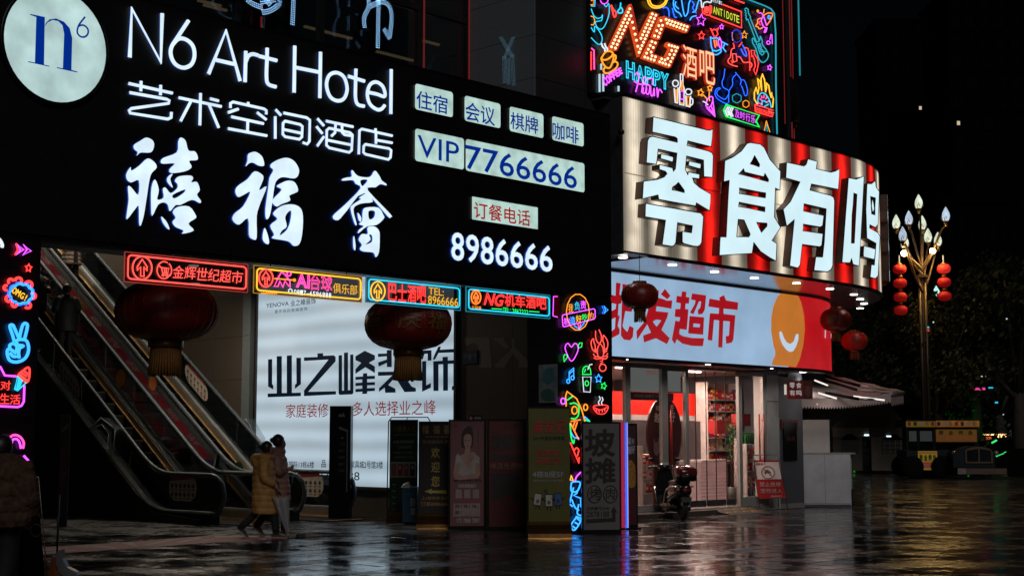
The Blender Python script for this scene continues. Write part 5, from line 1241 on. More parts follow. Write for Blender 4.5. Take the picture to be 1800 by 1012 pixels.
# giant characters, front face .34 m in front of the fluting
LC = E('shop_letter_light', (.62, .83, .90), 1.05, .06, 1.5); LSIDE = P('letter_return_brown', (.09, .045, .035), .45, .2)
ZA = Z(1060, 150, 4.6); ZC = Z(1350, 200, 5.06)
OF = .21
def giant(T, polys, name='giant_character'):
    mb = MB()
    for lp in polys:
        loops = lp if isinstance(lp[0][0], (tuple, list)) else [lp]
        L = [H(PU, T(q), OF) for q in loops]; mb.plate(L, PU, .03, OF, LC, LSIDE)
        for l in L: mb.tube([PU.pos(u, OF, z) for u, z in l], .012, 4, True, BLK)
    return part(name, mb, shop_sign)
giant(ZA, [[[(405, 255), (845, 362), (870, 362), (887, 354), (875, 497), (685, 450), (678, 487), (850, 530), (880, 545), (891, 570), (885, 745), (815, 738), (812, 605), (675, 572), (665, 680), (685, 725), (690, 700), (780, 720), (778, 756), (722, 748), (735, 785), (780, 825), (872, 880), (862, 1014), (755, 950), (748, 976), (450, 922), (444, 886), (318, 917), (328, 775), (440, 760), (495, 740), (518, 715), (505, 697), (455, 680), (455, 640), (562, 668), (568, 698), (585, 675), (597, 548), (445, 516), (438, 600), (430, 640), (350, 625), (360, 450), (375, 420), (400, 412), (600, 462), (600, 432), (585, 420), (398, 378)], [(610, 785), (656, 848), (656, 868), (558, 846), (562, 825)]],
 [(468, 555), (567, 580), (563, 620), (465, 592)], [(695, 612), (790, 635), (787, 675), (690, 648)],
 [(345, 954), (790, 1032), (812, 1060), (797, 1270), (785, 1292), (765, 1303), (725, 1299), (655, 1280), (640, 1265), (640, 1180), (715, 1192), (722, 1134), (602, 1110), (588, 1270), (575, 1295), (558, 1302), (478, 1287), (505, 1090), (340, 1062)]])
giant(ZA, [[[(1190, 463), (1270, 475), (1302, 502), (1350, 600), (1435, 695), (1430, 848), (1393, 830), (1385, 1064), (1435, 1149), (1365, 1254), (1405, 1279), (1398, 1419), (1350, 1394), (1275, 1344), (1218, 1269), (1205, 1359), (940, 1374), (948, 1224), (995, 1226), (1020, 768), (975, 780), (985, 610), (1050, 580), (1120, 530), (1165, 470)],
  [(1225, 568), (1266, 640), (1262, 660), (1188, 637)], [(1135, 675), (1145, 702), (1300, 740), (1308, 712), (1338, 762), (1335, 780), (1093, 718)], [(1102, 830), (1315, 870), (1312, 910), (1100, 875)], [(1100, 945), (1310, 985), (1308, 1022), (1095, 980)], [(1092, 1084), (1140, 1089), (1190, 1204), (1180, 1224), (1080, 1224)], [(1240, 1107), (1325, 1114), (1325, 1139), (1280, 1189)]]])
giant(ZC, [[(165, 432), (320, 465), (340, 450), (355, 402), (437, 425), (428, 490), (560, 520), (600, 510), (635, 492), (625, 672), (385, 625), (372, 680), (555, 725), (582, 742), (591, 775), (575, 1351), (560, 1385), (530, 1406), (408, 1391), (425, 1271), (485, 1274), (500, 1140), (517, 845), (320, 800), (315, 865), (495, 905), (485, 995), (465, 1008), (313, 981), (310, 1041), (487, 1066), (477, 1170), (462, 1183), (305, 1161), (285, 1345), (265, 1371), (193, 1351), (233, 940), (165, 1000), (135, 850), (200, 780), (285, 605), (158, 570)]])
giant(ZC, [[[(715, 570), (785, 582), (853, 557), (810, 1352), (757, 1340), (742, 1285), (728, 1325), (658, 1322), (690, 900)], [(762, 705), (790, 715), (767, 1150), (740, 1150), (747, 900)]],
 [[(880, 622), (922, 622), (953, 597), (960, 650), (988, 690), (978, 985), (955, 1012), (930, 1000), (905, 985), (902, 1015), (975, 1055), (995, 1090), (978, 1440), (955, 1465), (908, 1451), (918, 1340), (945, 1345), (960, 1150), (878, 1105), (870, 850)], [(910, 735), (955, 747), (950, 900), (920, 890)]],
 [(925, 750), (940, 800), (945, 850), (930, 880), (920, 820)], [(852, 1175), (955, 1205), (945, 1295), (848, 1270)]])
t_ = MB()
b0 = len(t_.v); u1 = PU.hit(1552, 420, .1)[0]
put_text(t_, HF, '挺', 0, 5.25, 1.55, 7.35, 0, LC, bold=.05, depth=.17, side=LSIDE)
t_.map(lambda v: PU.pos(u1 + .15 + v[0], .21 - v[1], v[2])); part('giant_character', t_, shop_sign)
t_ = MB(); put_text(t_, HF, '忙', 0, 5.25, 1.55, 7.35, 0, LC, bold=.05, depth=.17, side=LSIDE); t_.map(lambda v: PU.pos(u1 + 2.1 + v[0], .21 - v[1], v[2])); part('giant_character', t_, shop_sign)

# ------------------------------------------------------------------ the shop body
shop = thing('snack_shop', 'brightly lit snack shop with rounded corner and glass front', 'shop building', HF, (6.5, 2, 0))
SOF = P('polished_soffit_panel', (.34, .35, .4), .16, .75, .12, 2)
PLX0 = UX0 + .7; LEND = 9.87 + 4.55*radians(150)
SY = 2.2       # shop front line
cr = (9.87, 6.24)
sx = [PLX0] + [PLX0 + (9.02-PLX0)*k/6 for k in range(1, 7)]
def ringpts(path, n=26, off=0, x0=PLX0): 
    xs = [x0 + (path.xc-x0)*k/7 for k in range(8)]; return [path.pos(x, off, 0)[:2] for x in xs] + [path.pos(path.xc + path.R*radians(150)*k/n, off, 0)[:2] for k in range(1, n+1)]
up, lo = ringpts(PU), ringpts(PL)
def ring(mb, A, B, z, mat, flip=False):
    n = len(A); mb.add([(x, y, z) for x, y in A] + [(x, y, z) for x, y in B], [((i, i+1, n+i+1, n+i) if not flip else (i, n+i, n+i+1, i+1)) for i in range(n-1)], mat)
inner = ringpts(PL, off=-.3)
for i in range(len(up)-1):
    s = MB(SOF); A, B, C_, D_ = up[i], up[i+1], inner[i+1], inner[i]; e = .004
    f_ = lambda P0, P1, t: (P0[0]+(P1[0]-P0[0])*t, P0[1]+(P1[1]-P0[1])*t)
    A2, B2, C2, D2 = f_(A, B, .004), f_(A, B, .996), f_(D_, C_, .996), f_(D_, C_, .004)
    s.hexa([(A2[0], A2[1], UZ0-.025), (B2[0], B2[1], UZ0-.025), (C2[0], C2[1], UZ0-.025), (D2[0], D2[1], UZ0-.025), (A2[0], A2[1], UZ0-.004), (B2[0], B2[1], UZ0-.004), (C2[0], C2[1], UZ0-.004), (D2[0], D2[1], UZ0-.004)]); part('soffit_panel', s, shop)
# lower light-box fascia (backlit vinyl)
VB = E('fascia_sky_vinyl', (.41, .62, .88), .68, .14, .9); VR = E('fascia_red_vinyl', (.62, .006, .012), .72, .15, 1.2); VO = E('fascia_orange_vinyl', (.70, .22, .03), .72, .1, 1.5); VW = E('fascia_white_vinyl', (.6, .75, .92), .82)
fas = thing('fascia_light_box', 'pale blue and red lit fascia with red characters and an orange smile', 'light box sign', HF, (6, 1.69, 3.2))
FZ0, FZ1 = 3.2, 4.86
def strip(mb, path, u0, u1, z0, z1, off, mat, thick=.05):
    n = max(1, int((u1-u0)/.25)); 
    for k in range(n):
        a, b = u0+(u1-u0)*k/n, u0+(u1-u0)*(k+1)/n
        mb.add([path.pos(a, off, z0), path.pos(b, off, z0), path.pos(b, off, z1), path.pos(a, off, z1)], [(0, 1, 2, 3)], mat)
TL = Z(1060, 450, 4.0909)
hu = lambda x, y, off=0: PL.hit(x, y, off)
us_ = [PLX0 + (LEND-PLX0)*k/90 for k in range(91)]
m = MB()
uS = hu(1385, 600)[0]
strip(m, PL, PLX0, uS, FZ0, FZ1, .0, VB); strip(m, PL, uS, LEND, FZ0, FZ1, .0, VR); part('lit_face', m, fas)
m = MB(BLK)
for a, b in zip(us_, us_[1:]):
    for z0, z1, o1 in ((FZ1+.002, UZ0-.03, .06), (FZ0-.07, FZ0-.002, .06)):
        m.hexa([PL.pos(a, o1, z0), PL.pos(b, o1, z0), PL.pos(b, -.2, z0), PL.pos(a, -.2, z0), PL.pos(a, o1, z1), PL.pos(b, o1, z1), PL.pos(b, -.2, z1), PL.pos(a, -.2, z1)], P('dark_red_trim', (.03, .006, .008), .4, .3))
part('trim', m, fas)
def vin(T, polys, mat, off, name, sm=0):
    mb = MB()
    for lp in polys:
        loops = lp if isinstance(lp[0][0], (tuple, list)) else [lp]
        L = [[hu(x, y, off) for x, y in T(q)] for q in loops]
        if sm: L = [spline(q, sm, True) for q in L]
        mb.plate(L, PL, off, off, mat)
    return part(name, mb, fas)
vin(TL, [[(1300, 245), (1345, 243), (1392, 262), (1425, 330), (1445, 420), (1452, 520), (1440, 640), (1415, 740), (1388, 797), (1212, 782), (1222, 745), (1237, 715), (1239, 685), (1225, 640), (1209, 540), (1210, 440), (1225, 360), (1255, 290)]], VO, .012, 'orange_face')
vin(TL, [[(1268, 545), (1278, 540), (1287, 548), (1300, 585), (1320, 618), (1347, 632), (1372, 612), (1385, 570), (1394, 556), (1406, 562), (1405, 600), (1388, 650), (1368, 682), (1345, 689), (1318, 672), (1290, 635), (1272, 585)]], VW, .024, 'white_smile')
vin(TL, [[(1598, 530), (1650, 545), (1650, 600), (1596, 588)]], VW, .012, 'white_bar')
vin(TL, [[(93, 190), (127, 196), (118, 275), (140, 290), (130, 340), (112, 345), (108, 430), (122, 425), (105, 500), (120, 528), (118, 560), (62, 590), (40, 560), (85, 520), (90, 440), (50, 460), (50, 400), (90, 380), (95, 345), (50, 335), (50, 275), (90, 285)], [(140, 200), (195, 210), (190, 330), (225, 345), (205, 400), (160, 395), (130, 480), (150, 520), (175, 545), (190, 500), (220, 515), (215, 580), (195, 605), (150, 600), (128, 570)],
  [[(378, 300), (388, 240), (402, 250), (398, 300), (430, 308), (460, 320), (498, 318), (492, 378), (385, 360), (380, 395), (470, 405), (462, 440), (420, 530), (480, 590), (460, 632), (380, 590), (295, 620), (288, 570), (345, 550), (318, 490), (245, 602), (240, 540), (300, 470), (325, 385), (300, 350)], [(385, 455), (420, 462), (385, 508), (357, 470)]], [(445, 235), (485, 285), (462, 310), (415, 275)],
  [(567, 253), (600, 257), (597, 293), (622, 297), (617, 342), (594, 340), (591, 380), (614, 383), (610, 445), (602, 530), (552, 523), (548, 560), (575, 575), (640, 588), (727, 590), (718, 647), (640, 645), (570, 628), (530, 597), (517, 632), (495, 600), (520, 462), (548, 470), (555, 440), (515, 435), (520, 380), (555, 380), (558, 338), (525, 333), (530, 285), (563, 290)],
  [(640, 268), (742, 282), (732, 385), (715, 415), (685, 420), (680, 390), (700, 370), (705, 325), (690, 325), (650, 418), (625, 405), (660, 345), (665, 318), (632, 312)], [[(622, 430), (727, 440), (720, 565), (612, 555)], [(650, 483), (697, 488), (695, 512), (648, 508)]],
  [(870, 280), (885, 318), (972, 333), (968, 387), (867, 377), (867, 415), (952, 425), (937, 600), (925, 622), (885, 630), (882, 575), (905, 572), (912, 470), (865, 465), (858, 657), (828, 655), (835, 462), (798, 458), (785, 607), (752, 603), (768, 410), (832, 414), (834, 374), (757, 362), (765, 305), (840, 318), (835, 298)]], E('fascia_red_letters', (.5, .004, .012), .7), .012, 'red_lettering')
# downlights
DL = E('downlight_disc', (1, .96, .88), 7)
def dlight(x, y, z, lab, e_=6, r=.085, sxx=1.0):
    m = MB(DL); m.lathe([(.001, z-.004), (r, z-.004), (r*1.05, z+.01)], (x, y, 0), 16); 
    o = single('soffit_downlight', m, HF, (x, y, z), lab, 'downlight', 'round downlights in the shop soffits')
    lamp('downlight_lamp', 'SPOT', (0, 0, -.03), e_, (1, .95, .88), None, .08, (0, 0, 0), radians(130), .8).parent = o
ORD = 'first second third fourth fifth sixth seventh eighth ninth tenth'.split()
def soff(px, py, z): p = ground(px, py, z); q = HF.l(p); return q.x, q.y
for k, (px, py) in enumerate(((1095, 453), (1182, 466), (1256, 478), (1326, 489), (1400, 498), (1459, 508), (1501, 518), (1512, 526), (1519, 534), (1512, 542))):
    x, y = soff(px, py, UZ0-.03); dlight(x, y, UZ0-.03, '%s round downlight from the left in the polished soffit under the striped sign' % ORD[k], 2.2)
for k, (px, py) in enumerate(((1097, 632.5), (1169, 637), (1242, 641), (1298, 645), (1352, 648), (1412, 654))):
    x, y = soff(px, py, FZ0-.06); dlight(x, y, FZ0-.06, '%s round downlight from the left under the pale fascia above the glass front' % ORD[k], 14)
# lower soffit, floor, back walls
WALLC = P('shop_inner_wall', (.36, .22, .17), .7, 0, .08); FLR = P('shop_floor_tile', (.28, .25, .23), .18, 0, .12, 3); CEI = P('shop_ceiling', (.42, .36, .34), .6, 0, .06)
sx0, sx1 = HF.hit(1078, 700, -SY)[0] - 1.2, 9.9
m = MB(P('lower_soffit', (.14, .12, .13), .3, .4)); lo_ = ringpts(PL, off=-.02); n = len(lo_); m.add([(x, y, FZ0-.05) for x, y in lo_] + [(lo_[0][0], 5, FZ0-.05)], [tuple(range(n+1))[::-1]]); part('lower_soffit', m, shop)
m = MB(FLR); m.box(sx0, SY-.05, 0, 10.6, 8.2, .115); part('floor_slab', m, shop)
m = MB(CEI); m.box(sx0, SY+.15, 3.13, 10.6, 8, 3.145); part('inner_ceiling', m, shop)
m = MB(WALLC); m.box(sx0, 7.9, .116, 10.6, 8.0, 3.125); m.box(sx0-.1, SY+.1, .116, sx0, 8.0, 3.125); m.box(10.6, SY+2.2, .116, 10.7, 8, 3.125); part('inner_wall', m, shop)
# ceiling strips inside
for k, (x, y) in enumerate(((4.4, 3.4), (5.6, 3.4), (6.8, 3.5), (8.0, 3.4), (4.8, 5.0), (6.3, 5.2), (7.8, 5.0), (9.0, 5.0), (5.6, 6.8), (7.6, 6.8))):
    m = MB(E('shop_tube_light', (1, .88, .8), 9)); m.box(x-.28, y-.04, 3.10, x+.28, y+.04, 3.125)
    o = single('shop_tube_light', m, HF, (x, y, 3.1), '%s ceiling tube light from the left, %s row inside the shop' % (ORD[k if k < 4 else k-4 if k < 8 else k-8], 'front' if k < 4 else 'middle' if k < 8 else 'rear'), 'tube light', 'tube lights inside the snack shop')
    if k in (1, 3, 5, 6): lamp('tube_lamp', 'AREA', (0, 0, -.03), 100, (1, .76, .62), None, .6).parent = o
# aluminium frames and glass
SF = PathS(HF, SY, 1e9, 1)
FRM = P('shopfront_aluminium', (.5, .49, .47), .35, .45, .1, 8); SG = GL('shop_glass', (.03, .03, .03), .12, .03)
sp = lambda px, py=760: SF.hit(px, py)[0]
def frame(x0, x1, z0, z1, w_=.08, name='window_frame', glass=True, y=SY, hnd=None):
    m = MB(FRM); m.box(x0, y-.04, z0, x0+w_, y+.04, z1); m.box(x1-w_, y-.04, z0, x1, y+.04, z1); m.box(x0+w_+.001, y-.038, z0, x1-w_-.001, y+.038, z0+w_*1.6); m.box(x0+w_+.001, y-.038, z1-w_, x1-w_-.001, y+.038, z1)
    f = part(name, m, shop)
    if glass: q = MB(SG); q.box(x0+w_, y-.008, z0+w_*1.6, x1-w_, y+.008, z1-w_); part('glass_pane', q, f)
    return f
F0, F1 = .12, 3.12
xsF = [sp(1020), sp(1099), sp(1166), sp(1209), sp(1297), sp(1345)]
frame(xsF[0], xsF[1]+.05, F0, F1); frame(xsF[1]+.055, xsF[2], F0, F1); f3 = frame(xsF[2]+.005, xsF[3], F0, F1, .11, 'door_frame')
f4 = frame(xsF[4], xsF[5], F0, F1, .12, 'door_frame')
m = MB(FRM); m.box(xsF[3]+.003, SY-.035, F1-.05, xsF[4]-.003, SY+.035, F1); part('header_rail', m, shop)
HRED = P('red_door_handle', (.3, .03, .015), .35, .1)
m = MB(HRED); x = sp(1337); m.tube([(x, SY-.09, 1.0), (x, SY-.09, 2.15)], .02, 8); m.tube([(x+.09, SY+.09, 1.0), (x+.09, SY+.09, 2.15)], .02, 8); m.box(x-.01, SY-.09, 1.1, x+.01, SY-.035, 1.12); m.box(x-.01, SY-.09, 2.0, x+.01, SY-.035, 2.02); part('handle', m, f4)
m = MB(P('red_pole', (.5, .02, .015), .35)); x = sp(1175); m.tube([(x, SY-.08, 1.05), (x, SY-.08, 2.3)], .022, 8); part('handle', m, f3)
# pvc strip curtain in the open doorway
PV = GL('pvc_strip', (.2, .12, .10), .06, .12); 
cur = thing('strip_curtain', 'clear plastic strip curtain hanging in the shop doorway', 'curtain', HF, (xsF[3], SY+.06, F0))
n = 5; wv_ = (xsF[4]-xsF[3]-.02)/n
for k in range(n):
    m = MB(PV); a = xsF[3] + .01 + k*wv_; y = SY + .06 + .012*(k % 2)
    pts = [(a + wv_*j/6, y + .02*sin(j*1.05)) for j in range(7)]
    m.add([(x, yy, .3) for x, yy in pts] + [(x, yy, 3.05) for x, yy in pts], [(j, j+1, 8+j, 7+j) for j in range(6)], None, True)
    m.box(a-.012, y-.012, .16, a+.010, y+.0, 3.05, P('strip_dark_edge', (.04, .03, .035), .5)); m.box(a+.02, y-.01, .14, a+wv_-.02, y+.012, .28, P('strip_foot', (.04, .04, .04), .5)); part('pvc_strip', m, cur)
# piers
m = MB(P('grey_pier', (.42, .41, .4), .45, 0, .12, 4)); xa, xb = xsF[5]+.003, sp(1366); m.box(xa, SY-.06, 0, xb, SY+.3, 3.13); m.box(xa, SY-.065, 2.43, xb+.001, SY-.055, 2.445, JOINT); part('pier', m, shop)
WP = P('slate_pier', (.085, .09, .11), .5, 0, .12, 4); xc_ = sp(1410)
m = MB(WP); m.box(xb+.003, SY-.02, 0, xc_, SY+.4, 3.13)
# rounded outer wall behind the pier
for k in range(9):
    a, b = -pi/2 + .5 + k*.2, -pi/2 + .5 + (k+1)*.2 - .004; c0 = (xc_-1.2, SY+2.6); r_ = 2.3
part('pier', m, shop)
m = MB(WP); m.box(xc_-.05, SY+.41, 0, xc_, 7.9, 3.13); part('end_wall', m, shop)
m = MB(BLK); u0 = sp(1366.5)+.13; m.box(u0+.05, SY-.06, .85*1+.25, sp(1397), SY-.021, 1.98); part('meter_box', m, shop)
m = MB(P('maroon_sign', (.1, .01, .012), .5)); m.rect(SF, sp(1371), SF.hit(1371, 754)[1], sp(1400), SF.hit(1371, 737)[1], .025, .05); put_text(m, SF, '共享充电柜', sp(1373), SF.hit(1373, 751)[1], sp(1398), SF.hit(1373, 740)[1], .054, P('maroon_text', (.3, .06, .05), .5)); part('small_sign', m, shop)
m = MB(P('box_text', (.16, .04, .035), .5)); put_text(m, SF, '消火栓', sp(1378), SF.hit(1378, 775)[1], sp(1393), SF.hit(1378, 766)[1], .064, m.m); part('box_lettering', m, shop)
# blade sign 零食有鸣 on the pier
p = at(1400, 685, SF.hit and 32.0); bf = Fr(p.x, p.y, -.1); s_ = 32/2514; zc = p.z
t = thing('blade_sign', 'small red box sign with four white characters beside the awning', 'sign', bf, (0, 0, zc))
m = MB(P('blade_red', (.22, .008, .008), .4)); L = rrect(-16*s_, zc-16*s_, 28*s_, zc+16.5*s_, .02); m.plate([L], bf, -.09, .0); m.plate([[(12*s_, zc-15.5*s_), (27.5*s_, zc-15.5*s_), (27.5*s_, zc+16*s_), (12*s_, zc+16*s_)]], bf, .002, .002, P('blade_dark_red', (.07, .008, .008), .4)); part('box', m, t)
TXW = E('blade_text', (.9, .8, .78), .35); m = MB(TXW)
for ch, x, z in (('零', -12, 3), ('食', -.5, 3), ('有', -12, -10), ('鸣', -.5, -10)): put_text(m, bf, ch, x*s_, zc+z*s_, (x+9.5)*s_, zc+(z+10)*s_, .004, TXW, bold=.03)
m.plate([ell(20*s_, zc-2*s_, 5.5*s_, 10*s_, 16)], bf, .004, .004, P('blade_smile_ground', (.14, .04, .03), .5)); part('lettering', m, t)
m = MB(E('blade_back_light', (1, .9, .8), .5)); m.box(-21*s_, .02, zc-8*s_, -17*s_, .05, zc+10*s_); m.box(-17*s_, .03, zc-1.5*s_, -10*s_, .05, zc+1*s_, BLK); part('wall_bracket', m, t)
# cctv on the pier
p = HF.l(at(1366, 657, 30.9)); m = MB(BLK); m.tube([(p.x, p.y, p.z), (p.x+.12, p.y-.2, p.z-.03)], .05, 8); m.box(p.x-.02, p.y, p.z-.02, p.x+.02, SY, p.z+.1)
single('security_camera', m, HF, (p.x, p.y, p.z), 'black bullet camera under the fascia at the right end of the glass front', 'camera')
# ---- things behind the glass
def inner(px, py, y): return PathS(HF, y, 1e9, 1).hit(px, py)
def irect(mb, x0, yt, yb, x1, y, mat, th=.04):
    u0, z1 = inner(x0, yt, y); _, z0 = inner(x0, yb, y); u1, _ = inner(x1, yt, y); mb.box(u0, y, z0, u1, y+th, z1, mat); return u0, z0, u1, z1
m = MB(E('red_light_panel', (1, .014, .004), 1.0, base=(.2, .004, .002))); irect(m, 1060, 686, 727, 1230, 4.2, None); u0, z0, u1, z1 = irect(m, 1060, 727.5, 737, 1222, 4.15, P('pale_counter_top', (.4, .33, .33), .5)); m.box(u0, 4.0, .116, u1, 4.2, z0-.01, P('dark_counter', (.05, .035, .04), .5))
single('red_light_panel', m, HF, (4.5, 4.2, .116), 'glowing red panel with pale ledge deep inside behind the left windows', 'light panel')
bd_ = thing('hanging_board', 'grey hanging board reading SNACK with a maroon phone strip behind the glass', 'sign board', HF, (inner(1135, 680, 2.5)[0], 2.5, 2.2))
m = MB(E('grey_board', (.34, .38, .36), .3)); irect(m, 1107, 643, 687, 1162, 2.5, None); irect(m, 1170, 650, 687, 1196, 2.55, None); part('board', m, bd_)
m = MB(P('maroon_strip', (.08, .01, .02), .4)); u0, z0, u1, z1 = irect(m, 1107, 688, 702, 1184, 2.48, None); fI = PathS(HF, 2.47, 1e9, 1); put_text(m, fI, '400-687-698', u0+.1, z0+.06, u1-.3, z1-.05, .003, P('grey_digits', (.3, .28, .3), .5), bold=.02); part('phone_strip', m, bd_)
m = MB(E('snack_letters', (.35, .04, .02), .5)); px_text(m, fI, 'SNACK', 1137, 650, 657, 1161, .04, m.m, bold=.02); px_text(m, fI, 'TUMMY', 1138, 643, 648, 1159, .04, m.m, bold=.02); part('lettering', m, bd_)
# rounded red standee
st = thing('promotional_standee', 'dark red rounded standee with white characters and a small figure behind the glass', 'standee', HF, (inner(1166, 800, 2.75)[0], 2.75, .116))
fS = PathS(HF, 2.75, 1e9, 1); c_, zc = fS.hit(1166, 762); ru_ = fS.hit(1196, 762)[0]-c_
m = MB(P('standee_red', (.06, .004, .005), .5, 0, .3)); m.plate([ell(c_, zc, ru_, .78, 32)], fS, 0, .04); m.box(c_-.3, 2.76, .116, c_+.3, 2.8, zc); part('board', m, st)
m = MB(P('standee_white', (.8, .7, .68), .5)); 
for ch, x, y, w_, h_ in (('嗨', 1153, 712, 9, 10), ('越', 1150, 725, 12, 17), ('好', 1177, 711, 8, 11), ('好', 1176, 723, 11, 18)): px_text(m, fS, ch, x, y, y+h_, x+w_, .045, m.m, bold=.03)
m.plate([ell(*fS.hit(1151, 788), .1, .14, 16)], fS, .041, .046, P('standee_pale', (.25, .14, .15), .5)); m.plate([ell(*fS.hit(1147, 776), .025, .08, 10)], fS, .041, .046, MATS['standee_pale']); m.plate([ell(*fS.hit(1155, 776), .025, .08, 10)], fS, .041, .046, MATS['standee_pale'])
part('print', m, st)
# shelves with snacks
SHF = P('shelf_white', (.5, .42, .4), .5); cols = [(.6, .03, .02), (.75, .3, .03), (.8, .62, .3), (.8, .75, .66), (.85, .8, .75), (.4, .02, .04), (.1, .14, .3), (.75, .5, .4), (.7, .08, .1)]
PK = [P('snack_pack_%d' % k, c, .18, 0, .15, 20) for k, c in enumerate(cols)]
pk_m = []
for k, c in enumerate(PK):
    m = MB(c); w_, h_ = .05 + .012*(k % 3), .16 + .03*(k % 4); m.box(-w_, -.04, 0, w_, .04, h_, bev=.012); m.box(-w_*.7, -.042, h_*.35, w_*.7, -.040, h_*.7, PK[(k+4) % 9]); pk_m.append(m.mesh('snack_pack'))
npk = 0
def shelf(x0, x1, y, levels, lab, top=None, back=True):
    global npk
    t = thing('snack_shelf', lab, 'shelf', HF, ((x0+x1)/2, y, .116))
    for z in levels:
        m = MB(SHF); m.box(x0, y-.18, z-.025, x1, y+.2, z); part('shelf_board', m, t)
    m = MB(SHF); m.box(x0-.03, y-.16, .116, x0, y+.2, levels[-1]+.4); m.box(x1, y-.16, .116, x1+.03, y+.2, levels[-1]+.4)
    if back: m.box(x0, y+.2, .116, x1, y+.22, levels[-1]+.4, WALLC)
    part('shelf_frame', m, t)
    for z in levels:
        x = x0 + .07
        while x < x1-.06 and npk < 280:
            k = random.randrange(9) if random.random() < .75 else random.choice((0, 8)); o = bpy.data.objects.new('snack_pack', pk_m[k]); COL.objects.link(o)
            o.location = HF.w(x, y-.08, z+.001); o.rotation_euler = (0, 0, D1 + random.uniform(-.15, .15)); o.scale = (1, 1, random.uniform(.85, 1.2))
            o['label'] = 'small colourful snack pack standing on a shelf inside the shop'; o['category'] = 'snack pack'; o['group'] = 'snack packs on the shop shelves'; npk += 1; x += random.uniform(.095, .13)
shelf(inner(1236, 760, 3.95)[0], inner(1294, 760, 3.95)[0], 3.95, (1.02, 1.32, 1.62, 1.95, 2.25, 2.52), 'tall white snack shelf straight behind the strip curtain')
shelf(inner(1214, 760, 5.6)[0], inner(1240, 760, 5.6)[0], 5.6, (1.1, 1.5, 1.9), 'lower snack shelf deep in the shop, left of the tall one')
shelf(inner(1120, 760, 3.1)[0], inner(1160, 760, 3.1)[0], 3.1, (.45, .75, 1.05), 'dim low shelf behind the left window', back=False)
shelf(inner(1303, 760, 3.2)[0], inner(1334, 760, 3.2)[0], 3.2, (.5, .85, 1.2), 'dim shelf behind the right glass door', back=False)
m = MB(E('pink_freezer_front', (.8, .36, .32), .24, .2, 4)); u0, z0, u1, z1 = irect(m, 1231, 812, 884, 1278, 3.3, None, .6)
for k in range(9): m.box(u0, 3.285, z0+.1+k*.08, u1, 3.299, z0+.11+k*.08, SHF)
m.box(u0-.02, 3.25, z1+.002, u1+.02, 3.95, z1+.05, SHF); single('display_counter', m, HF, ((u0+u1)/2, 3.3, .116), 'pink lit low display counter behind the strip curtain', 'counter')
m = MB(P('red_crate', (.3, .015, .015), .5)); irect(m, 1260, 738, 762, 1288, 3.4, None, .25); single('red_box', m, HF, (inner(1270, 750, 3.4)[0], 3.4, 1.7), 'red carton block on the shelf front behind the curtain', 'carton')
m = MB(P('red_crate', (.3, .015, .015), .5)); irect(m, 1304, 727, 748, 1319, 3.1, None, .3); single('red_box', m, HF, (inner(1310, 740, 3.1)[0], 3.1, 1.7), 'dark red carton behind the right glass door', 'carton')
BG = P('green_bottle', (.01, .11, .02), .15, 0, .1)
bm_ = MB(BG); bm_.lathe([(.03, 0), (.033, .02), (.033, .15), (.012, .2), (.012, .24), (.014, .24), (.014, .26)], n=10); bmesh_ = bm_.mesh('green_bottle')
for k in range(18):
    row, c = divmod(k, 9); u0, _ = inner(1304, 780, 3.0); o = bpy.data.objects.new('green_bottle', bmesh_); COL.objects.link(o); o.location = HF.w(u0 + c*.085, 2.9 + .1*row, 1.48); o.rotation_euler = (0, 0, D1)
    o['label'] = 'green glass bottle in the rows behind the right shop door'; o['category'] = 'bottle'; o['group'] = 'green bottles behind the right shop door'
m = MB(SHF); u0, _ = inner(1303, 780, 3.0); m.box(u0-.05, 2.82, 1.455, u0+.8, 3.06, 1.478); m.box(u0-.05, 2.82, .116, u0-.02, 3.06, 1.453); m.box(u0+.77, 2.82, .116, u0+.8, 3.06, 1.453); single('bottle_rack', m, HF, (u0, 2.9, .116), 'rack carrying rows of green bottles behind the right glass door', 'rack')
# leafy green plant by the door
def leaf_mesh(name, pts, size, mat, jit=.5, stuffn=None):
    mb = MB(mat)
    for p in pts:
        a = Vector((random.gauss(0, 1), random.gauss(0, 1), random.gauss(0, 1))).normalized(); b = a.orthogonal().normalized(); c = a.cross(b); s_ = size*random.uniform(.6, 1.3)
        mb.add([tuple(Vector(p) + b*s_), tuple(Vector(p) + c*s_*.5), tuple(Vector(p) - b*s_), tuple(Vector(p) - c*s_*.5)], [(0, 1, 2, 3)])
    return mb
LEAFG = P('plant_leaf', (.025, .1, .02), .5, 0, .4, 10)
x, z = inner(1285, 790, 2.9); pl = thing('potted_plant', 'bright green leafy plant just inside the shop door', 'plant', HF, (x, 2.9, .116))
m = leaf_mesh('l', [(x + random.gauss(0, .05), 2.9 + random.gauss(0, .05), random.uniform(1.1, 1.95)) for _ in range(240)], .035, LEAFG); part('leaves', m, pl, kind='stuff')
m = MB(P('plant_pot', (.05, .045, .04), .5)); m.lathe([(.09, .116), (.12, .5), (.1, .5)], (x, 2.9, 0), 14); m.tube([(x, 2.9, .5), (x, 2.9, 1.8)], .012, 5); part('pot', m, pl)
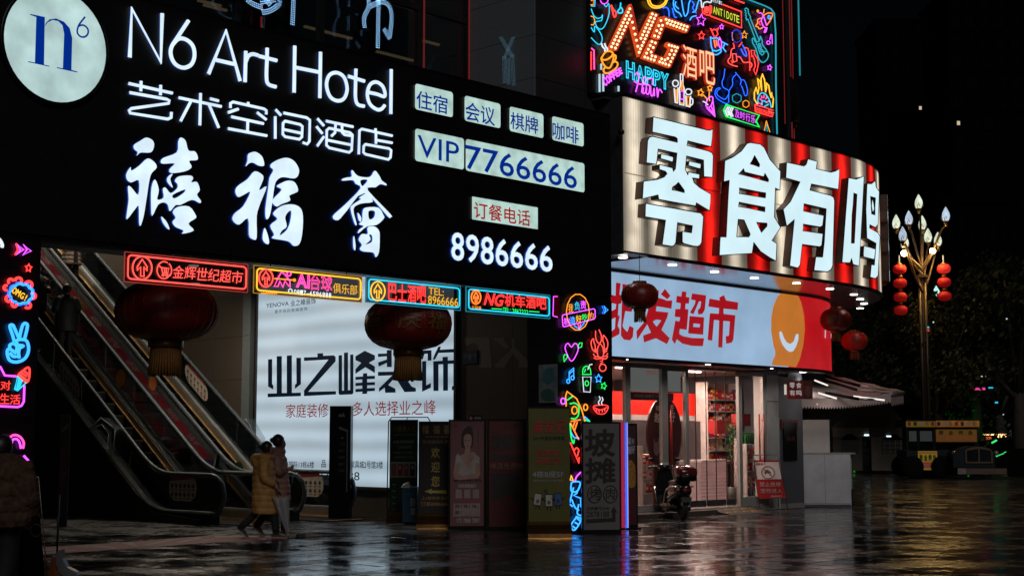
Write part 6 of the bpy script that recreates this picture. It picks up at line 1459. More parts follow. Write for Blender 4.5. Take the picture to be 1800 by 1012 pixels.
# ramp mat and door step
m = MB(P('ramp_rubber', (.02, .02, .02), .5)); a, b = sp(1232), sp(1305); m.hexa([(a, SY-.75, 0.002), (b, SY-.75, .002), (b, SY-.06, .002), (a, SY-.06, .002), (a, SY-.72, .012), (b, SY-.72, .012), (b, SY-.06, .11), (a, SY-.06, .11)])
YR = P('ramp_yellow', (.5, .28, .02), .5)
for k in range(5):
    u = a + .12 + k*(b-a)/5; zr = lambda y: .012 + (y-(SY-.72))*(.098/.66) + .003
    for y0 in (SY-.58, SY-.32): m.add([(u, y0, zr(y0)), (u+.1, y0+.06, zr(y0+.06)), (u+.2, y0, zr(y0)), (u+.2, y0+.05, zr(y0+.05)), (u+.1, y0+.11, zr(y0+.11)), (u, y0+.05, zr(y0+.05))], [(0, 1, 4, 5), (1, 2, 3, 4)], YR)
single('threshold_ramp', m, HF, ((a+b)/2, SY-.4, 0), 'black rubber threshold ramp with yellow arrows at the shop door', 'ramp')
m = MB(P('step_stone', (.09, .075, .065), .3)); m.box(sx0, SY-.45, 0, a-.05, SY-.06, .1); single('entrance_step', m, HF, (4.5, SY-.2, 0), 'low stone step under the left shop windows', 'step')

# ================================================================== NEON BILLBOARD ABOVE THE SHOP
NG = PathS(HF, .45, 1e9, 1)
ngx0, ngx1 = NG.hit(1040, 100)[0], NG.hit(1371, 100)[0]
nb = thing('neon_billboard', 'tall black billboard crowded with neon party drawings above the striped sign', 'billboard', HF, ((ngx0+ngx1)/2, .45, UZ1+.1))
m = MB(P('neon_board_black', (.012, .011, .012), .3, 0, .3, 3)); m.box(ngx0-.0, .45, 7.9, ngx1, .56, 13.5); part('back_panel', m, nb)
m = MB(P('matte_black', (.006, .006, .006), .9, 0, .1, 5, 0, .1)); m.box(ngx1+.003, .40, 7.9, ngx1+.16, .6, 13.5); part('edge_post', m, nb)
m = MB(); m.tube([NG.pos(*NG.hit(*p, .05)[:1], .05, NG.hit(*p, .05)[1]) for p in ((1300, -6), (1345, 11), (1355, 16), (1361, 24), (1363.5, 60), (1364, 150), (1366, 240))], .016, 6, False, N('teal', .9)); part('border_tube', m, nb)
m = MB(N('red', .12)); m.box(ngx1+.05, .385, 8.3, ngx1+.066, .399, 13.4); part('red_edge_light', m, nb)
GA, GB, GC, GD = Z(1020, 0, 8.095), Z(1200, 0, 8.095), Z(1020, 100, 8.095), Z(1200, 120, 8.095)
OFF = .06
def ng(name, items, T, r=.0095): return nf(nb, name, items, T, NG, r, OFF)
REDL = E('red_channel_letter', (.75, .03, .008), .55); BULB = E('marquee_bulb', (1, .62, .3), 2.2)
def chan(polys, bulbs, T, name='marquee_letter', br=.026):
    mb = MB()
    for q in polys: mb.plate([H(NG, T(q), .1)], NG, .02, .1, REDL, E('red_letter_side', (1, .1, .01), .7))
    o = part(name, mb, nb); bb_ = MB(BULB)
    for p, q, n in bulbs:
        for k in range(n):
            f_ = k/(n-1) if n > 1 else 0; x, y = T([(p[0]+(q[0]-p[0])*f_, p[1]+(q[1]-p[1])*f_)])[0]; u, z = NG.hit(x, y, .11)
            bb_.ball(NG.pos(u, .11, z), br, 8, 5, BULB)
    part('bulbs', bb_, o)
chan([[(728, 58), (748, 110), (843, 545), (1035, 163), (1128, 205), (848, 810), (825, 720), (725, 312), (530, 722), (420, 695)]], [((705, 130), (445, 670), 12), ((720, 230), (500, 688), 10), ((742, 320), (838, 748), 6), ((1025, 203), (863, 550), 8), ((1075, 222), (856, 700), 11)], GA)
chan([[(1155, 238), (1212, 375), (1140, 565), (1040, 530)], [(1200, 230), (1575, 365), (1530, 468), (1245, 372)], [(1025, 560), (1120, 595), (1045, 765), (1120, 792), (1080, 893), (895, 825)], [(1255, 600), (1425, 660), (1290, 965), (1108, 895), (1150, 800), (1222, 822), (1285, 690), (1230, 650)]],
     [((1148, 297), (1058, 515), 4), ((1170, 365), (1110, 530), 4), ((1222, 280), (1522, 385), 8), ((1240, 335), (1503, 432), 7), ((1020, 597), (918, 815), 5), ((1068, 615), (1008, 745), 3), ((960, 830), (1052, 860), 3), ((1020, 797), (1070, 812), 2), ((1262, 645), (1382, 682), 4), ((1360, 730), (1262, 930), 5), ((1300, 722), (1245, 835), 3), ((1130, 885), (1215, 915), 3), ((1158, 842), (1205, 858), 2)], GA)
for ch, x0, yt, yb, x1 in (('酒', 1199, 77, 134, 1226), ('吧', 1228.5, 85, 144, 1257.5)):
    mb = MB(); px_text(mb, NG, ch, x0, yt, yb, x1, .07, REDL, bold=.05, depth=.05, side=REDL); o = part('marquee_letter', mb, nb)
    mb = MB(); px_text(mb, NG, ch, x0+1, yt+1, yb-1, x1-1, .082, E('marquee_bulb_soft', (1, .55, .28), 1.2), bold=0); part('bulbs', mb, o)
ng('flower', [('cyan', [(155, 90), (205, 95), (210, 0)], ''), ('cyan', [(340, 70), (370, 100), (405, 55), (410, 200), (350, 370), (290, 420), (240, 390), (215, 320), (270, 305), (305, 290), (315, 215), (300, 250), (240, 265), (190, 220), (155, 130)], 's'), ('cyan', [(155, 395), (200, 460), (205, 380), (260, 430), (310, 530), (300, 610), (250, 632), (155, 540)], 's'), ('gold', [(150, 235), (185, 245), (205, 300), (190, 355), (155, 355)], 's'), ('gold', [(155, 15), (190, 5), (185, 75), (150, 70)], ''), ('purple', [(285, 10), (310, 50), (345, 60), (385, 35), (395, 0)], 's')], GA)
ng('chilli', [('red', [(435, 75), (460, 170), (480, 245), (505, 230), (505, 180), (465, 130), (440, 75)], 's'), ('cyan', [(575, 45), (565, 120), (535, 160), (540, 185), (595, 185), (600, 140), (580, 110)], 's')], GA, .014)
ng('coffee_mug', [('gold', [(305, 820), (360, 745), (430, 735), (470, 770), (470, 850), (440, 940), (410, 970), (365, 960), (320, 900), (300, 840)], 'cs'), ('gold', [(310, 850), (370, 855), (440, 810), (460, 770)], 's'), ('gold', [(475, 800), (500, 790), (505, 840), (475, 870)], 's'), ('gold', [(345, 965), (330, 1010), (360, 1045), (430, 1030), (520, 960), (530, 900), (500, 880), (470, 890)], 's'), ('white', [(300, 620), (320, 670), (350, 700), (350, 735)], 's'), ('white', [(345, 620), (360, 665), (385, 700), (380, 735)], 's')], GA, .017)
mb = MB()
for k, ch in enumerate('COFFEE'):
    x = 325 + k*44; y = 285 - k*27; q = GC([(x, y-0), (x+50, y+125-k*6)]); px_text(mb, NG, ch, q[0][0], q[0][1], q[1][1], q[1][0], OFF, N('purple'), outline=.05, rot=.45)
part('coffee_lettering', mb, nb)
mb = MB()
for k, (ch, x0, y0, x1, y1) in enumerate((('H', 650, 50, 775, 305), ('A', 785, 105, 915, 350), ('P', 920, 135, 1030, 390), ('P', 1035, 175, 1140, 410), ('Y', 1140, 210, 1262, 450))):
    q = GC([(x0, y0), (x1, y1)]); px_text(mb, NG, ch, q[0][0], q[0][1], q[1][1], q[1][0], OFF, N('cyan'), outline=.03, bold=.02)
part('happy_lettering', mb, nb)
ng('hour_script', [('purple', [(780, 260), (810, 225), (835, 270), (820, 380), (790, 500)], 's'), ('purple', [(765, 350), (830, 385), (910, 390), (940, 320), (905, 290), (885, 420), (875, 510)], 's'), ('purple', [(905, 400), (940, 400), (930, 500), (890, 520), (900, 440)], 's'), ('purple', [(960, 400), (990, 420), (975, 525), (940, 520), (945, 450)], 's'), ('purple', [(1000, 420), (1005, 540), (1035, 550), (1050, 450), (1055, 560)], 's'), ('purple', [(1090, 440), (1100, 575), (1115, 480), (1140, 470), (1165, 515)], 's'), ('purple', [(955, 320), (1030, 310), (1025, 400)], '')], GC, .0125)
ng('beer_glasses', [('white', [(1335, 450), (1350, 650), (1385, 660), (1390, 440)], ''), ('white', circ(1355, 380, 42, 45), 'c'), ('gold', [(1360, 470), (1365, 640), (1378, 640), (1380, 470)], 'c'), ('white', [(1425, 245), (1425, 400), (1410, 450), (1415, 680), (1475, 692), (1478, 450), (1460, 400), (1460, 255)], 'c'), ('gold', [(1440, 340), (1435, 470), (1465, 480), (1455, 350)], ''), ('purple', [(1418, 490), (1470, 500), (1470, 610), (1420, 600)], 'c'), ('gold', [(1425, 660), (1465, 668)], ''), ('white', circ(1540, 500, 45, 42), 'c'), ('white', [(1500, 550), (1505, 700), (1560, 715), (1570, 560)], ''), ('gold', [(1515, 570), (1520, 690), (1550, 695), (1555, 575)], 'c'), ('white', [(1575, 590), (1600, 610), (1598, 670), (1570, 690)], 's')], GC, .013)
ng('party_popper', [('gold', star(255, 350, 55, 30, .2), 'c'), ('gold', star(388, 285, 48, 25, .1), 'c'), ('gold', [(290, 380), (340, 430), (350, 470)], 's'), ('gold', [(380, 330), (375, 410), (385, 470)], 's'), ('white', [(290, 475), (325, 490), (360, 525)], 's'), ('purple', [(330, 520), (350, 450), (400, 405), (430, 430), (410, 520), (370, 565), (340, 550)], 'cs'), ('purple', [(345, 570), (460, 690), (430, 470)], ''), ('purple', [(380, 580), (450, 660)], ''), ('purple', [(405, 540), (445, 640)], '')], GD, .0125)
ng('arrow_sign', [('green', [(620, 520), (1090, 670), (1045, 755), (1090, 838), (620, 690), (583, 600)], 'c'), ('white', [(640, 555), (610, 610), (635, 680), (660, 670), (640, 615), (665, 555)], 'c'), ('white', [(690, 565), (665, 620), (690, 690), (715, 685), (690, 625), (718, 570)], 'c')], GD, .017)
mb = MB()
for k, ch in enumerate('及时行乐'):
    x = 742 + k*76; y = 585 + k*25; q = GD([(x, y), (x+66, y+115)]); px_text(mb, NG, ch, q[0][0], q[0][1], q[1][1], q[1][0], OFF, N('purple', 1.5), bold=.01)
part('arrow_lettering', mb, nb)
ng('flame', [('yellow', [(1060, 510), (1020, 440), (1020, 350), (1045, 275), (1070, 370), (1085, 280), (1065, 150), (1100, 185), (1125, 320), (1115, 150), (1135, 85), (1165, 170), (1180, 340), (1195, 280), (1190, 210), (1225, 250), (1240, 350), (1260, 420), (1265, 350), (1290, 440), (1280, 560)], '')], GD, .015)
ng('speed_dial', [('cyan', [(1070, 510), (1075, 420), (1120, 355), (1180, 375), (1235, 460), (1260, 565)], 's'), ('cyan', [(1130, 530), (1130, 480), (1160, 465), (1190, 490)], 's'), ('cyan', [(1165, 545), (1220, 515)], ''), ('pink', [(1090, 500), (1115, 512)], ''), ('pink', [(1100, 435), (1125, 460)], ''), ('pink', [(1120, 395), (1130, 430)], ''), ('pink', [(1155, 385), (1155, 425)], ''), ('pink', [(1195, 415), (1180, 440)], ''), ('pink', [(1225, 470), (1200, 485)], '')], GD, .013)
mb = MB(); q = GD([(1035, 545), (1215, 610)]); px_text(mb, NG, '299KM/H', q[0][0], q[0][1]+1, q[1][1]+1.5, q[1][0], OFF, N('red'), bold=.02, italic=-.1)
part('speed_lettering', mb, nb)
ng('speed_plate', [('red', [(1028, 520), (1295, 600), (1220, 595)], ''), ('red', [(1028, 520), (1035, 620), (1270, 690), (1285, 660), (1225, 645)], ''), ('salmon', [(1225, 620), (1295, 637)], '')], GD, .013)
ng('warning_triangle', [('gold', [(1190, 750), (1155, 925)], ''), ('gold', [(1190, 750), (1250, 940)], ''), ('teal', [(1195, 800), (1180, 915), (1210, 930)], 'c')], GD, .009)
ng('star', [('purple', star(262, 290, 88, 42, .1), 'c')], GB); ng('star', [('red', star(268, 510, 62, 30), 'c')], GB); ng('star', [('purple', star(555, 385, 40, 20), 'c')], GB, .009); ng('star', [('gold', star(878, 500, 58, 27), 'c')], GB); ng('star', [('purple', star(1237, 965, 42, 22, .2), 'c')], GB, .01)
ng('flaming_cup', [('red', [(450, 530), (430, 480), (395, 410), (425, 435), (445, 420), (475, 430), (515, 395), (490, 440), (500, 490), (470, 525)], ''), ('sky', [(395, 530), (430, 550), (490, 545), (525, 570)], 's'), ('sky', [(395, 530), (405, 650), (425, 720), (430, 770), (490, 780), (545, 740), (540, 700)], 's'), ('cyan', [(435, 720), (480, 730), (530, 710)], 's'), ('orange', [(445, 570), (465, 680)], ''), ('orange', [(475, 570), (490, 660)], ''), ('purple', [(505, 570), (515, 650), (545, 690), (550, 600), (520, 530)], 's'), ('sky', [(565, 600), (640, 640)], ''), ('sky', [(570, 680), (615, 740)], ''), ('sky', [(600, 620), (575, 680)], '')], GB, .013)
ng('beer_mug', [('red', [(280, 110), (285, 190), (340, 215), (385, 225), (390, 80)], ''), ('red', [(388, 85), (410, 100), (405, 180), (388, 190)], 's'), ('salmon', [(315, 100), (318, 160)], ''), ('salmon', [(340, 95), (342, 160)], ''), ('salmon', [(362, 100), (362, 165)], ''), ('salmon', [(305, 170), (360, 185)], ''), ('white', [(250, 0), (265, 30), (270, 100), (290, 105), (300, 50), (350, 30), (400, 40), (410, 0)], 's')], GB, .013)
ng('antidote_frame', [('red', [(575, 70), (835, 170), (838, 400), (400, 235)], ''), ('red', [(740, 0), (875, 48)], '')], GB, .014)
mb = MB()
for k, ch in enumerate('ANTIDOTE'):
    x = 432 + k*47.5; y = 88 + k*18.5; q = GB([(x + (15 if ch == 'I' else 0), y), (x + (22 if ch == 'I' else 40), y+105)]); px_text(mb, NG, ch, q[0][0], q[0][1], q[1][1], q[1][0], OFF, N('lime', 1.1), bold=.012)
for k, ch in enumerate('BEERIS'):
    x = 410 + k*26; y = -30 + k*10; q = GB([(x, y), (x+22, y+50)]); px_text(mb, NG, ch, q[0][0], q[0][1], q[1][1], q[1][0], OFF, N('white', .8), bold=.0)
part('antidote_lettering', mb, nb)
ng('guitar', [('teal', [(885, 135), (905, 118), (930, 135), (935, 190), (965, 245), (960, 260), (1090, 580)], ''), ('teal', [(905, 290), (925, 275), (1050, 600)], ''), ('teal', [(885, 150), (900, 160), (888, 185), (905, 195), (893, 220), (908, 230), (898, 260), (915, 275)], ''),
   ('teal', [(1105, 520), (1130, 580), (1135, 640), (1180, 700), (1220, 780), (1200, 850), (1140, 892), (1090, 850), (1060, 760), (1040, 690), (1000, 620), (990, 560), (1010, 550), (1040, 600), (1085, 590), (1100, 560)], 'cs'), ('teal', [(1050, 600), (1050, 640), (1085, 640), (1065, 660), (1100, 760), (1130, 790), (1160, 760), (1140, 730), (1185, 740)], ''), ('teal', circ(1090, 640, 14, 18), 'c'), ('teal', circ(1105, 680, 14, 18), 'c'), ('teal', circ(1125, 725, 14, 18), 'c')], GB, .0125)
ng('rocket', [('orange', [(1150, 225), (1200, 195), (1260, 190), (1278, 215), (1250, 290), (1195, 365)], 's'), ('sky', circ(1230, 250, 16, 24), 'c'), ('purple', [(1140, 235), (1120, 300), (1150, 380), (1185, 400)], 's'), ('purple', [(1150, 230), (1195, 370)], ''), ('purple', [(1085, 190), (1120, 190), (1150, 230)], 's'), ('purple', [(1185, 400), (1160, 460), (1185, 455), (1200, 395)], 's'), ('gold', [(1115, 265), (1070, 280), (1065, 330), (1040, 375), (1075, 390), (1090, 415), (1140, 395)], 's'), ('red', [(1110, 300), (1085, 330), (1105, 360)], 's'), ('gold', circ(1068, 162, 10, 14), 'c'), ('gold', [(1160, 135), (1150, 190)], '')], GB, .012)
ng('music_note', [('purple', [(1275, 630), (1270, 500), (1255, 495), (1240, 570)], ''), ('purple', circ(1220, 610, 25, 24), 'c')], GB, .01)
ng('curved_arrow', [('red', [(975, 720), (1025, 722), (1020, 770), (1060, 830), (1080, 900), (1060, 1000), (1040, 1065), (1010, 1000), (1035, 940), (1020, 850), (1000, 800), (985, 810)], 'c')], GB, .011)
ng('astronaut', [('deep', circ(770, 515, 72, 92, 18), 'c'), ('deep', [(705, 470), (760, 435), (820, 480), (830, 590)], 's'), ('gold', [(705, 470), (700, 520), (715, 580)], 's'), ('red', [(720, 615), (735, 690)], ''), ('red', [(845, 605), (800, 665)], ''), ('salmon', [(735, 690), (695, 710), (680, 810), (650, 850), (650, 890), (690, 925), (780, 950)], 's'), ('salmon', [(710, 770), (760, 770), (772, 870), (730, 885), (710, 850)], 'c'), ('salmon', [(775, 810), (820, 820), (870, 890), (960, 890), (985, 930), (965, 970)], 's'), ('red', [(890, 680), (930, 700), (950, 800), (955, 1010)], 's'), ('red', [(690, 870), (720, 890), (700, 900)], 's'), ('blue', [(850, 640), (890, 720), (910, 800), (870, 780), (830, 700)], 's')], GB, .0115)
ng('astronaut_legs', [('blue', [(600, 10), (585, 130), (560, 200), (575, 270), (640, 310), (660, 330)], 's'), ('blue', [(750, 60), (790, 110), (830, 170), (820, 240)], 's'), ('blue', [(760, 90), (710, 150), (710, 240), (660, 330), (655, 490)], 's'), ('blue', [(530, 280), (480, 300), (460, 370), (500, 440), (600, 500), (645, 500)], 's'), ('blue', [(540, 290), (490, 330), (500, 390), (600, 445), (650, 380)], 's'), ('blue', [(830, 170), (880, 180), (920, 300), (915, 380), (885, 390), (860, 310), (835, 250)], 's'), ('teal', cloud(770, 430, 60, 58, 6), 'c'), ('gold', cloud(900, 510, 42, 45, 6), 'c')], GD, .008)
ng('blue_splash', [('sky', [(1330, 0), (1325, 80), (1360, 160), (1410, 190), (1440, 240)], 's'), ('sky', [(1360, 30), (1350, 80), (1400, 130)], 's'), ('sky', [(1440, 0), (1460, 130), (1490, 235), (1530, 180), (1545, 60), (1570, 0)], 's'), ('blue', [(1180, 120), (1230, 110), (1260, 160), (1265, 240)], 's'), ('blue', [(1310, 120), (1340, 240), (1370, 250)], 's'), ('sky', [(1600, 180), (1640, 160), (1660, 90), (1690, 0)], 's'), ('sky', [(1560, 290), (1590, 245), (1650, 230)], 's'), ('blue', [(1590, 20), (1620, 70), (1600, 120), (1650, 190)], 's')], GA, .012)
ng('yellow_ring', [('yellow', [(955, 0), (975, 60), (1030, 110), (1120, 115), (1200, 80), (1240, 0)], 's'), ('yellow', [(985, 0), (1010, 60), (1060, 90), (1140, 88), (1200, 40), (1215, 0)], 's')], GA, .014)
ng('bottle_edge', [('red', [(155, 740), (155, 1000)], ''), ('pink', [(160, 690), (195, 720), (200, 990)], '')], GA, .014)
# white tube posts at the corner below the board
for k, (x, y0, y1) in enumerate(((1048, 132, 163), (1054.5, 132, 162), (1081.5, 153, 162), (1051, 114, 124))):
    f = PathS(HF, .5, 1e9, 1); u, z1 = f.hit(x, y0); _, z0 = f.hit(x, y1); m = MB(E('cool_tube', (.5, .75, .85), .9)); m.tube([(u, .42, z0), (u, .42, z1)], .02, 6)
    part('corner_tube', m, nb)
# thin vertical red lines on the dark rounded tower right of the board
tw = thing('rounded_tower', 'dark rounded tower edge with thin red light lines right of the neon billboard', 'tower', HF, (12, 3, 4.9))
m = MB(P('tower_dark', (.012, .012, .015), .5)); tx0 = HF.hit(1395, 100, -1.2)[0]
m.lathe([(2.2, 5.0), (2.2, 8.8), (2.35, 8.85), (2.35, 9.7), (2.2, 9.75), (2.2, 15)], (tx0-.75, 3.4, 0), 40); part('wall', m, tw)
mc = (tx0-.75, 3.4)
for a in (-98, -70, -52): 
    m = MB(N('red', .12 if a > -90 else .07)); x, y = mc[0]+2.24*cos(radians(a)), mc[1]+2.24*sin(radians(a)); m.tube([(x, y, 7.9), (x, y, 8.75)], .014, 5); m.tube([(x, y, 9.8), (x, y, 12.3)], .014, 5); part('red_line', m, tw)
m = MB(N('teal', .5)); x, y = mc[0]+2.4*cos(radians(-52)), mc[1]+2.4*sin(radians(-52)); m.tube([(x, y, 10.0), (x, y, 13)], .02, 5); part('teal_line', m, tw)
m = MB(P('roof_frame_grey', (.05, .05, .055), .5)); q = PU.hit(1432, 250, -2.5)
x = HF.hit(1432, 230, -3)[0]; m.box(x, 3, 7.8, x+.06, 3.06, 9.0); m.box(x+.55, 3, 7.8, x+.75, 3.2, 9.0); m.box(x, 3, 8.94, x+.75, 3.06, 9.0); m.box(x+.06, 3.01, 8.4, x+.55, 3.04, 8.44)
single('roof_frame', m, HF, (x, 3, 7.8), 'faint grey metal frame standing on the roof behind the striped sign', 'roof frame')
# small red lanterns at the shop
PW_ = 'small red lanterns hung along the snack shop'
def px_lantern(px, py, Y, w, h, lab, silk=None, tw=.3, chs=(), wire=.5, tassel=.25):
    s_ = Y/2514; p = at(px, py, Y); return lantern('red_lantern', p, w*s_, h*s_, lab, PW_, tassel*w*s_, silk or LRED, None, tw, wire=wire, nt_=16, chs=chs)
LR2 = P('bright_red_lantern_silk', (.42, .012, .01), .35, 0, .2, 3, 0, .6)
px_lantern(1124.5, 520, 25.9, 66, 46, 'red lantern hanging in front of the characters on the pale fascia', LRED, .27, wire=.55, tassel=.3)
px_lantern(1469, 562, 33.0, 54, 40, 'red lantern with gold character at the rounded end of the red fascia', LRED, .27, (('祥', -.5, .55),), .3, .28)
px_lantern(1502, 599, 35.5, 46, 33, 'bright red lantern with gold character hanging lowest right of the red fascia', LR2, .3, (('有', -.15, .6),), .8, .3)
# ================================================================== STANDING SIGNS BEFORE THE PILLAR
def stfr(pxc, py, ang=0.0, Y=None):
    p = ground(pxc, py) if Y is None else at(pxc, 770, Y); return Fr(p.x, p.y, ang)
class PxF:
    """turns photo pixels into heights and widths on an upright board standing at its own distance"""
    def __init__(s, f): s.f = f
    def b(s, x0, yt, yb, x1, off=0): u0, z1 = s.f.hit(x0, yt, off); _, z0 = s.f.hit(x0, yb, off); u1, _ = s.f.hit(x1, yt, off); return u0, z0, u1, z1
def board(name, lab, cat, px0, px1, yt, yb, mat, ang=.0, frame=BLK, th=.05, fw=.03, leg=0.0, base='box'):
    f = stfr((px0+px1)/2, yb, ang); B = PxF(f); u0, z0, u1, z1 = B.b(px0, yt, yb, px1); z0 = max(0, z0)
    t = thing(name, lab, cat, f, (0, 0, 0))
    if base == 'box':
        m = MB(frame); m.box(u0, .001, 0, u1, th, z1); part('case', m, t)
        m = MB(mat); m.box(u0+fw, -.006, z0+.06, u1-fw, 0, z1-fw); part('poster_face', m, t)
    else:
        m = MB(mat); m.box(u0, -.004, .25, u1, .004, z1); part('printed_sheet', m, t)
        m = MB(frame); m.box(u0, -.012, z1-.01, u1, .012, z1+.02); m.box((u0+u1)/2-.01, .012, .1, (u0+u1)/2+.01, .03, z1); part('pole', m, t)
        m = MB(P('banner_base_bronze', (.22, .11, .035), .22, .9, .2, 3)); pr = [(-.16, .0), (-.15, .06), (-.10, .13), (-.03, .2), (.0, .25), (.05, .25), (.1, .12), (.12, 0)]
        n = len(pr); m.add([(u0-.02, y, z) for y, z in pr] + [(u1+.02, y, z) for y, z in pr], [tuple(range(n))[::-1], tuple(range(n, 2*n))] + [(i, i+1, n+i+1, n+i) for i in range(n-1)]); part('base', m, t)
    return t, f, B
def wr(mb, f, B, body, x0, yt, yb, x1, mat, off=.012, **k):
    u0, z0, u1, z1 = B.b(x0, yt, yb, x1, off); put_text(mb, f, body, u0, z0, u1, z1, off, mat, **k)
def rc(mb, f, B, x0, yt, yb, x1, mat, off=.009): u0, z0, u1, z1 = B.b(x0, yt, yb, x1, off); mb.plate([[(u0, z0), (u1, z0), (u1, z1), (u0, z1)]], f, off, off, mat)
def pol(mb, f, pts, mat, off=.011, sm=0):
    L = H(f, pts, off); L = spline(L, sm, True) if sm else L; mb.plate([L], f, off, off, mat)
GOLDI = P('gold_ink', (.42, .27, .08), .5); WI = P('white_ink', (.45, .45, .42), .5); DI = P('dark_ink', (.02, .015, .015), .5); RI = P('red_ink', (.4, .03, .02), .5); YI = P('yellow_ink', (.5, .4, .08), .5); PI_ = P('pink_ink', (.35, .12, .14), .5); BI = P('blue_ink', (.05, .12, .35), .5)
# green banner in a bent tube frame
t, f, B = board('banner_stand', 'green beauty banner in a rounded tube frame, leftmost of the standing signs', 'banner stand', 685.5, 735, 739, 917, P('green_poster', (.008, .055, .02), .5, 0, .3, 4), -.1, base='roll')
m = MB(P('dark_tube', (.05, .1, .1), .25, .8)); a, z0, b, z1 = B.b(681, 733, 917, 757); m.tube([(a, .02, 0), (a+.02, .02, z1-.08), (a+.08, .02, z1), (b-.06, .02, z1-.0), (b, .02, z1-.1)], .012, 6); m.tube([(a+.4, .02, z1-.01), (a+.3, .1, z1-.12)], .008, 5); part('tube_frame', m, t)
m = MB(); wr(m, f, B, '川壹美人儿', 691, 748, 759, 731, GOLDI, bold=.02); wr(m, f, B, '皮肤护理 身体管理', 692, 762, 765, 730, WI); wr(m, f, B, '从根源阻断肥胖', 691, 773, 779, 728, WI, bold=.03); wr(m, f, B, '打造易瘦体质', 697, 782, 788, 724, WI); wr(m, f, B, '燃脂塑形 科学瘦身', 691, 793, 797, 726, WI); wr(m, f, B, '改善体质 安全放心', 694, 801, 805, 729, WI)
rc(m, f, B, 686.5, 811, 838.5, 731, WI); rc(m, f, B, 688, 814, 836, 697, PI_, .012)
for k, c in enumerate((RI, PI_, DI)): rc(m, f, B, 699 + k*11, 815, 836, 708 + k*10.5, c, .012); rc(m, f, B, 701 + k*11, 818, 824, 705 + k*11, WI, .015)
pol(m, f, [(716, 862), (717, 850), (720, 846), (724, 850), (724, 858), (726, 870), (714, 875)], P('poster_skin', (.3, .16, .11), .5), .012, 3)
for k in range(4): pol(m, f, [(689, 848+k*11), (692, 851+k*11), (696, 850+k*11), (692, 853+k*11)], WI)
wr(m, f, B, '川壹美人儿美容', 686, 894, 896, 708, WI); part('print', m, t)
# welcome roll-up
t, f, B = board('banner_stand', 'black welcome banner with large gold characters and an arrow on a bronze base', 'banner stand', 736, 790, 742, 926, P('black_poster', (.014, .008, .008), .5), .05, base='roll')
m = MB(); 
for k, ch in enumerate('禧福荟'): wr(m, f, B, ch, 742 + k*19, 747, 762, 754 + k*19, GOLDI, bold=.025)
wr(m, f, B, 'XIFUHUI', 747, 766, 768.5, 786, GOLDI); wr(m, f, B, '艺术国风礼宴', 743, 773, 779, 788, GOLDI)
for k, ch in enumerate('欢迎您'): wr(m, f, B, ch, 758, 786 + k*25, 804.5 + k*25, 773, YI, bold=.02)
pol(m, f, [(746, 863), (760, 858), (758, 861.5), (785, 861), (785, 867), (758, 865.5), (761, 868)], YI)
wr(m, f, B, '上2楼悦享酒店', 741, 872, 878, 788, GOLDI); wr(m, f, B, '订餐8986666', 740, 881, 889, 788, GOLDI); part('print', m, t)
# pink light box with a woman
t, f, B = board('light_box_poster', 'pink poster box showing a woman in a white off-shoulder dress', 'poster box', 789, 854, 737, 930, P('pink_poster', (.17, .062, .075), .5, 0, .15, 2), .12)
SKP = P('printed_skin', (.36, .21, .17), .55); DRS = P('printed_dress', (.36, .31, .29), .55); HRP = P('printed_hair', (.025, .013, .013), .55); m = MB()
pol(m, f, [(818, 752), (824, 748), (830, 752), (832, 765), (832, 778), (829, 786), (812, 786), (811, 770), (813, 758)], HRP, .010, 3)
pol(m, f, [(815, 768), (821, 762), (828, 765), (829, 776), (826, 787), (822, 790), (817, 785)], SKP, .013, 3)
pol(m, f, [(818, 786), (826, 786), (828, 797), (841, 803), (843, 820), (840, 840), (800, 840), (799, 820), (802, 803), (816, 797)], SKP, .011, 2)
pol(m, f, [(801, 802), (805, 796), (822, 822), (836, 798), (843, 803), (843, 815), (836, 812), (834, 838), (806, 838), (808, 812), (801, 818)], DRS, .014, 0)
pol(m, f, [(799, 830), (815, 835), (838, 831), (843, 836), (820, 842), (800, 842)], SKP, .0155, 2); pol(m, f, [(826, 799), (831, 793), (836, 797), (833, 805), (826, 808)], SKP, .0165, 2)
for x in (818.5, 825): pol(m, f, [(x-1.6, 773.5), (x, 772.6), (x+1.6, 773.5), (x, 774.2)], HRP, .016)
pol(m, f, [(819, 782), (822, 783), (825.5, 781.5), (822, 784.8)], RI, .016)
wr(m, f, B, '韩美容', 795, 745.5, 750, 806, RI, bold=.02); pol(m, f, [(797, 844), (801, 840.5), (801, 842.5), (806, 842.5), (806, 845.5), (801, 845.5), (801, 847.5)], DI)
wr(m, f, B, '乘扶手电梯上一楼左拐', 808, 841, 846, 846, DI, bold=.02); wr(m, f, B, '扫码领取福利', 805, 850, 857, 837, WI, bold=.02)
for k in range(3): rc(m, f, B, 801 + k*15, 859.5, 875, 812 + k*15, P('pale_tile', (.3, .22, .22), .5), .011)
rc(m, f, B, 799, 880, 883.5, 843, P('rose_bar', (.25, .04, .07), .5)); rc(m, f, B, 797, 884, 907, 844, P('pale_tile', (.3, .22, .22), .5), .009)
for k, s_ in enumerate(('99.1', '98.1', '98.1', '88.1')): wr(m, f, B, s_, 800 + (k % 3)*15, 886 + (k//3)*11, 892 + (k//3)*11, 811 + (k % 3)*15, DI, .014, bold=.03)
wr(m, f, B, '173 7888 7897', 803, 910.5, 918.5, 843, WI, .014, bold=.01)
rc(m, f, B, 840, 752, 788, 841, DI); part('print', m, t)
m = MB(BLK); u0, z0, u1, z1 = B.b(822, 729, 737, 847); m.box(u0, .01, z1-.12, u1, .03, z1); m.plate([ell(u0+.06, z1-.06, .03, .035, 12)], f, -.009, -.008, PI_); put_text(m, f, '请勿吸烟', u0+.12, z1-.075, u1-.02, z1-.03, -.008, WI); part('top_card', m, t)
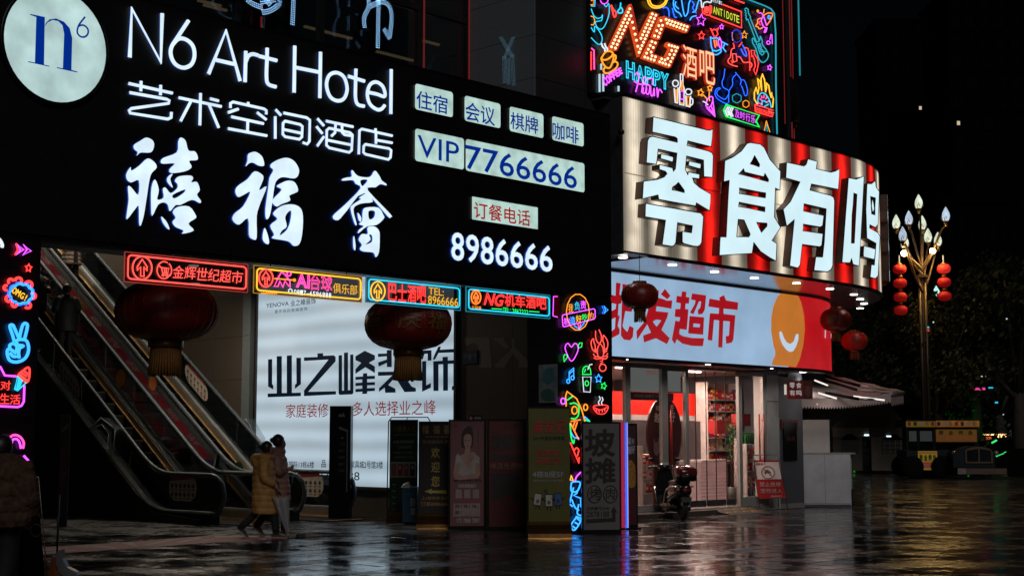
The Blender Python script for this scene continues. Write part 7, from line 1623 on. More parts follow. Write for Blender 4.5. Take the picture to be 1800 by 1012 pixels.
# dark red box
t, f, B = board('light_box_poster', 'very dark red beer poster box between the pink and yellow signs', 'poster box', 857, 925, 737, 931, P('dark_red_poster', (.085, .006, .006), .5, 0, .3, 2), .12)
m = MB(); wr(m, f, B, 'NG酒吧', 886, 743, 753, 921, DI, bold=.02, italic=.2); wr(m, f, B, '请燃烧', 862, 762, 790, 921, DI, bold=.05); rc(m, f, B, 862, 799, 808, 920, DI); wr(m, f, B, '啤酒免费喝', 862, 813, 824, 920, P('rose_ink', (.2, .1, .08), .5), bold=.01); rc(m, f, B, 863, 832, 880, 913, DI)
pol(m, f, [(875, 905), (880, 875), (895, 868), (905, 880), (908, 905)], P('dark_red_poster', (.085, .006, .006), .5), .014, 3); part('print', m, t)
# yellow roll-up
t, f, B = board('banner_stand', 'yellow-green mahjong club banner with three little tile figures', 'banner stand', 929, 1001, 716, 943, P('yellow_poster', (.105, .098, .010), .5, 0, .15, 3), .08, base='roll')
m = MB()
for k, ch in enumerate('麻友记'): wr(m, f, B, ch, 937 + k*19.3, 738 - k*.7, 762 - k*.7, 955.5 + k*19.3, RI, .012, bold=.05)
wr(m, f, B, '24小时自助棋牌馆', 937, 766, 773, 992, DI, bold=.02); wr(m, f, B, '棋牌会友', 943, 789, 801, 986, RI, bold=.03); wr(m, f, B, '闲趣生活', 943, 804, 816, 986, RI, bold=.03)
wr(m, f, B, '4栋B座5F', 936, 827, 839, 991, P('pale_violet_ink', (.36, .36, .42), .5), bold=.03); wr(m, f, B, '联系电话:157 7900 0755', 938, 842, 846, 990, P('pale_violet_ink', (.36, .36, .42), .5)); wr(m, f, B, '哇', 956, 859, 866, 963, DI)
for x, r_, y in ((945, .15, 877), (965, 0, 879), (981, -.1, 877)):
    c_, z_ = f.hit(x, y, .012); w_, h_ = .065, .105; L = [(c_ + a*cos(r_) - b*sin(r_)*-1, z_ + b*cos(r_) - a*sin(r_)) for a, b in ((-w_, -h_), (w_, -h_), (w_, h_), (-w_, h_))]; m.plate([L], f, .012, .012, DI)
    m.plate([[(c_ + (a-c_)*.82, z_ + (b-z_)*.85) for a, b in L]], f, .015, .015, BI if x == 981 else WI); put_text(m, f, '發', c_-.028, z_-.06, c_+.028, z_+.0, .018, DI, bold=.02)
    m.tube([f.pos(c_-w_, .014, z_), f.pos(c_-w_-.05, .014, z_+.02)], .006, 4, mat=DI); m.tube([f.pos(c_+w_, .014, z_), f.pos(c_+w_+.05, .014, z_+.03)], .006, 4, mat=DI); m.tube([f.pos(c_-.02, .014, z_-h_), f.pos(c_-.03, .014, z_-h_-.05)], .006, 4, mat=DI); m.tube([f.pos(c_+.02, .014, z_-h_), f.pos(c_+.03, .014, z_-h_-.05)], .006, 4, mat=DI)
part('print', m, t)
# barbecue sign 坡摊
t, f, B = board('light_box_sign', 'white barbecue sign box with huge black brush characters and a bent arrow', 'light box sign', 1022, 1091, 741, 937, P('grey_white_poster', (.155, .145, .15), .5, 0, .1, 3), .18)
m = MB(); wr(m, f, B, '坡', 1027, 753, 802, 1081, DI, bold=.055); wr(m, f, B, '摊', 1028, 804, 849, 1082, DI, bold=.055); wr(m, f, B, '烤', 1036, 857, 878, 1056, DI, bold=.02); wr(m, f, B, '肉', 1065, 857, 877, 1081, DI, bold=.02)
for x in (1045, 1073): c_, z_ = f.hit(x, 868, .014); m.tube([f.pos(a, .012, b) for a, b in ell(c_, z_, .12, .145, 20)], .008, 4, True, DI)
wr(m, f, B, '左转直行20米', 1031, 890, 896, 1071, DI, bold=.02); wr(m, f, B, '2878188', 1031, 898, 908, 1071, DI, bold=.02); pol(m, f, [(1030, 912), (1076, 909.5), (1076, 900), (1073, 900), (1079, 889), (1085, 900), (1082, 900), (1082, 916), (1030, 919)], DI); part('print', m, t)
# light strip edge board
f = stfr(1096, 930, .3); B = PxF(f); u0, z0, u1, z1 = B.b(1092, 742, 930, 1103)
t = thing('light_strip_board', 'narrow board with pink and blue light strip edges right of the barbecue sign', 'light box sign', f, (0, 0, 0))
m = MB(E('magenta_glow_face', (.8, .02, .12), .35)); m.box(u0, 0, .03, u1-.06, .06, z1); part('pink_face', m, t)
m = MB(N('blue', 1.6)); m.box(u1-.05, -.015, .03, u1-.02, .0, z1); part('blue_strip', m, t)
m = MB(E('pale_strip_light', (.5, .4, .9), .8)); m.box(u1-.018, -.01, .03, u1, .0, z1); part('pale_strip', m, t)
m = MB(BLK); m.box(u0-.1, .002, 0, u1+.25, .3, .028); part('base', m, t)
# food poster
t, f, B = board('light_box_poster', 'narrow poster box with white characters over golden fried food', 'poster box', 1102, 1120, 744, 928, P('brown_poster', (.05, .02, .012), .5), .3)
m = MB(); 
for ch, x0, y0, x1, y1 in (('越', 1103, 768, 1109, 781), ('好', 1110, 770, 1115, 780), ('嗨', 1103, 783, 1109, 798), ('好', 1109, 782, 1116, 797)): wr(m, f, B, ch, x0, y0, y1, x1, WI, bold=.03)
pol(m, f, [(1103, 815), (1108, 808), (1116, 818), (1117, 850), (1110, 857), (1103, 850)], P('fried_food', (.4, .2, .02), .5, 0, .6, 30), .012, 3); rc(m, f, B, 1103, 862, 920, 1117, P('dark_red_poster', (.085, .006, .006), .5)); part('print', m, t)
# blue bin
f = stfr(719, 921, -.05); B = PxF(f); u0, z0, u1, z1 = B.b(708, 855, 921, 735)
t = thing('blue_bin', 'dark blue bin with pale characters in front of the green banner', 'bin', f, (0, 0, 0))
m = MB(P('blue_plastic', (.015, .07, .13), .45)); m.hexa([(u0+.02, -.12, .05), (u1-.02, -.12, .05), (u1-.02, .1, .05), (u0+.02, .1, .05), (u0, -.14, z1), (u1, -.14, z1), (u1, .14, z1), (u0, .14, z1)]); part('body', m, t)
m = MB(P('bag_pale', (.3, .32, .3), .5)); m.add([(u0-.02, -.15, z1-.01), (u0+.16, -.16, z1-.02), (u0+.12, -.05, z1+.1), (u0+.01, -.02, z1+.06)], [(0, 1, 2, 3)]); part('bag_edge', m, t)
m = MB(WI); put_text(m, f, '防', (u0+u1)/2+.02, z1-.35, u1-.03, z1-.2, .152, WI); put_text(m, f, '禁', (u0+u1)/2+.02, z1-.52, u1-.03, z1-.38, .147, WI); put_text(m, f, '南充市', u0+.05, z1-.15, u1-.06, z1-.11, .16, BI); part('lettering', m, t)
m = MB(BLK); m.box(u0+.05, -.08, 0, u1-.05, .06, .05); part('foot', m, t)

# ================================================================== IN FRONT OF THE SHOP
# --- scooter
p = ground(1201, 914); sc_ang = atan2(.97, -.22)            # heading of the scooter, rear to front
f = Fr(p.x, p.y, sc_ang); s = thing('scooter', 'parked dark scooter with a maroon top box outside the shop window', 'scooter', f, (0, 0, 0))
BODY = P('black_gloss_plastic', (.008, .008, .01), .12, 0, .1, 3, 0, .7, .6); MAR = P('maroon_gloss', (.13, .012, .012), .15, 0, .15, 3, 0, .6, .6)
def wheel(x, r=.235):
    w = MB(RUB); w.tube([(x + (r-.05)*cos(a*pi/12), 0, r + (r-.05)*sin(a*pi/12)) for a in range(24)], .05, 8, True, RUB); part('tyre', w, s)
    w = MB(P('dark_rim', (.08, .08, .08), .3, .8)); w.lathe([(.001, -.03), (.1, -.03), (.14, -.02), (.14, .02), (.1, .03), (.001, .03)], (0, 0, 0), 18); w.map(lambda v: (x + v[0], v[2], r + v[1])); part('rim', w, s)
wheel(.02); wheel(1.27)
def hull(mb, secs, n=14, mat=None):
    """secs: (x, zc, half width, half height, squareness)"""
    vs = []
    for x, zc, w_, h_, q in secs:
        for k in range(n):
            a = 2*pi*k/n; c, d = cos(a), sin(a); vs.append((x, w_*math.copysign(abs(c)**q, c), zc + h_*math.copysign(abs(d)**q, d)))
    m_ = len(secs); mb.add(vs, [(i*n+k, i*n+(k+1) % n, (i+1)*n+(k+1) % n, (i+1)*n+k) for i in range(m_-1) for k in range(n)] + [tuple(range(n))[::-1], tuple((m_-1)*n+k for k in range(n))], mat, True)
m = MB(BODY); hull(m, [(-.22, .60, .06, .06, .8), (-.15, .60, .13, .12, .7), (.1, .57, .17, .16, .7), (.35, .55, .18, .19, .7), (.5, .5, .17, .2, .7), (.58, .42, .14, .16, .7)]); hull(m, [(.35, .25, .13, .1, .6), (.6, .24, .15, .09, .5), (.95, .25, .15, .09, .5), (1.02, .3, .14, .1, .6)]); part('body', m, s)
m = MB(BODY); m.add([(.98, -.2, .3), (.98, .2, .3), (1.06, .21, .7), (1.1, .13, .98), (1.1, -.13, .98), (1.06, -.21, .7), (1.06, -.14, .28), (1.06, .14, .28), (1.16, .15, .7), (1.18, .1, .96), (1.18, -.1, .96), (1.16, -.15, .7)], [(0, 1, 2, 5), (5, 2, 3, 4), (6, 11, 8, 7), (11, 10, 9, 8), (0, 6, 7, 1), (1, 7, 8, 2), (2, 8, 9, 3), (3, 9, 10, 4), (4, 10, 11, 5), (5, 11, 6, 0)]); part('leg_shield', m, s)
m = MB(P('seat_vinyl', (.02, .015, .015), .4)); hull(m, [(-.1, .74, .12, .04, .7), (.1, .745, .15, .05, .6), (.35, .735, .15, .045, .6), (.55, .73, .11, .035, .7)]); part('seat', m, s)
m = MB(MAR); hull(m, [(-.36, .93, .14, .05, .6), (-.32, .94, .19, .1, .55), (-.1, .96, .2, .125, .5), (.05, .94, .18, .1, .55), (.1, .92, .13, .05, .6)], 16); part('top_box_lid', m, s)
m = MB(BLK); hull(m, [(-.35, .85, .14, .05, .5), (-.31, .84, .185, .075, .45), (.05, .84, .18, .075, .45), (.09, .85, .13, .05, .5)], 16); part('top_box_base', m, s)
m = MB(CHROME)
for y in (-.2, .2): m.tube([(-.22, y*.6, .66), (-.1, y*.98, .665), (.2, y, .66), (.42, y, .60), (.52, y, .5), (.6, y*.95, .36), (.68, y*.9, .3)], .011, 6); m.tube([(1.0, y*1.02, .32), (1.07, y*1.08, .55), (1.12, y*1.06, .62)], .011, 6)
m.tube([(-.22, -.12, .66), (-.26, 0, .66), (-.22, .12, .66)], .011, 6); m.tube([(-.36, -.13, .9), (-.365, .13, .9)], .007, 6); part('chrome_guard', m, s)
m = MB(BODY); hull(m, [(1.0, 1.02, .06, .04, .8), (1.08, 1.03, .12, .07, .7), (1.2, 1.0, .11, .08, .7), (1.26, .97, .06, .05, .8)]); m.tube([(1.16, 0, .9), (1.22, 0, .45), (1.27, 0, .24)], .03, 8); m.tube([(1.05, -.34, 1.02), (1.09, -.12, 1.04), (1.09, .12, 1.04), (1.05, .34, 1.02)], .015, 8); hull(m, [(1.1, .47, .05, .02, .8), (1.3, .49, .07, .05, .8), (1.48, .42, .05, .03, .8)]); part('handlebar_cover', m, s)
m = MB(RUB); 
for y in (-1, 1): m.tube([(1.05, y*.25, 1.02), (1.03, y*.37, 1.01)], .02, 8)
part('grip', m, s)
for y in (-1, 1):
    m = MB(BLK); m.tube([(1.08, y*.2, 1.04), (1.1, y*.27, 1.14)], .008, 6); hull(m, [(1.085, 1.17, .05, .03, .8), (1.12, 1.17, .06, .04, .8), (1.14, 1.17, .03, .02, .8)]); m.v = [(a, b + (y*.28 if i >= 12 else 0), c) for i, (a, b, c) in enumerate(m.v)]; part('mirror', m, s)
m = MB(E('dial_face', (.5, .5, .4), .12)); m.plate([ell(0, 0, .055, .04, 20)], Fr(0, 0, 0), 0, .004); m.map(lambda v: (1.03 + v[2]*.6, v[0], 1.085 + v[2]*.8)); part('dial', m, s)
m = MB(P('tail_light', (.2, .01, .01), .2)); hull(m, [(-.235, .6, .07, .03, .7), (-.21, .6, .09, .04, .7)]); part('tail_light', m, s)
m = MB(P('number_plate', (.08, .08, .09), .4)); m.box(-.22, -.1, .36, -.21, .1, .46); m.box(-.225, -.02, .46, -.205, .02, .55, BLK); part('plate', m, s)
m = MB(BLK); m.box(-.2, -.07, .3, -.19, .07, .5); m.tube([(.02, .09, .235), (.3, .1, .26), (.5, .06, .35)], .035, 8); m.tube([(.0, -.12, .22), (.35, -.13, .22)], .045, 10); m.tube([(.02, -.09, .24), (-.05, -.1, .6)], .02, 6); m.tube([(.02, .09, .24), (-.05, .1, .6)], .02, 6); m.tube([(.55, .1, .18), (.6, .3, .02)], .012, 6); part('undercarriage', m, s)
# --- A-frame no-pets sign
p = ground(1352, 896); f = Fr(p.x, p.y, -.05); s_ = p.y/2514; zz_ = lambda y: 1.6 - (y-770)*s_ 
t = thing('a_frame_sign', 'red and white folding sign forbidding pets outside the shop', 'a-frame sign', f, (0, 0, 0))
def sl(x, y, off=0):   # leaning board: pixel to 3d
    z = zz_(y); k = (z-zz_(875))/(zz_(808)-zz_(875)); return ((x-1352)*s_, -.28 + .25*k - off, z)
AR = P('a_frame_red', (.26, .006, .008), .6, 0, .15, 6, 0, .15); AW = P('a_frame_white', (.42, .38, .37), .5, 0, .12, 8)
m = MB(AR); q = [(1332, 874), (1379, 872.5), (1371, 808), (1325, 808)]; m.add([sl(*a) for a in q] + [sl(a[0], a[1], -.02) for a in q], [(0, 1, 2, 3), (7, 6, 5, 4), (0, 4, 5, 1), (1, 5, 6, 2), (2, 6, 7, 3), (3, 7, 4, 0)]); part('board', m, t)
m = MB(AW); q = [(1331.3, 841), (1373, 840.5), (1369.5, 811), (1328, 811)]; m.add([sl(a[0], a[1], .004) for a in q], [(0, 1, 2, 3)]); part('white_field', m, t)
class Sl:
    def pos(s, u, off, z): return sl(u, z, off)
m = MB(AR)
m.tube([sl(1350 + 11*cos(a*pi/14), 829 + 10.5*sin(a*pi/14), .006) for a in range(28)], .011, 5, True); m.tube([sl(1342, 822, .006), sl(1357, 836, .006)], .008, 5)
m.add([sl(*a, .006) for a in ((1345, 826), (1349, 824), (1355, 828), (1356, 833), (1353, 830), (1348, 830), (1345, 833), (1344, 829))], [(0, 1, 2, 3, 4, 5, 6, 7)], DI)
def sltext(mb, body, x0, yt, yb, x1, mat, **k):
    b0 = len(mb.v); put_text(mb, Fr(0, 0, 0), body, x0, -yb, x1, -yt, 0, mat, **k); mb.map(lambda v: sl(v[0], -v[2], .007), b0)
sltext(m, '温馨提示', 1329, 812.5, 816.5, 1347, AR, bold=.02); sltext(m, '禁止携带', 1334.5, 845.5, 853.5, 1371, AW, bold=.014); sltext(m, '宠物进入', 1335.5, 856.5, 864.5, 1373, AW, bold=.014); sltext(m, '谢谢您的配合', 1353, 868, 871, 1372, AW); part('print', m, t)
m = MB(P('frame_tube', (.12, .12, .12), .3, .8)); lf = lambda x, y, d: ((x-1352)*s_, d, zz_(y))
m.tube([lf(1334, 897, -.33), lf(1325, 806, -.04), lf(1329, 799, 0), lf(1367, 798, 0), lf(1371, 806, -.04), lf(1381, 895, -.33)], .012, 6); m.tube([lf(1322, 893, .33), lf(1328, 800, .01)], .011, 6); m.tube([lf(1372, 891, .33), lf(1367, 800, .01)], .011, 6); m.tube([lf(1333, 892, -.31), lf(1378, 891, -.31)], .009, 6); part('frame', m, t)
m = MB(RUB); [m.tube([lf(x, 897.3, d), lf(x, 892.5, d)], .02, 6) for x, d in ((1334, -.33), (1380, -.33))]; part('foot', m, t)
# --- white counter and cabinet
p = ground(1452, 890.5); f = Fr(p.x, p.y, 0.02); s_ = p.y/2514; B = PxF(f)
t = thing('counter', 'light grey plain sales counter standing right of the shop pier', 'counter', f, (0, 0, 0))
LG = P('grey_laminate', (.55, .56, .6), .5, 0, .2, 2.2); u0, u1, zc = -44*s_, 45*s_, 1.6 - 25*s_
m = MB(LG); m.box(u0, 0, 0, u1, .55, zc-.03, bev=.004); part('body', m, t)
m = MB(P('counter_edge', (.38, .35, .33), .4)); m.box(u0-.01, -.01, zc-.029, u1+.12, .6, zc); part('top', m, t)
m = MB(P('counter_seam', (.12, .12, .13), .6)); m.box(-.012, -.003, .09, -.006, -.0006, zc-.05); m.box(u0+.01, -.003, .08, u1-.01, -.0006, .088); m.box(u0+.01, -.004, .0, u1-.01, -.0006, .06, P('counter_kick', (.07, .07, .075), .5)); part('seam_and_kickboard', m, t)
m = MB(P('cable_duct', (.3, .31, .33), .4)); m.box(u1+.02, .15, zc-.85, u1+.07, .2, zc-.03); m.box(u1+.005, .2, .0, u1+.1, .5, zc-.031, BLK); part('side_panel', m, t)
f2 = Fr(at(1432, 800, p.y+.75).x, p.y+.75, 0); s2 = f2.o.y/2514
t = thing('cabinet', 'tall pale cabinet standing behind the grey counter', 'cabinet', f2, (0, 0, 0))
m = MB(P('cabinet_pale', (.62, .6, .58), .5, 0, .06, 3)); m.box(-26*s2, 0, 0, 27*s2, .45, 1.6+31*s2, bev=.004); m.box(-26*s2, -.01, 1.6+31*s2+.001, 27.5*s2, .46, 1.6+32.5*s2); part('body', m, t)
# --- awning
t = thing('awning', 'grey-pink folding awning with scalloped valance beside the rounded shop corner', 'awning', WORLD, tuple(at(1410, 700, 33)))
A, Bc, C_, D_ = at(1409, 699, 33.0), at(1566, 690, 33.6), at(1588, 688, 37), at(1433, 654, 37)
FAB = P('awning_fabric', (.5, .4, .38), .75, 0, .1, 5); m = MB(FAB); n = 12
vs = []
for i in range(n+1):
    for j in range(n+1):
        a, b = i/n, j/n; pz = (A*(1-a)+Bc*a)*(1-b) + (D_*(1-a)+C_*a)*b; pz = Vector(pz); pz.z += .04*sin(pi*b)*(1-a*.4) - .1*sin(pi*a)*(1-b)*.6 + .02*sin(a*22); vs.append(pz)
fs = [(i*(n+1)+j, (i+1)*(n+1)+j, (i+1)*(n+1)+j+1, i*(n+1)+j+1) for i in range(n) for j in range(n)]; m.add([tuple(v) for v in vs] + [tuple(v + Vector((0, 0, .012))) for v in vs], fs + [tuple(q+len(vs) for q in g_[::-1]) for g_ in fs], None, True); part('fabric', m, t)
m = MB(FAB); k_ = 32
for i in range(k_):
    a, b = i/k_, (i+1)/k_; e0, e1 = [(lambda q: vs[0] if q == 0 else A*(1-q)+Bc*q)(q) for q in (a, b)]
    def edge(q): v = A*(1-q)+Bc*q; return Vector((v.x, v.y, v.z - .06*sin(pi*q)))
    e0, e1 = edge(a), edge(b); md = (e0+e1)/2; dz = .22
    m.add([(e0.x, e0.y-.01, e0.z), (e1.x, e1.y-.01, e1.z), (e1.x, e1.y-.01, e1.z-dz+.03), (md.x, md.y-.01, md.z-dz-.03), (e0.x, e0.y-.01, e0.z-dz+.03)], [(0, 4, 3, 2, 1)])
for i in range(8):
    a, b = i/8, (i+1)/8; e0, e1 = Bc*(1-a)+C_*a, Bc*(1-b)+C_*b; md = (e0+e1)/2; m.add([tuple(e0), tuple(e1), (e1.x, e1.y, e1.z-.27), (md.x, md.y, md.z-.33), (e0.x, e0.y, e0.z-.27)], [(0, 4, 3, 2, 1)])
part('valance', m, t)
m = MB(P('awning_bar', (.5, .45, .44), .35, .7)); m.tube([tuple(Bc + Vector((-.0, 0, -.03))), tuple(C_ + Vector((0, 0, -.03)))], .05, 8); part('front_bar', m, t)
m = MB(BLK)
for a, b, c in (((1437, 664, 34.8), (1507, 685, 34.0), (1578, 692, 34.6)), ((1450, 661, 34.6), (1512, 678, 34.4), (1574, 688, 35)), ((1450, 690, 33.2), (1510, 701, 33.0), (1548, 702, 33.2))): m.tube([tuple(at(*a)), tuple(at(*b))], .035, 6); m.tube([tuple(at(*b)), tuple(at(*c))], .028, 6, mat=MATS['awning_bar'])
m.box(*(at(1420, 660, 34.5) - Vector((.3, .3, .1))), *(at(1420, 660, 34.5) + Vector((.35, .3, .2)))); part('folding_arm', m, t)
for k, (a, b) in enumerate((((1432, 668), (1455, 677)), ((1438, 690), (1471, 700)), ((1500, 696), (1555, 703)), ((1410, 706), (1437, 710)))):
    p0, p1_ = at(*a, 34.2 if k < 1 else 33.2), at(*b, 33.9 if k < 1 else 33.1); m = MB(E('awning_tube_light', (1, .9, .84), 1.0 if k != 2 else .35)); m.tube([tuple(p0), tuple(p1_)], .02, 6); o = single('tube_light', m, WORLD, tuple(p0), ('upper short', 'middle long', 'outer dim', 'lowest left')[k] + ' tube light under the awning', 'tube light')
    if k < 2: lamp('tube_lamp', 'POINT', tuple((p1_-p0)/2 + Vector((0, -.1, -.35))), 5, (1, .86, .8), None, .5).parent = o
o = None
# =================================================================== BEYOND: TENT, TRUCK, POSTS, TREES, HOUSES
def bg(px, Y): p = at(px, 770, Y); return p.x
Y = 66; s_ = Y/2514; f = Fr(bg(1530, Y), Y, .0); t = thing('gazebo_tent', 'dark grey market tent with arched window side walls', 'tent', f, (0, 0, 0)); zz = lambda y: 1.6 - (y-770)*s_; xx = lambda x: (x-1530)*s_
TC = P('tent_canvas', (.12, .10, .08), .8, 0, .2, 3); TCL = P('tent_pale_canvas', (.24, .21, .17), .8, 0, .2, 3)
ez = zz(765); e1_ = zz(752); pk = zz(702); m = MB(TC)
c4 = [(xx(1462), 0), (xx(1530), 0), (xx(1601), 0), (xx(1601), 3), (xx(1462), 3)]; ap0, ap1 = (xx(1525), 1.4, pk), (xx(1572), 1.5, pk-.05)
R_ = [(x, y, e1_) for x, y in c4]; m.add(R_ + [ap0, ap1], [(0, 1, 5), (1, 2, 6, 5), (2, 3, 6), (3, 4, 5, 6), (4, 0, 5)]); part('roof', m, t)
m = MB(TCL); m.box(xx(1462), -.02, ez-.05, xx(1530), .0, e1_+.02); m.box(xx(1531), -.02, ez-.05, xx(1601), .0, e1_+.02, TC); part('valance', m, t)
for a, b, nm in ((1531, 1596, 'front_wall'), (1463, 1515, 'side_wall')):
    m = MB(TCL if a == 1531 else TC); x0, x1 = xx(a), xx(b); yy = 0 if a == 1531 else 2.0
    w0, w1 = x0 + (x1-x0)*.28, x1 - (x1-x0)*.12; zb0, zt0 = zz(797), zz(779); arch = [(w0, zb0), (w1, zb0), (w1, zt0)] + [((w0+w1)/2 + (w1-w0)/2*cos(q*pi/8), zt0 + .45*sin(q*pi/8)) for q in range(1, 8)] + [(w0, zt0)]
    sf = Fr(0, yy, 0); m.plate([[(x0, zz(826)), (x1, zz(826)), (x1, ez-.06), (x0, ez-.06)], arch], sf, 0, .02); w_ = part(nm, m, t)
    m = MB(P('mullion_pale', (.45, .43, .4), .6)); 
    for q in range(4): x = w0 + (w1-w0)*(q+.5)/4; m.box(x-.015, yy-.015, zb0, x+.015, yy-.005, zt0+.3)
    for q in range(3): z = zb0 + (zt0-zb0+.1)*(q+.5)/3; m.box(w0, yy-.016, z-.015, w1, yy-.006, z+.015)
    part('window_mullions', m, w_)
    m = MB(E('tent_window', (.05, .05, .05), .05, base=(.01, .01, .01))); m.plate([arch], sf, -.02, -.02); part('window_pane', m, w_)
m = MB(BLK)
for x, y in ((1463, 0), (1529, 0), (1598, 0), (1463, 3), (1598, 3)): m.tube([(xx(x), y, 0), (xx(x), y, e1_)], .03, 5)
part('pole', m, t)
for px, py in ((1523, 764), (1562, 766)):
    m = MB(E('tent_lamp', (.6, .9, 1) if px < 1540 else (1, .95, .85), 3)); m.box(xx(px)-.1, -.06, zz(py)-.03, xx(px)+.1, -.03, zz(py)+.02)
    single('tent_lamp', m, f, (xx(px), -.05, zz(py)), 'small cool lamp on the left of the market tent' if px < 1540 else 'small white lamp showing at the arched tent window', 'lamp')
# --- vintage food truck
Y = 58; s_ = Y/2514; f = Fr(bg(1650, Y), Y, -.05); zz = lambda y: 1.6 - (y-770)*s_; xx = lambda x: (x-1650)*s_
t = thing('food_truck', 'dark vintage style food truck with yellow fish signs by the trees', 'food truck', f, (0, 0, 0))
TK = P('truck_teal', (.004, .014, .018), .35, .2, .2, 3); YB = E('yellow_sign_dim', (.42, .24, .02), .11, .2, 3, (.3, .2, .03)); OB = E('ochre_sign', (.3, .13, .015), .1, .2, 3, (.3, .15, .03))
m = MB(TK); m.box(xx(1594), .0, .35, xx(1645), 1.9, zz(791)); m.box(xx(1645), .1, .35, xx(1712), 1.9, zz(790)); part('body', m, t)
m = MB(BLK); m.box(xx(1593), -.1, zz(750), xx(1720), 2, zz(737)); m.box(xx(1594), .0, zz(790), xx(1597), .08, zz(750)); m.box(xx(1613), .0, zz(790), xx(1616), .08, zz(750)); m.box(xx(1640), .0, zz(790), xx(1644), .08, zz(750)); m.box(xx(1712), .1, zz(790), xx(1719), 1.9, zz(750)); m.box(xx(1597), 1.0, zz(790), xx(1712), 1.1, zz(750)); part('roof_and_frame', m, t)
m = MB(YB); m.box(xx(1593), -.12, zz(750), xx(1644), -.10, zz(740)); m.box(xx(1645), -.12, zz(750), xx(1720), -.10, zz(739), E('orange_menu', (.45, .15, .03), .2, .4, 6, (.3, .15, .03)))
for k in range(12): m.box(xx(1596+k*10.2), -.125, zz(748), xx(1596+k*10.2+5), -.121, zz(741), (RI, DI, WI, GOLDI)[k % 4])
part('roof_sign', m, t)
m = MB(OB); m.box(xx(1646), .05, zz(776), xx(1717), .08, zz(754))
for k, ch in enumerate('黄金烤鱼'): put_text(m, Fr(0, 0, 0), ch, xx(1651+k*17), zz(763.5), xx(1659+k*17), zz(756), -.045, DI, bold=.04)
for k, ch in enumerate('二维码烧烤点单'[:6]): put_text(m, Fr(0, 0, 0), ch, xx(1651+k*11), zz(773), xx(1658+k*11), zz(767), -.045, E('red_print_dim', (.5, .04, .02), .25), bold=.02)
part('front_sign', m, t)
m = MB(E('yellow_panel', (.5, .36, .02), .2, .15, 3, (.3, .22, .03))); m.box(xx(1613), -.05, zz(825), xx(1646), -.02, zz(792)); m.box(xx(1614), -.055, zz(822), xx(1645), -.051, zz(811), E('red_band', (.5, .04, .02), .25)); m.box(xx(1614), -.055, zz(796), xx(1645), -.051, zz(794), MATS['red_band'])
for k, ch in enumerate('黄金烤鱼'): put_text(m, Fr(0, 0, 0), ch, xx(1615+k*7.8), zz(809), xx(1621+k*7.8), zz(798), .058, DI, bold=.05)
for k, ch in enumerate('二维烤鱼店'): put_text(m, Fr(0, 0, 0), ch, xx(1615+k*6), zz(820), xx(1619.5+k*6), zz(813), .06, WI, bold=.02)
part('side_sign', m, t)
for k, (a, b) in enumerate(((1599, 1612), (1618, 1639))): m = MB(E('truck_window', (.1, .12, .13), .1)); m.box(xx(a), .03, zz(775), xx(b), .05, zz(757)); part('window', m, t)
m = MB(TK); x0, x1 = xx(1664), xx(1735); zt_ = zz(783); n = 12
arc = [(x0 + .0, .45)] + [((x0+x1)/2 - (x1-x0)/2*cos(pi*k/n), zz(800) + (zt_-zz(800))*sin(pi*k/n)) for k in range(n+1)] + [(x1, .45)]; m.plate([arc], Fr(0, 0, 0), -.1, .9); part('bonnet', m, t)
m = MB(P('grille_bronze', (.14, .10, .07), .4, .6)); gx0, gx1 = xx(1684), xx(1731); gl_ = [(gx0, .62)] + [((gx0+gx1)/2 - (gx1-gx0)/2*cos(pi*k/n), zz(793) + (zz(784)-zz(793))*sin(pi*k/n)) for k in range(n+1)] + [(gx1, .62)]
cx_ = (gx0+gx1)/2; gz = lambda a: zz(793)
m.plate([gl_, [(gx0+.07, .68), (cx_-.03, .68), (cx_-.03, zz(788)), (gx0+.07, zz(791))], [(cx_+.03, .68), (gx1-.07, .68), (gx1-.07, zz(791)), (cx_+.03, zz(788))]], Fr(0, 0, 0), .9, .96); gr = part('grille', m, t)
m = MB(BLK); [m.box(gx0+.1+k*.09, -.93, .68, gx0+.13+k*.09, -.91, zz(791)) for k in range(11)]; m.box(gx0+.07, -.9, .66, gx1-.07, -.89, zz(788)); part('grille_bars', m, gr)
m = MB(P('bumper_brown', (.11, .075, .055), .5)); m.box(xx(1668), -1.2, zz(831), xx(1751), -1.05, zz(821)); m.box(xx(1668), -1.205, zz(831), xx(1682), -1.201, zz(821), P('bumper_pale', (.25, .2, .2), .5)); part('bumper', m, t)
for x in (1667, 1739): m = MB(P('lamp_glass', (.4, .38, .35), .1, .6)); m.ball((xx(x), -.8, zz(795)), .1, 12, 8); part('headlight', m, t)
for x, y in ((1603, -.05), (1653, -.15), (1603, 1.9), (1653, 1.9)):
    m = MB(MATS['matte_black']); m.lathe([(.2, -.1), (.42, -.1), (.45, 0), (.42, .1), (.2, .1)], (0, 0, 0), 20); m.lathe([(.001, -.08), (.2, -.06), (.2, .06), (.001, .08)], (0, 0, 0), 14, P('hub', (.02, .02, .02), .5, .5)); m.map(lambda v: (xx(x) + v[0], y + v[2], .45 + v[1])); part('wheel', m, t)
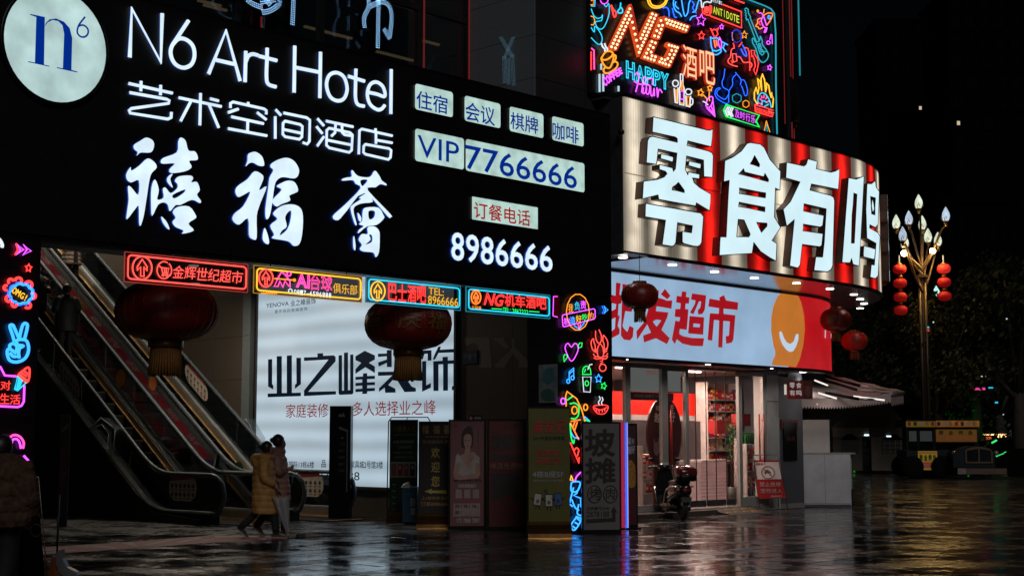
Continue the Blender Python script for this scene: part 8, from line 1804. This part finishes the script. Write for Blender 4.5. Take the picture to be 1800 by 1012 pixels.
# --- lotus street lamp
Y = 60; s_ = Y/2514; f = Fr(bg(1629.5, Y), Y, 0); zz = lambda y: 1.6 - (y-770)*s_; xx = lambda x: (x-1629.5)*s_
lp = thing('street_lamp', 'tall ornate street lamp with nine glowing lotus bud lights', 'street lamp', f, (0, 0, 0))
PB_ = P('bronze_post', (.07, .05, .035), .4, .6, .2, 3); LOT = E('lotus_glass', (.66, .74, .58), 1.0, .3, 2.5); LOTB = E('lotus_glass_cool', (.5, .62, .78), .9, .3, 2.5)
for x in (1625, 1634.5): m = MB(PB_); m.tube([(xx(x), 0, 0), (xx(x), 0, zz(480))], .075, 8); part('shaft', m, lp)
m = MB(PB_); m.tube([(0, 0, 0), (0, 0, zz(362))], .045, 8); m.box(xx(1622), -.16, zz(486), xx(1638), .16, zz(481)); part('shaft', m, lp)
buds = [(1627.5, 363, 1), (1615, 389, 0), (1592, 396, 1), (1639, 398, 1), (1665, 391, 0), (1588, 426, 0), (1606.5, 432, 1), (1648.5, 421, 1), (1666, 428, 1)]
for k, (x, y, c) in enumerate(buds):
    bx_, bz_ = xx(x), zz(y); dy = 0 if k == 0 else random.choice((-.8, .5)); m = MB(LOT if c else LOTB); m.lathe([(.06, 0), (.14, .09), (.175, .2), (.15, .37), (.07, .54), (.01, .64)], (bx_, dy, bz_-.0), 12); b_ = part('lotus_bud', m, lp)
    m = MB(PB_)
    for q in range(5): a = 2*pi*q/5+.3; m.tube([(bx_+.08*cos(a), dy+.08*sin(a), bz_-.02), (bx_+.18*cos(a), dy+.18*sin(a), bz_+.1), (bx_+.19*cos(a+.3), dy+.19*sin(a+.3), bz_+.24), (bx_+.18*cos(a+.6), dy+.18*sin(a+.6), bz_+.1)], .014, 4)
    m.lathe([(.05, -.2), (.1, -.02), (.1, .03), (.06, .05)], (bx_, dy, bz_), 10)
    if k: zj = bz_ - 1.1 - abs(bx_)*.35; m.tube(spline([(0, 0, zj-.6), (bx_*.35, dy*.3, zj-.05), (bx_*.8, dy*.8, bz_-.35), (bx_, dy, bz_-.15)], 5), .055, 6)
    part('bracket', m, lp)
for x, y in ((1595, 444), (1646, 440)):
    m = MB(E('sodium_flood', (1, .62, .3), 30)); m.ball((xx(x), -.3, zz(y)), .13, 10, 6); o = part('floodlight', m, lp)
    L_ = lamp('flood_lamp', 'POINT', (xx(x), -.55, zz(y)-.1), 190 if x > 1600 else 110, (1, .6, .16), None, .15); L_.parent = lp
    m = MB(PB_); m.tube(spline([(0, 0, zz(470)), (xx(x)*.6, -.1, zz(452)), (xx(x), -.2, zz(y)+.0)], 5), .06, 6); part('bracket', m, lp)
for x in (1590, 1668): m = MB(E('pale_rod', (.8, .85, .7), .35)); m.tube([(xx(x), 0, zz(446)), (xx(x), 0, zz(463))], .03, 5); part('hanging_rod', m, lp)
LR3 = E('lit_lantern_red', (.55, .008, .01), .2, .25, 2, (.4, .02, .02)); LR4 = E('lit_lantern_bright', (.8, .03, .02), .55, .25, 2, (.4, .02, .02))
for cx_, ys in ((1590, (471, 496, 520.5, 544)), (1668.5, (470, 494.5, 519))):
    for k, y in enumerate(ys):
        w_ = 12.3*s_; m = MB(LR4 if (k == 0 and cx_ > 1600) else LR3); m.lathe([(w_*abs(sin(pi*i/10))**.6, -cos(pi*i/10)*8.3*s_) for i in range(11)], (xx(cx_), 0, zz(y)), 24, None, True, 1, 1, 12, .04)
        side = 'left' if cx_ < 1600 else 'right'; pos = ('topmost', 'second', 'third', 'lowest')[k]
        t = thing('hanging_lantern', '%s red lantern of the %s string on the lotus street lamp' % (pos, side), 'lantern', f, (xx(cx_), 0, zz(y)), 'red lanterns strung from the lotus street lamp')
        part('silk_globe', m, t); m = MB(GOLD); m.lathe([(.1, 8.2*s_), (.12, 8.6*s_), (.1, 15*s_ if k else 11*s_)], (xx(cx_), 0, zz(y)), 10); part('collar', m, t)
# second small lotus lamp far behind
Y = 120; s_ = Y/2514; f = Fr(bg(1654, Y), Y, 0); t = thing('street_lamp', 'far small street lamp with one lotus bud above the dark trees', 'street lamp', f, (0, 0, 0)); zz = lambda y: 1.6 - (y-770)*s_
m = MB(PB_); m.tube([(0, 0, 0), (0, 0, zz(523))], .1, 6); part('shaft', m, t); m = MB(E('far_lotus', (.5, .8, .75), 1.1)); m.lathe([(.1, 0), (.33, .3), (.3, .6), (.1, .95), (.01, 1.1)], (0, 0, zz(523)), 10); part('lotus_bud', m, t)
# --- trees
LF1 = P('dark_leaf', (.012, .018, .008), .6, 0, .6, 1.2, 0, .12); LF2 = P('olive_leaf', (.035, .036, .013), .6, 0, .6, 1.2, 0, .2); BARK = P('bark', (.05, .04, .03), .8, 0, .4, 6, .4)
def tree(px, Y, r, h, lab, n=2600, mat=LF1, sz=.13, zlow=.3, squash=1.0):
    x = bg(px, Y); f = Fr(x, Y, 0); t = thing('tree', lab, 'tree', f, (0, 0, 0)); m = MB(BARK); m.tube([(0, 0, 0), (.1, 0, h*.3), (.05, .1, h*.55)], [r*.09, r*.065, r*.04], 8)
    cl = []
    for k in range(22):
        a = random.uniform(0, 2*pi); e = random.uniform(-.2, 1); rr = r*random.uniform(.35, .95); c = (rr*cos(a)*(1-.4*max(0, e)), rr*sin(a)*(1-.4*max(0, e)), h*(.62 + .36*e*.9)); cl.append((c, r*random.uniform(.22, .42)))
        if k < 9: m.tube([(.05, .05, h*.35), (c[0]*.5, c[1]*.5, (h*.4+c[2])/2), c], [r*.035, r*.022, r*.01], 5)
    part('trunk', m, t); pts = []
    while len(pts) < n:
        c, q = random.choice(cl); v = Vector((random.gauss(0, 1), random.gauss(0, 1), random.gauss(0, 1))).normalized()*q*random.uniform(.45, 1.1); p_ = (c[0]+v.x, c[1]+v.y, c[2]+v.z*squash)
        if p_[2] > h*zlow*.6: pts.append(p_)
    part('crown', leaf_mesh('c', pts, sz*1.2, mat), t, kind='stuff'); return t
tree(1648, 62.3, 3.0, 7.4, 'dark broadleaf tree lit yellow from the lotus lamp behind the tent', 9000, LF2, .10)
tree(1715, 70, 4.2, 9.2, 'large dark tree behind the food truck, right of the lotus lamp', 5200, LF1, .14)
tree(1790, 64, 4.6, 9.4, 'large dark tree at the right edge of the photo', 5200, LF1, .14)
tree(1560, 82, 4.5, 8.6, 'dark tree between the rounded shop corner and the lotus lamp', 4500, LF1, .15)
tree(1500, 95, 4.5, 8.0, 'dark tree seen low behind the market tent', 3500, LF1, .16)
tree(1755, 90, 5.0, 8.5, 'dark tree deep behind the others right of the food truck', 3600, LF1, .17)
# lit shrubs (green garden lights)
def shrub(px, py, Y, r, h, lab, n=700):
    x = bg(px, Y); f = Fr(x, Y, 0); t = thing('shrub', lab, 'shrub', f, (0, 0, 0)); pts = [(random.gauss(0, r*.5), random.gauss(0, r*.4), abs(random.gauss(h*.5, h*.25))+.1) for _ in range(n)]
    part('leaves', leaf_mesh('s', pts, .09, P('shrub_leaf', (.04, .12, .03), .5, 0, .4, 2)), t, kind='stuff'); m = MB(BARK); m.tube([(0, 0, 0), (0, 0, h*.6)], .05, 5); part('stem', m, t)
    return f
shrub(1700, 735, 70, 1.6, 2.8, 'shrub lit bright green behind the roof of the food truck')
shrub(1660, 735, 71, 1.5, 2.6, 'green lit shrub behind the left end of the food truck roof')
shrub(1770, 760, 66, 1.5, 2.2, 'green lit shrub right of the food truck')
for px, py, Y, e_ in ((1700, 745, 67.5, 70), (1650, 745, 68.5, 40), (1765, 770, 63.8, 14), (1500, 730, 78, 30)):
    x = bg(px, Y); m = MB(E('green_spot_lens', (.05, 1, .1), 1.5)); m.ball((0, 0, .25), .06, 8, 5); m.tube([(0, 0, 0), (0, 0, .2)], .02, 5, mat=BLK)
    f = Fr(x, Y, 0); o = single('garden_spotlight', m, f, (0, 0, 0), 'small green garden spotlight at %s' % {1700: 'the shrub behind the truck roof', 1650: 'the shrub left behind the truck', 1765: 'the shrub right of the truck', 1500: 'the tree behind the tent'}[px], 'spotlight')
    lamp('green_lamp', 'SPOT', (0, 0, .3), e_, (.03, 1, .12), None, .1, (radians(155), 0, 0), radians(110), .7).parent = o
# market lights far right
m = MB(E('stall_light', (1, .5, .2), 3.0)); f = Fr(bg(1740, 78), 78, 0); s_ = 78/2514; zz = lambda y: 1.6 - (y-770)*s_
for k in range(9): x = (1723+k*3.1-1740)*s_; m.box(x, 0, zz(764.5), x+.07, .05, zz(762.2))
for k in range(7): x = (1752+k*2.6-1740)*s_ ; m.box(x, 0, zz(765+random.uniform(-2, 4)), x+.05, .05, zz(762)+.0)
m.box((1733-1740)*s_, .01, zz(772), (1743-1740)*s_, .03, zz(767), E('stall_red', (.7, .08, .03), .8)); m.box((1720-1740)*s_, .1, 0, (1772-1740)*s_, 1.2, zz(771), BLK); m.box((1722-1740)*s_, -.1, zz(762), (1770-1740)*s_, 1.2, zz(760), BLK)
single('market_stall', m, f, (0, 0, 0), 'small stall with a string of orange lights right of the food truck', 'stall')
m = MB(P('grass_bank_dark', (.004, .007, .003), .9, 0, .4, 1, 0, .04)); f = Fr(bg(1800, 62), 62, 0); vs = []; n = 10
for i in range(n+1):
    for j in range(5): x = -3.4 + i*.9; y = j*1.5; vs.append((x, y, max(0.0, min(1, (i)/4))*(1.2 + .9*i/n)*sin(min(1, (j+.05)/2)*pi/2) + random.uniform(-.05, .05) - .02))
m.add(vs, [(i*5+j, (i+1)*5+j, (i+1)*5+j+1, i*5+j+1) for i in range(n) for j in range(4)], None, True); single('grass_bank', m, f, (0, 0, 0), kind='structure')
m = MB(E('fairy_green', (.05, 1, .25), .9)); m.tube([(bg(1743, 61.5), 61.5, 1.6-8*61.5/2514), (bg(1752, 61.5), 61.5, 1.6-3*61.5/2514)], .04, 5)
for k in range(14): px, py = 1751+k*1.3, 803-k*.55+random.uniform(-1, 1); m.ball(tuple(at(px, py-1.5, 61.3)), .022, 5, 3)
single('light_string', m, WORLD, tuple(at(1747, 776, 61.5)), 'string of small green lights on the dark bank at the right', 'light string')
for k in range(16):
    px, py = random.uniform(1640, 1795), random.uniform(560, 700); Yq = random.uniform(100, 130); p = at(px, py, Yq)
DISTM = P('far_building', (.0012, .0014, .0018), .9, 0, .2, 1, 0, .02); 
def house(px0, px1, Y, ytop, lab, rows, cols, lit=()):
    s_ = Y/2514; x0, x1 = bg(px0, Y), bg(px1, Y); zt_ = 1.6 + (770-ytop)*s_; f = Fr(x0, Y, 0); t = thing('building', lab, 'building', f, (0, 0, 0)); w = x1-x0
    m = MB(DISTM); m.box(0, 0, 0, w, 14, zt_); m.box(-.3, -.3, zt_+.002, w+.3, 14.3, zt_+.5, P('far_parapet', (.002, .002, .0026), .9, 0, .2, 1, 0, .02)); part('wall', m, t)
    for r in range(rows):
        for c in range(cols):
            zc_ = zt_*(r+.6)/(rows+.2); xc2 = w*(c+.5)/cols; k = (r, c) in lit; m = MB(E('far_lit_window', (1, .8, .5), .6) if k else P('far_window', (.0014, .0016, .002), .7, 0, .2, 1, 0, .03)); ww, hh = w/cols*.3, zt_/rows*.3
            if k: ww, hh = .22, .3
            m.box(xc2-ww, -.06, zc_-hh, xc2+ww, -.01, zc_+hh); wn = part('window', m, t)
            if not k: m = MB(P('far_frame', (.003, .003, .004), .8, 0, .2, 1, 0, .02)); m.box(xc2-ww-.1, -.12, zc_-hh-.2, xc2+ww+.1, -.0, zc_-hh-.02); m.box(xc2-.06, -.1, zc_-hh, xc2+.06, -.061, zc_+hh); part('window_sill', m, wn)
    return t
house(1672, 1805, 130, 352, 'dark far building with rows of faint windows at the right edge', 6, 7)
house(1690, 1850, 210, -40, 'very tall dark tower with one tiny warm window at the upper right', 22, 6, ((15, 0),))
house(1560, 1668, 240, 20, 'tall dark tower behind the lotus lamp with one tiny lit window', 22, 5, ((17, 3),))
for k, (px, py, c, w_, h_) in enumerate(((1722, 683, 'pink', 20, 4), (1729, 661, 'white', 8, 1.5), (1742, 681, 'cyan', 8, 2.5), (1752, 707, 'cyan', 5, 3), (1764, 728, 'white', 1.5, 1.5), (1770, 560, 'white', 2, 2), (1632, 575, 'cyan', 3, 3), (1641, 566, 'white', 2, 2), (1632, 580, 'red', 2.5, 4))):
    Yq = 62.0 if py > 600 else 59; s2 = Yq/2514; p = at(px, py, Yq); m = MB(E('far_sign_%s' % c, NE[c], .8)); m.box(-w_*s2/2, 0, p.z-h_*s2/2, w_*s2/2, .05, p.z+h_*s2/2)
    single('distant_light', m, Fr(p.x, p.y, 0), (0, 0, p.z), ('magenta glowing shop sign far off between the trees', 'pale light bar above the magenta far sign', 'cyan light just right of the magenta far sign', 'cyan spot lower right of the magenta far sign', 'tiny white light low among the right trees', 'faint white speck high in the right tree', 'cyan glint in the crown beneath the lotus lamp', 'white glint in the crown beneath the lotus lamp', 'small red glint under the cyan one in the tree')[k], 'distant light')
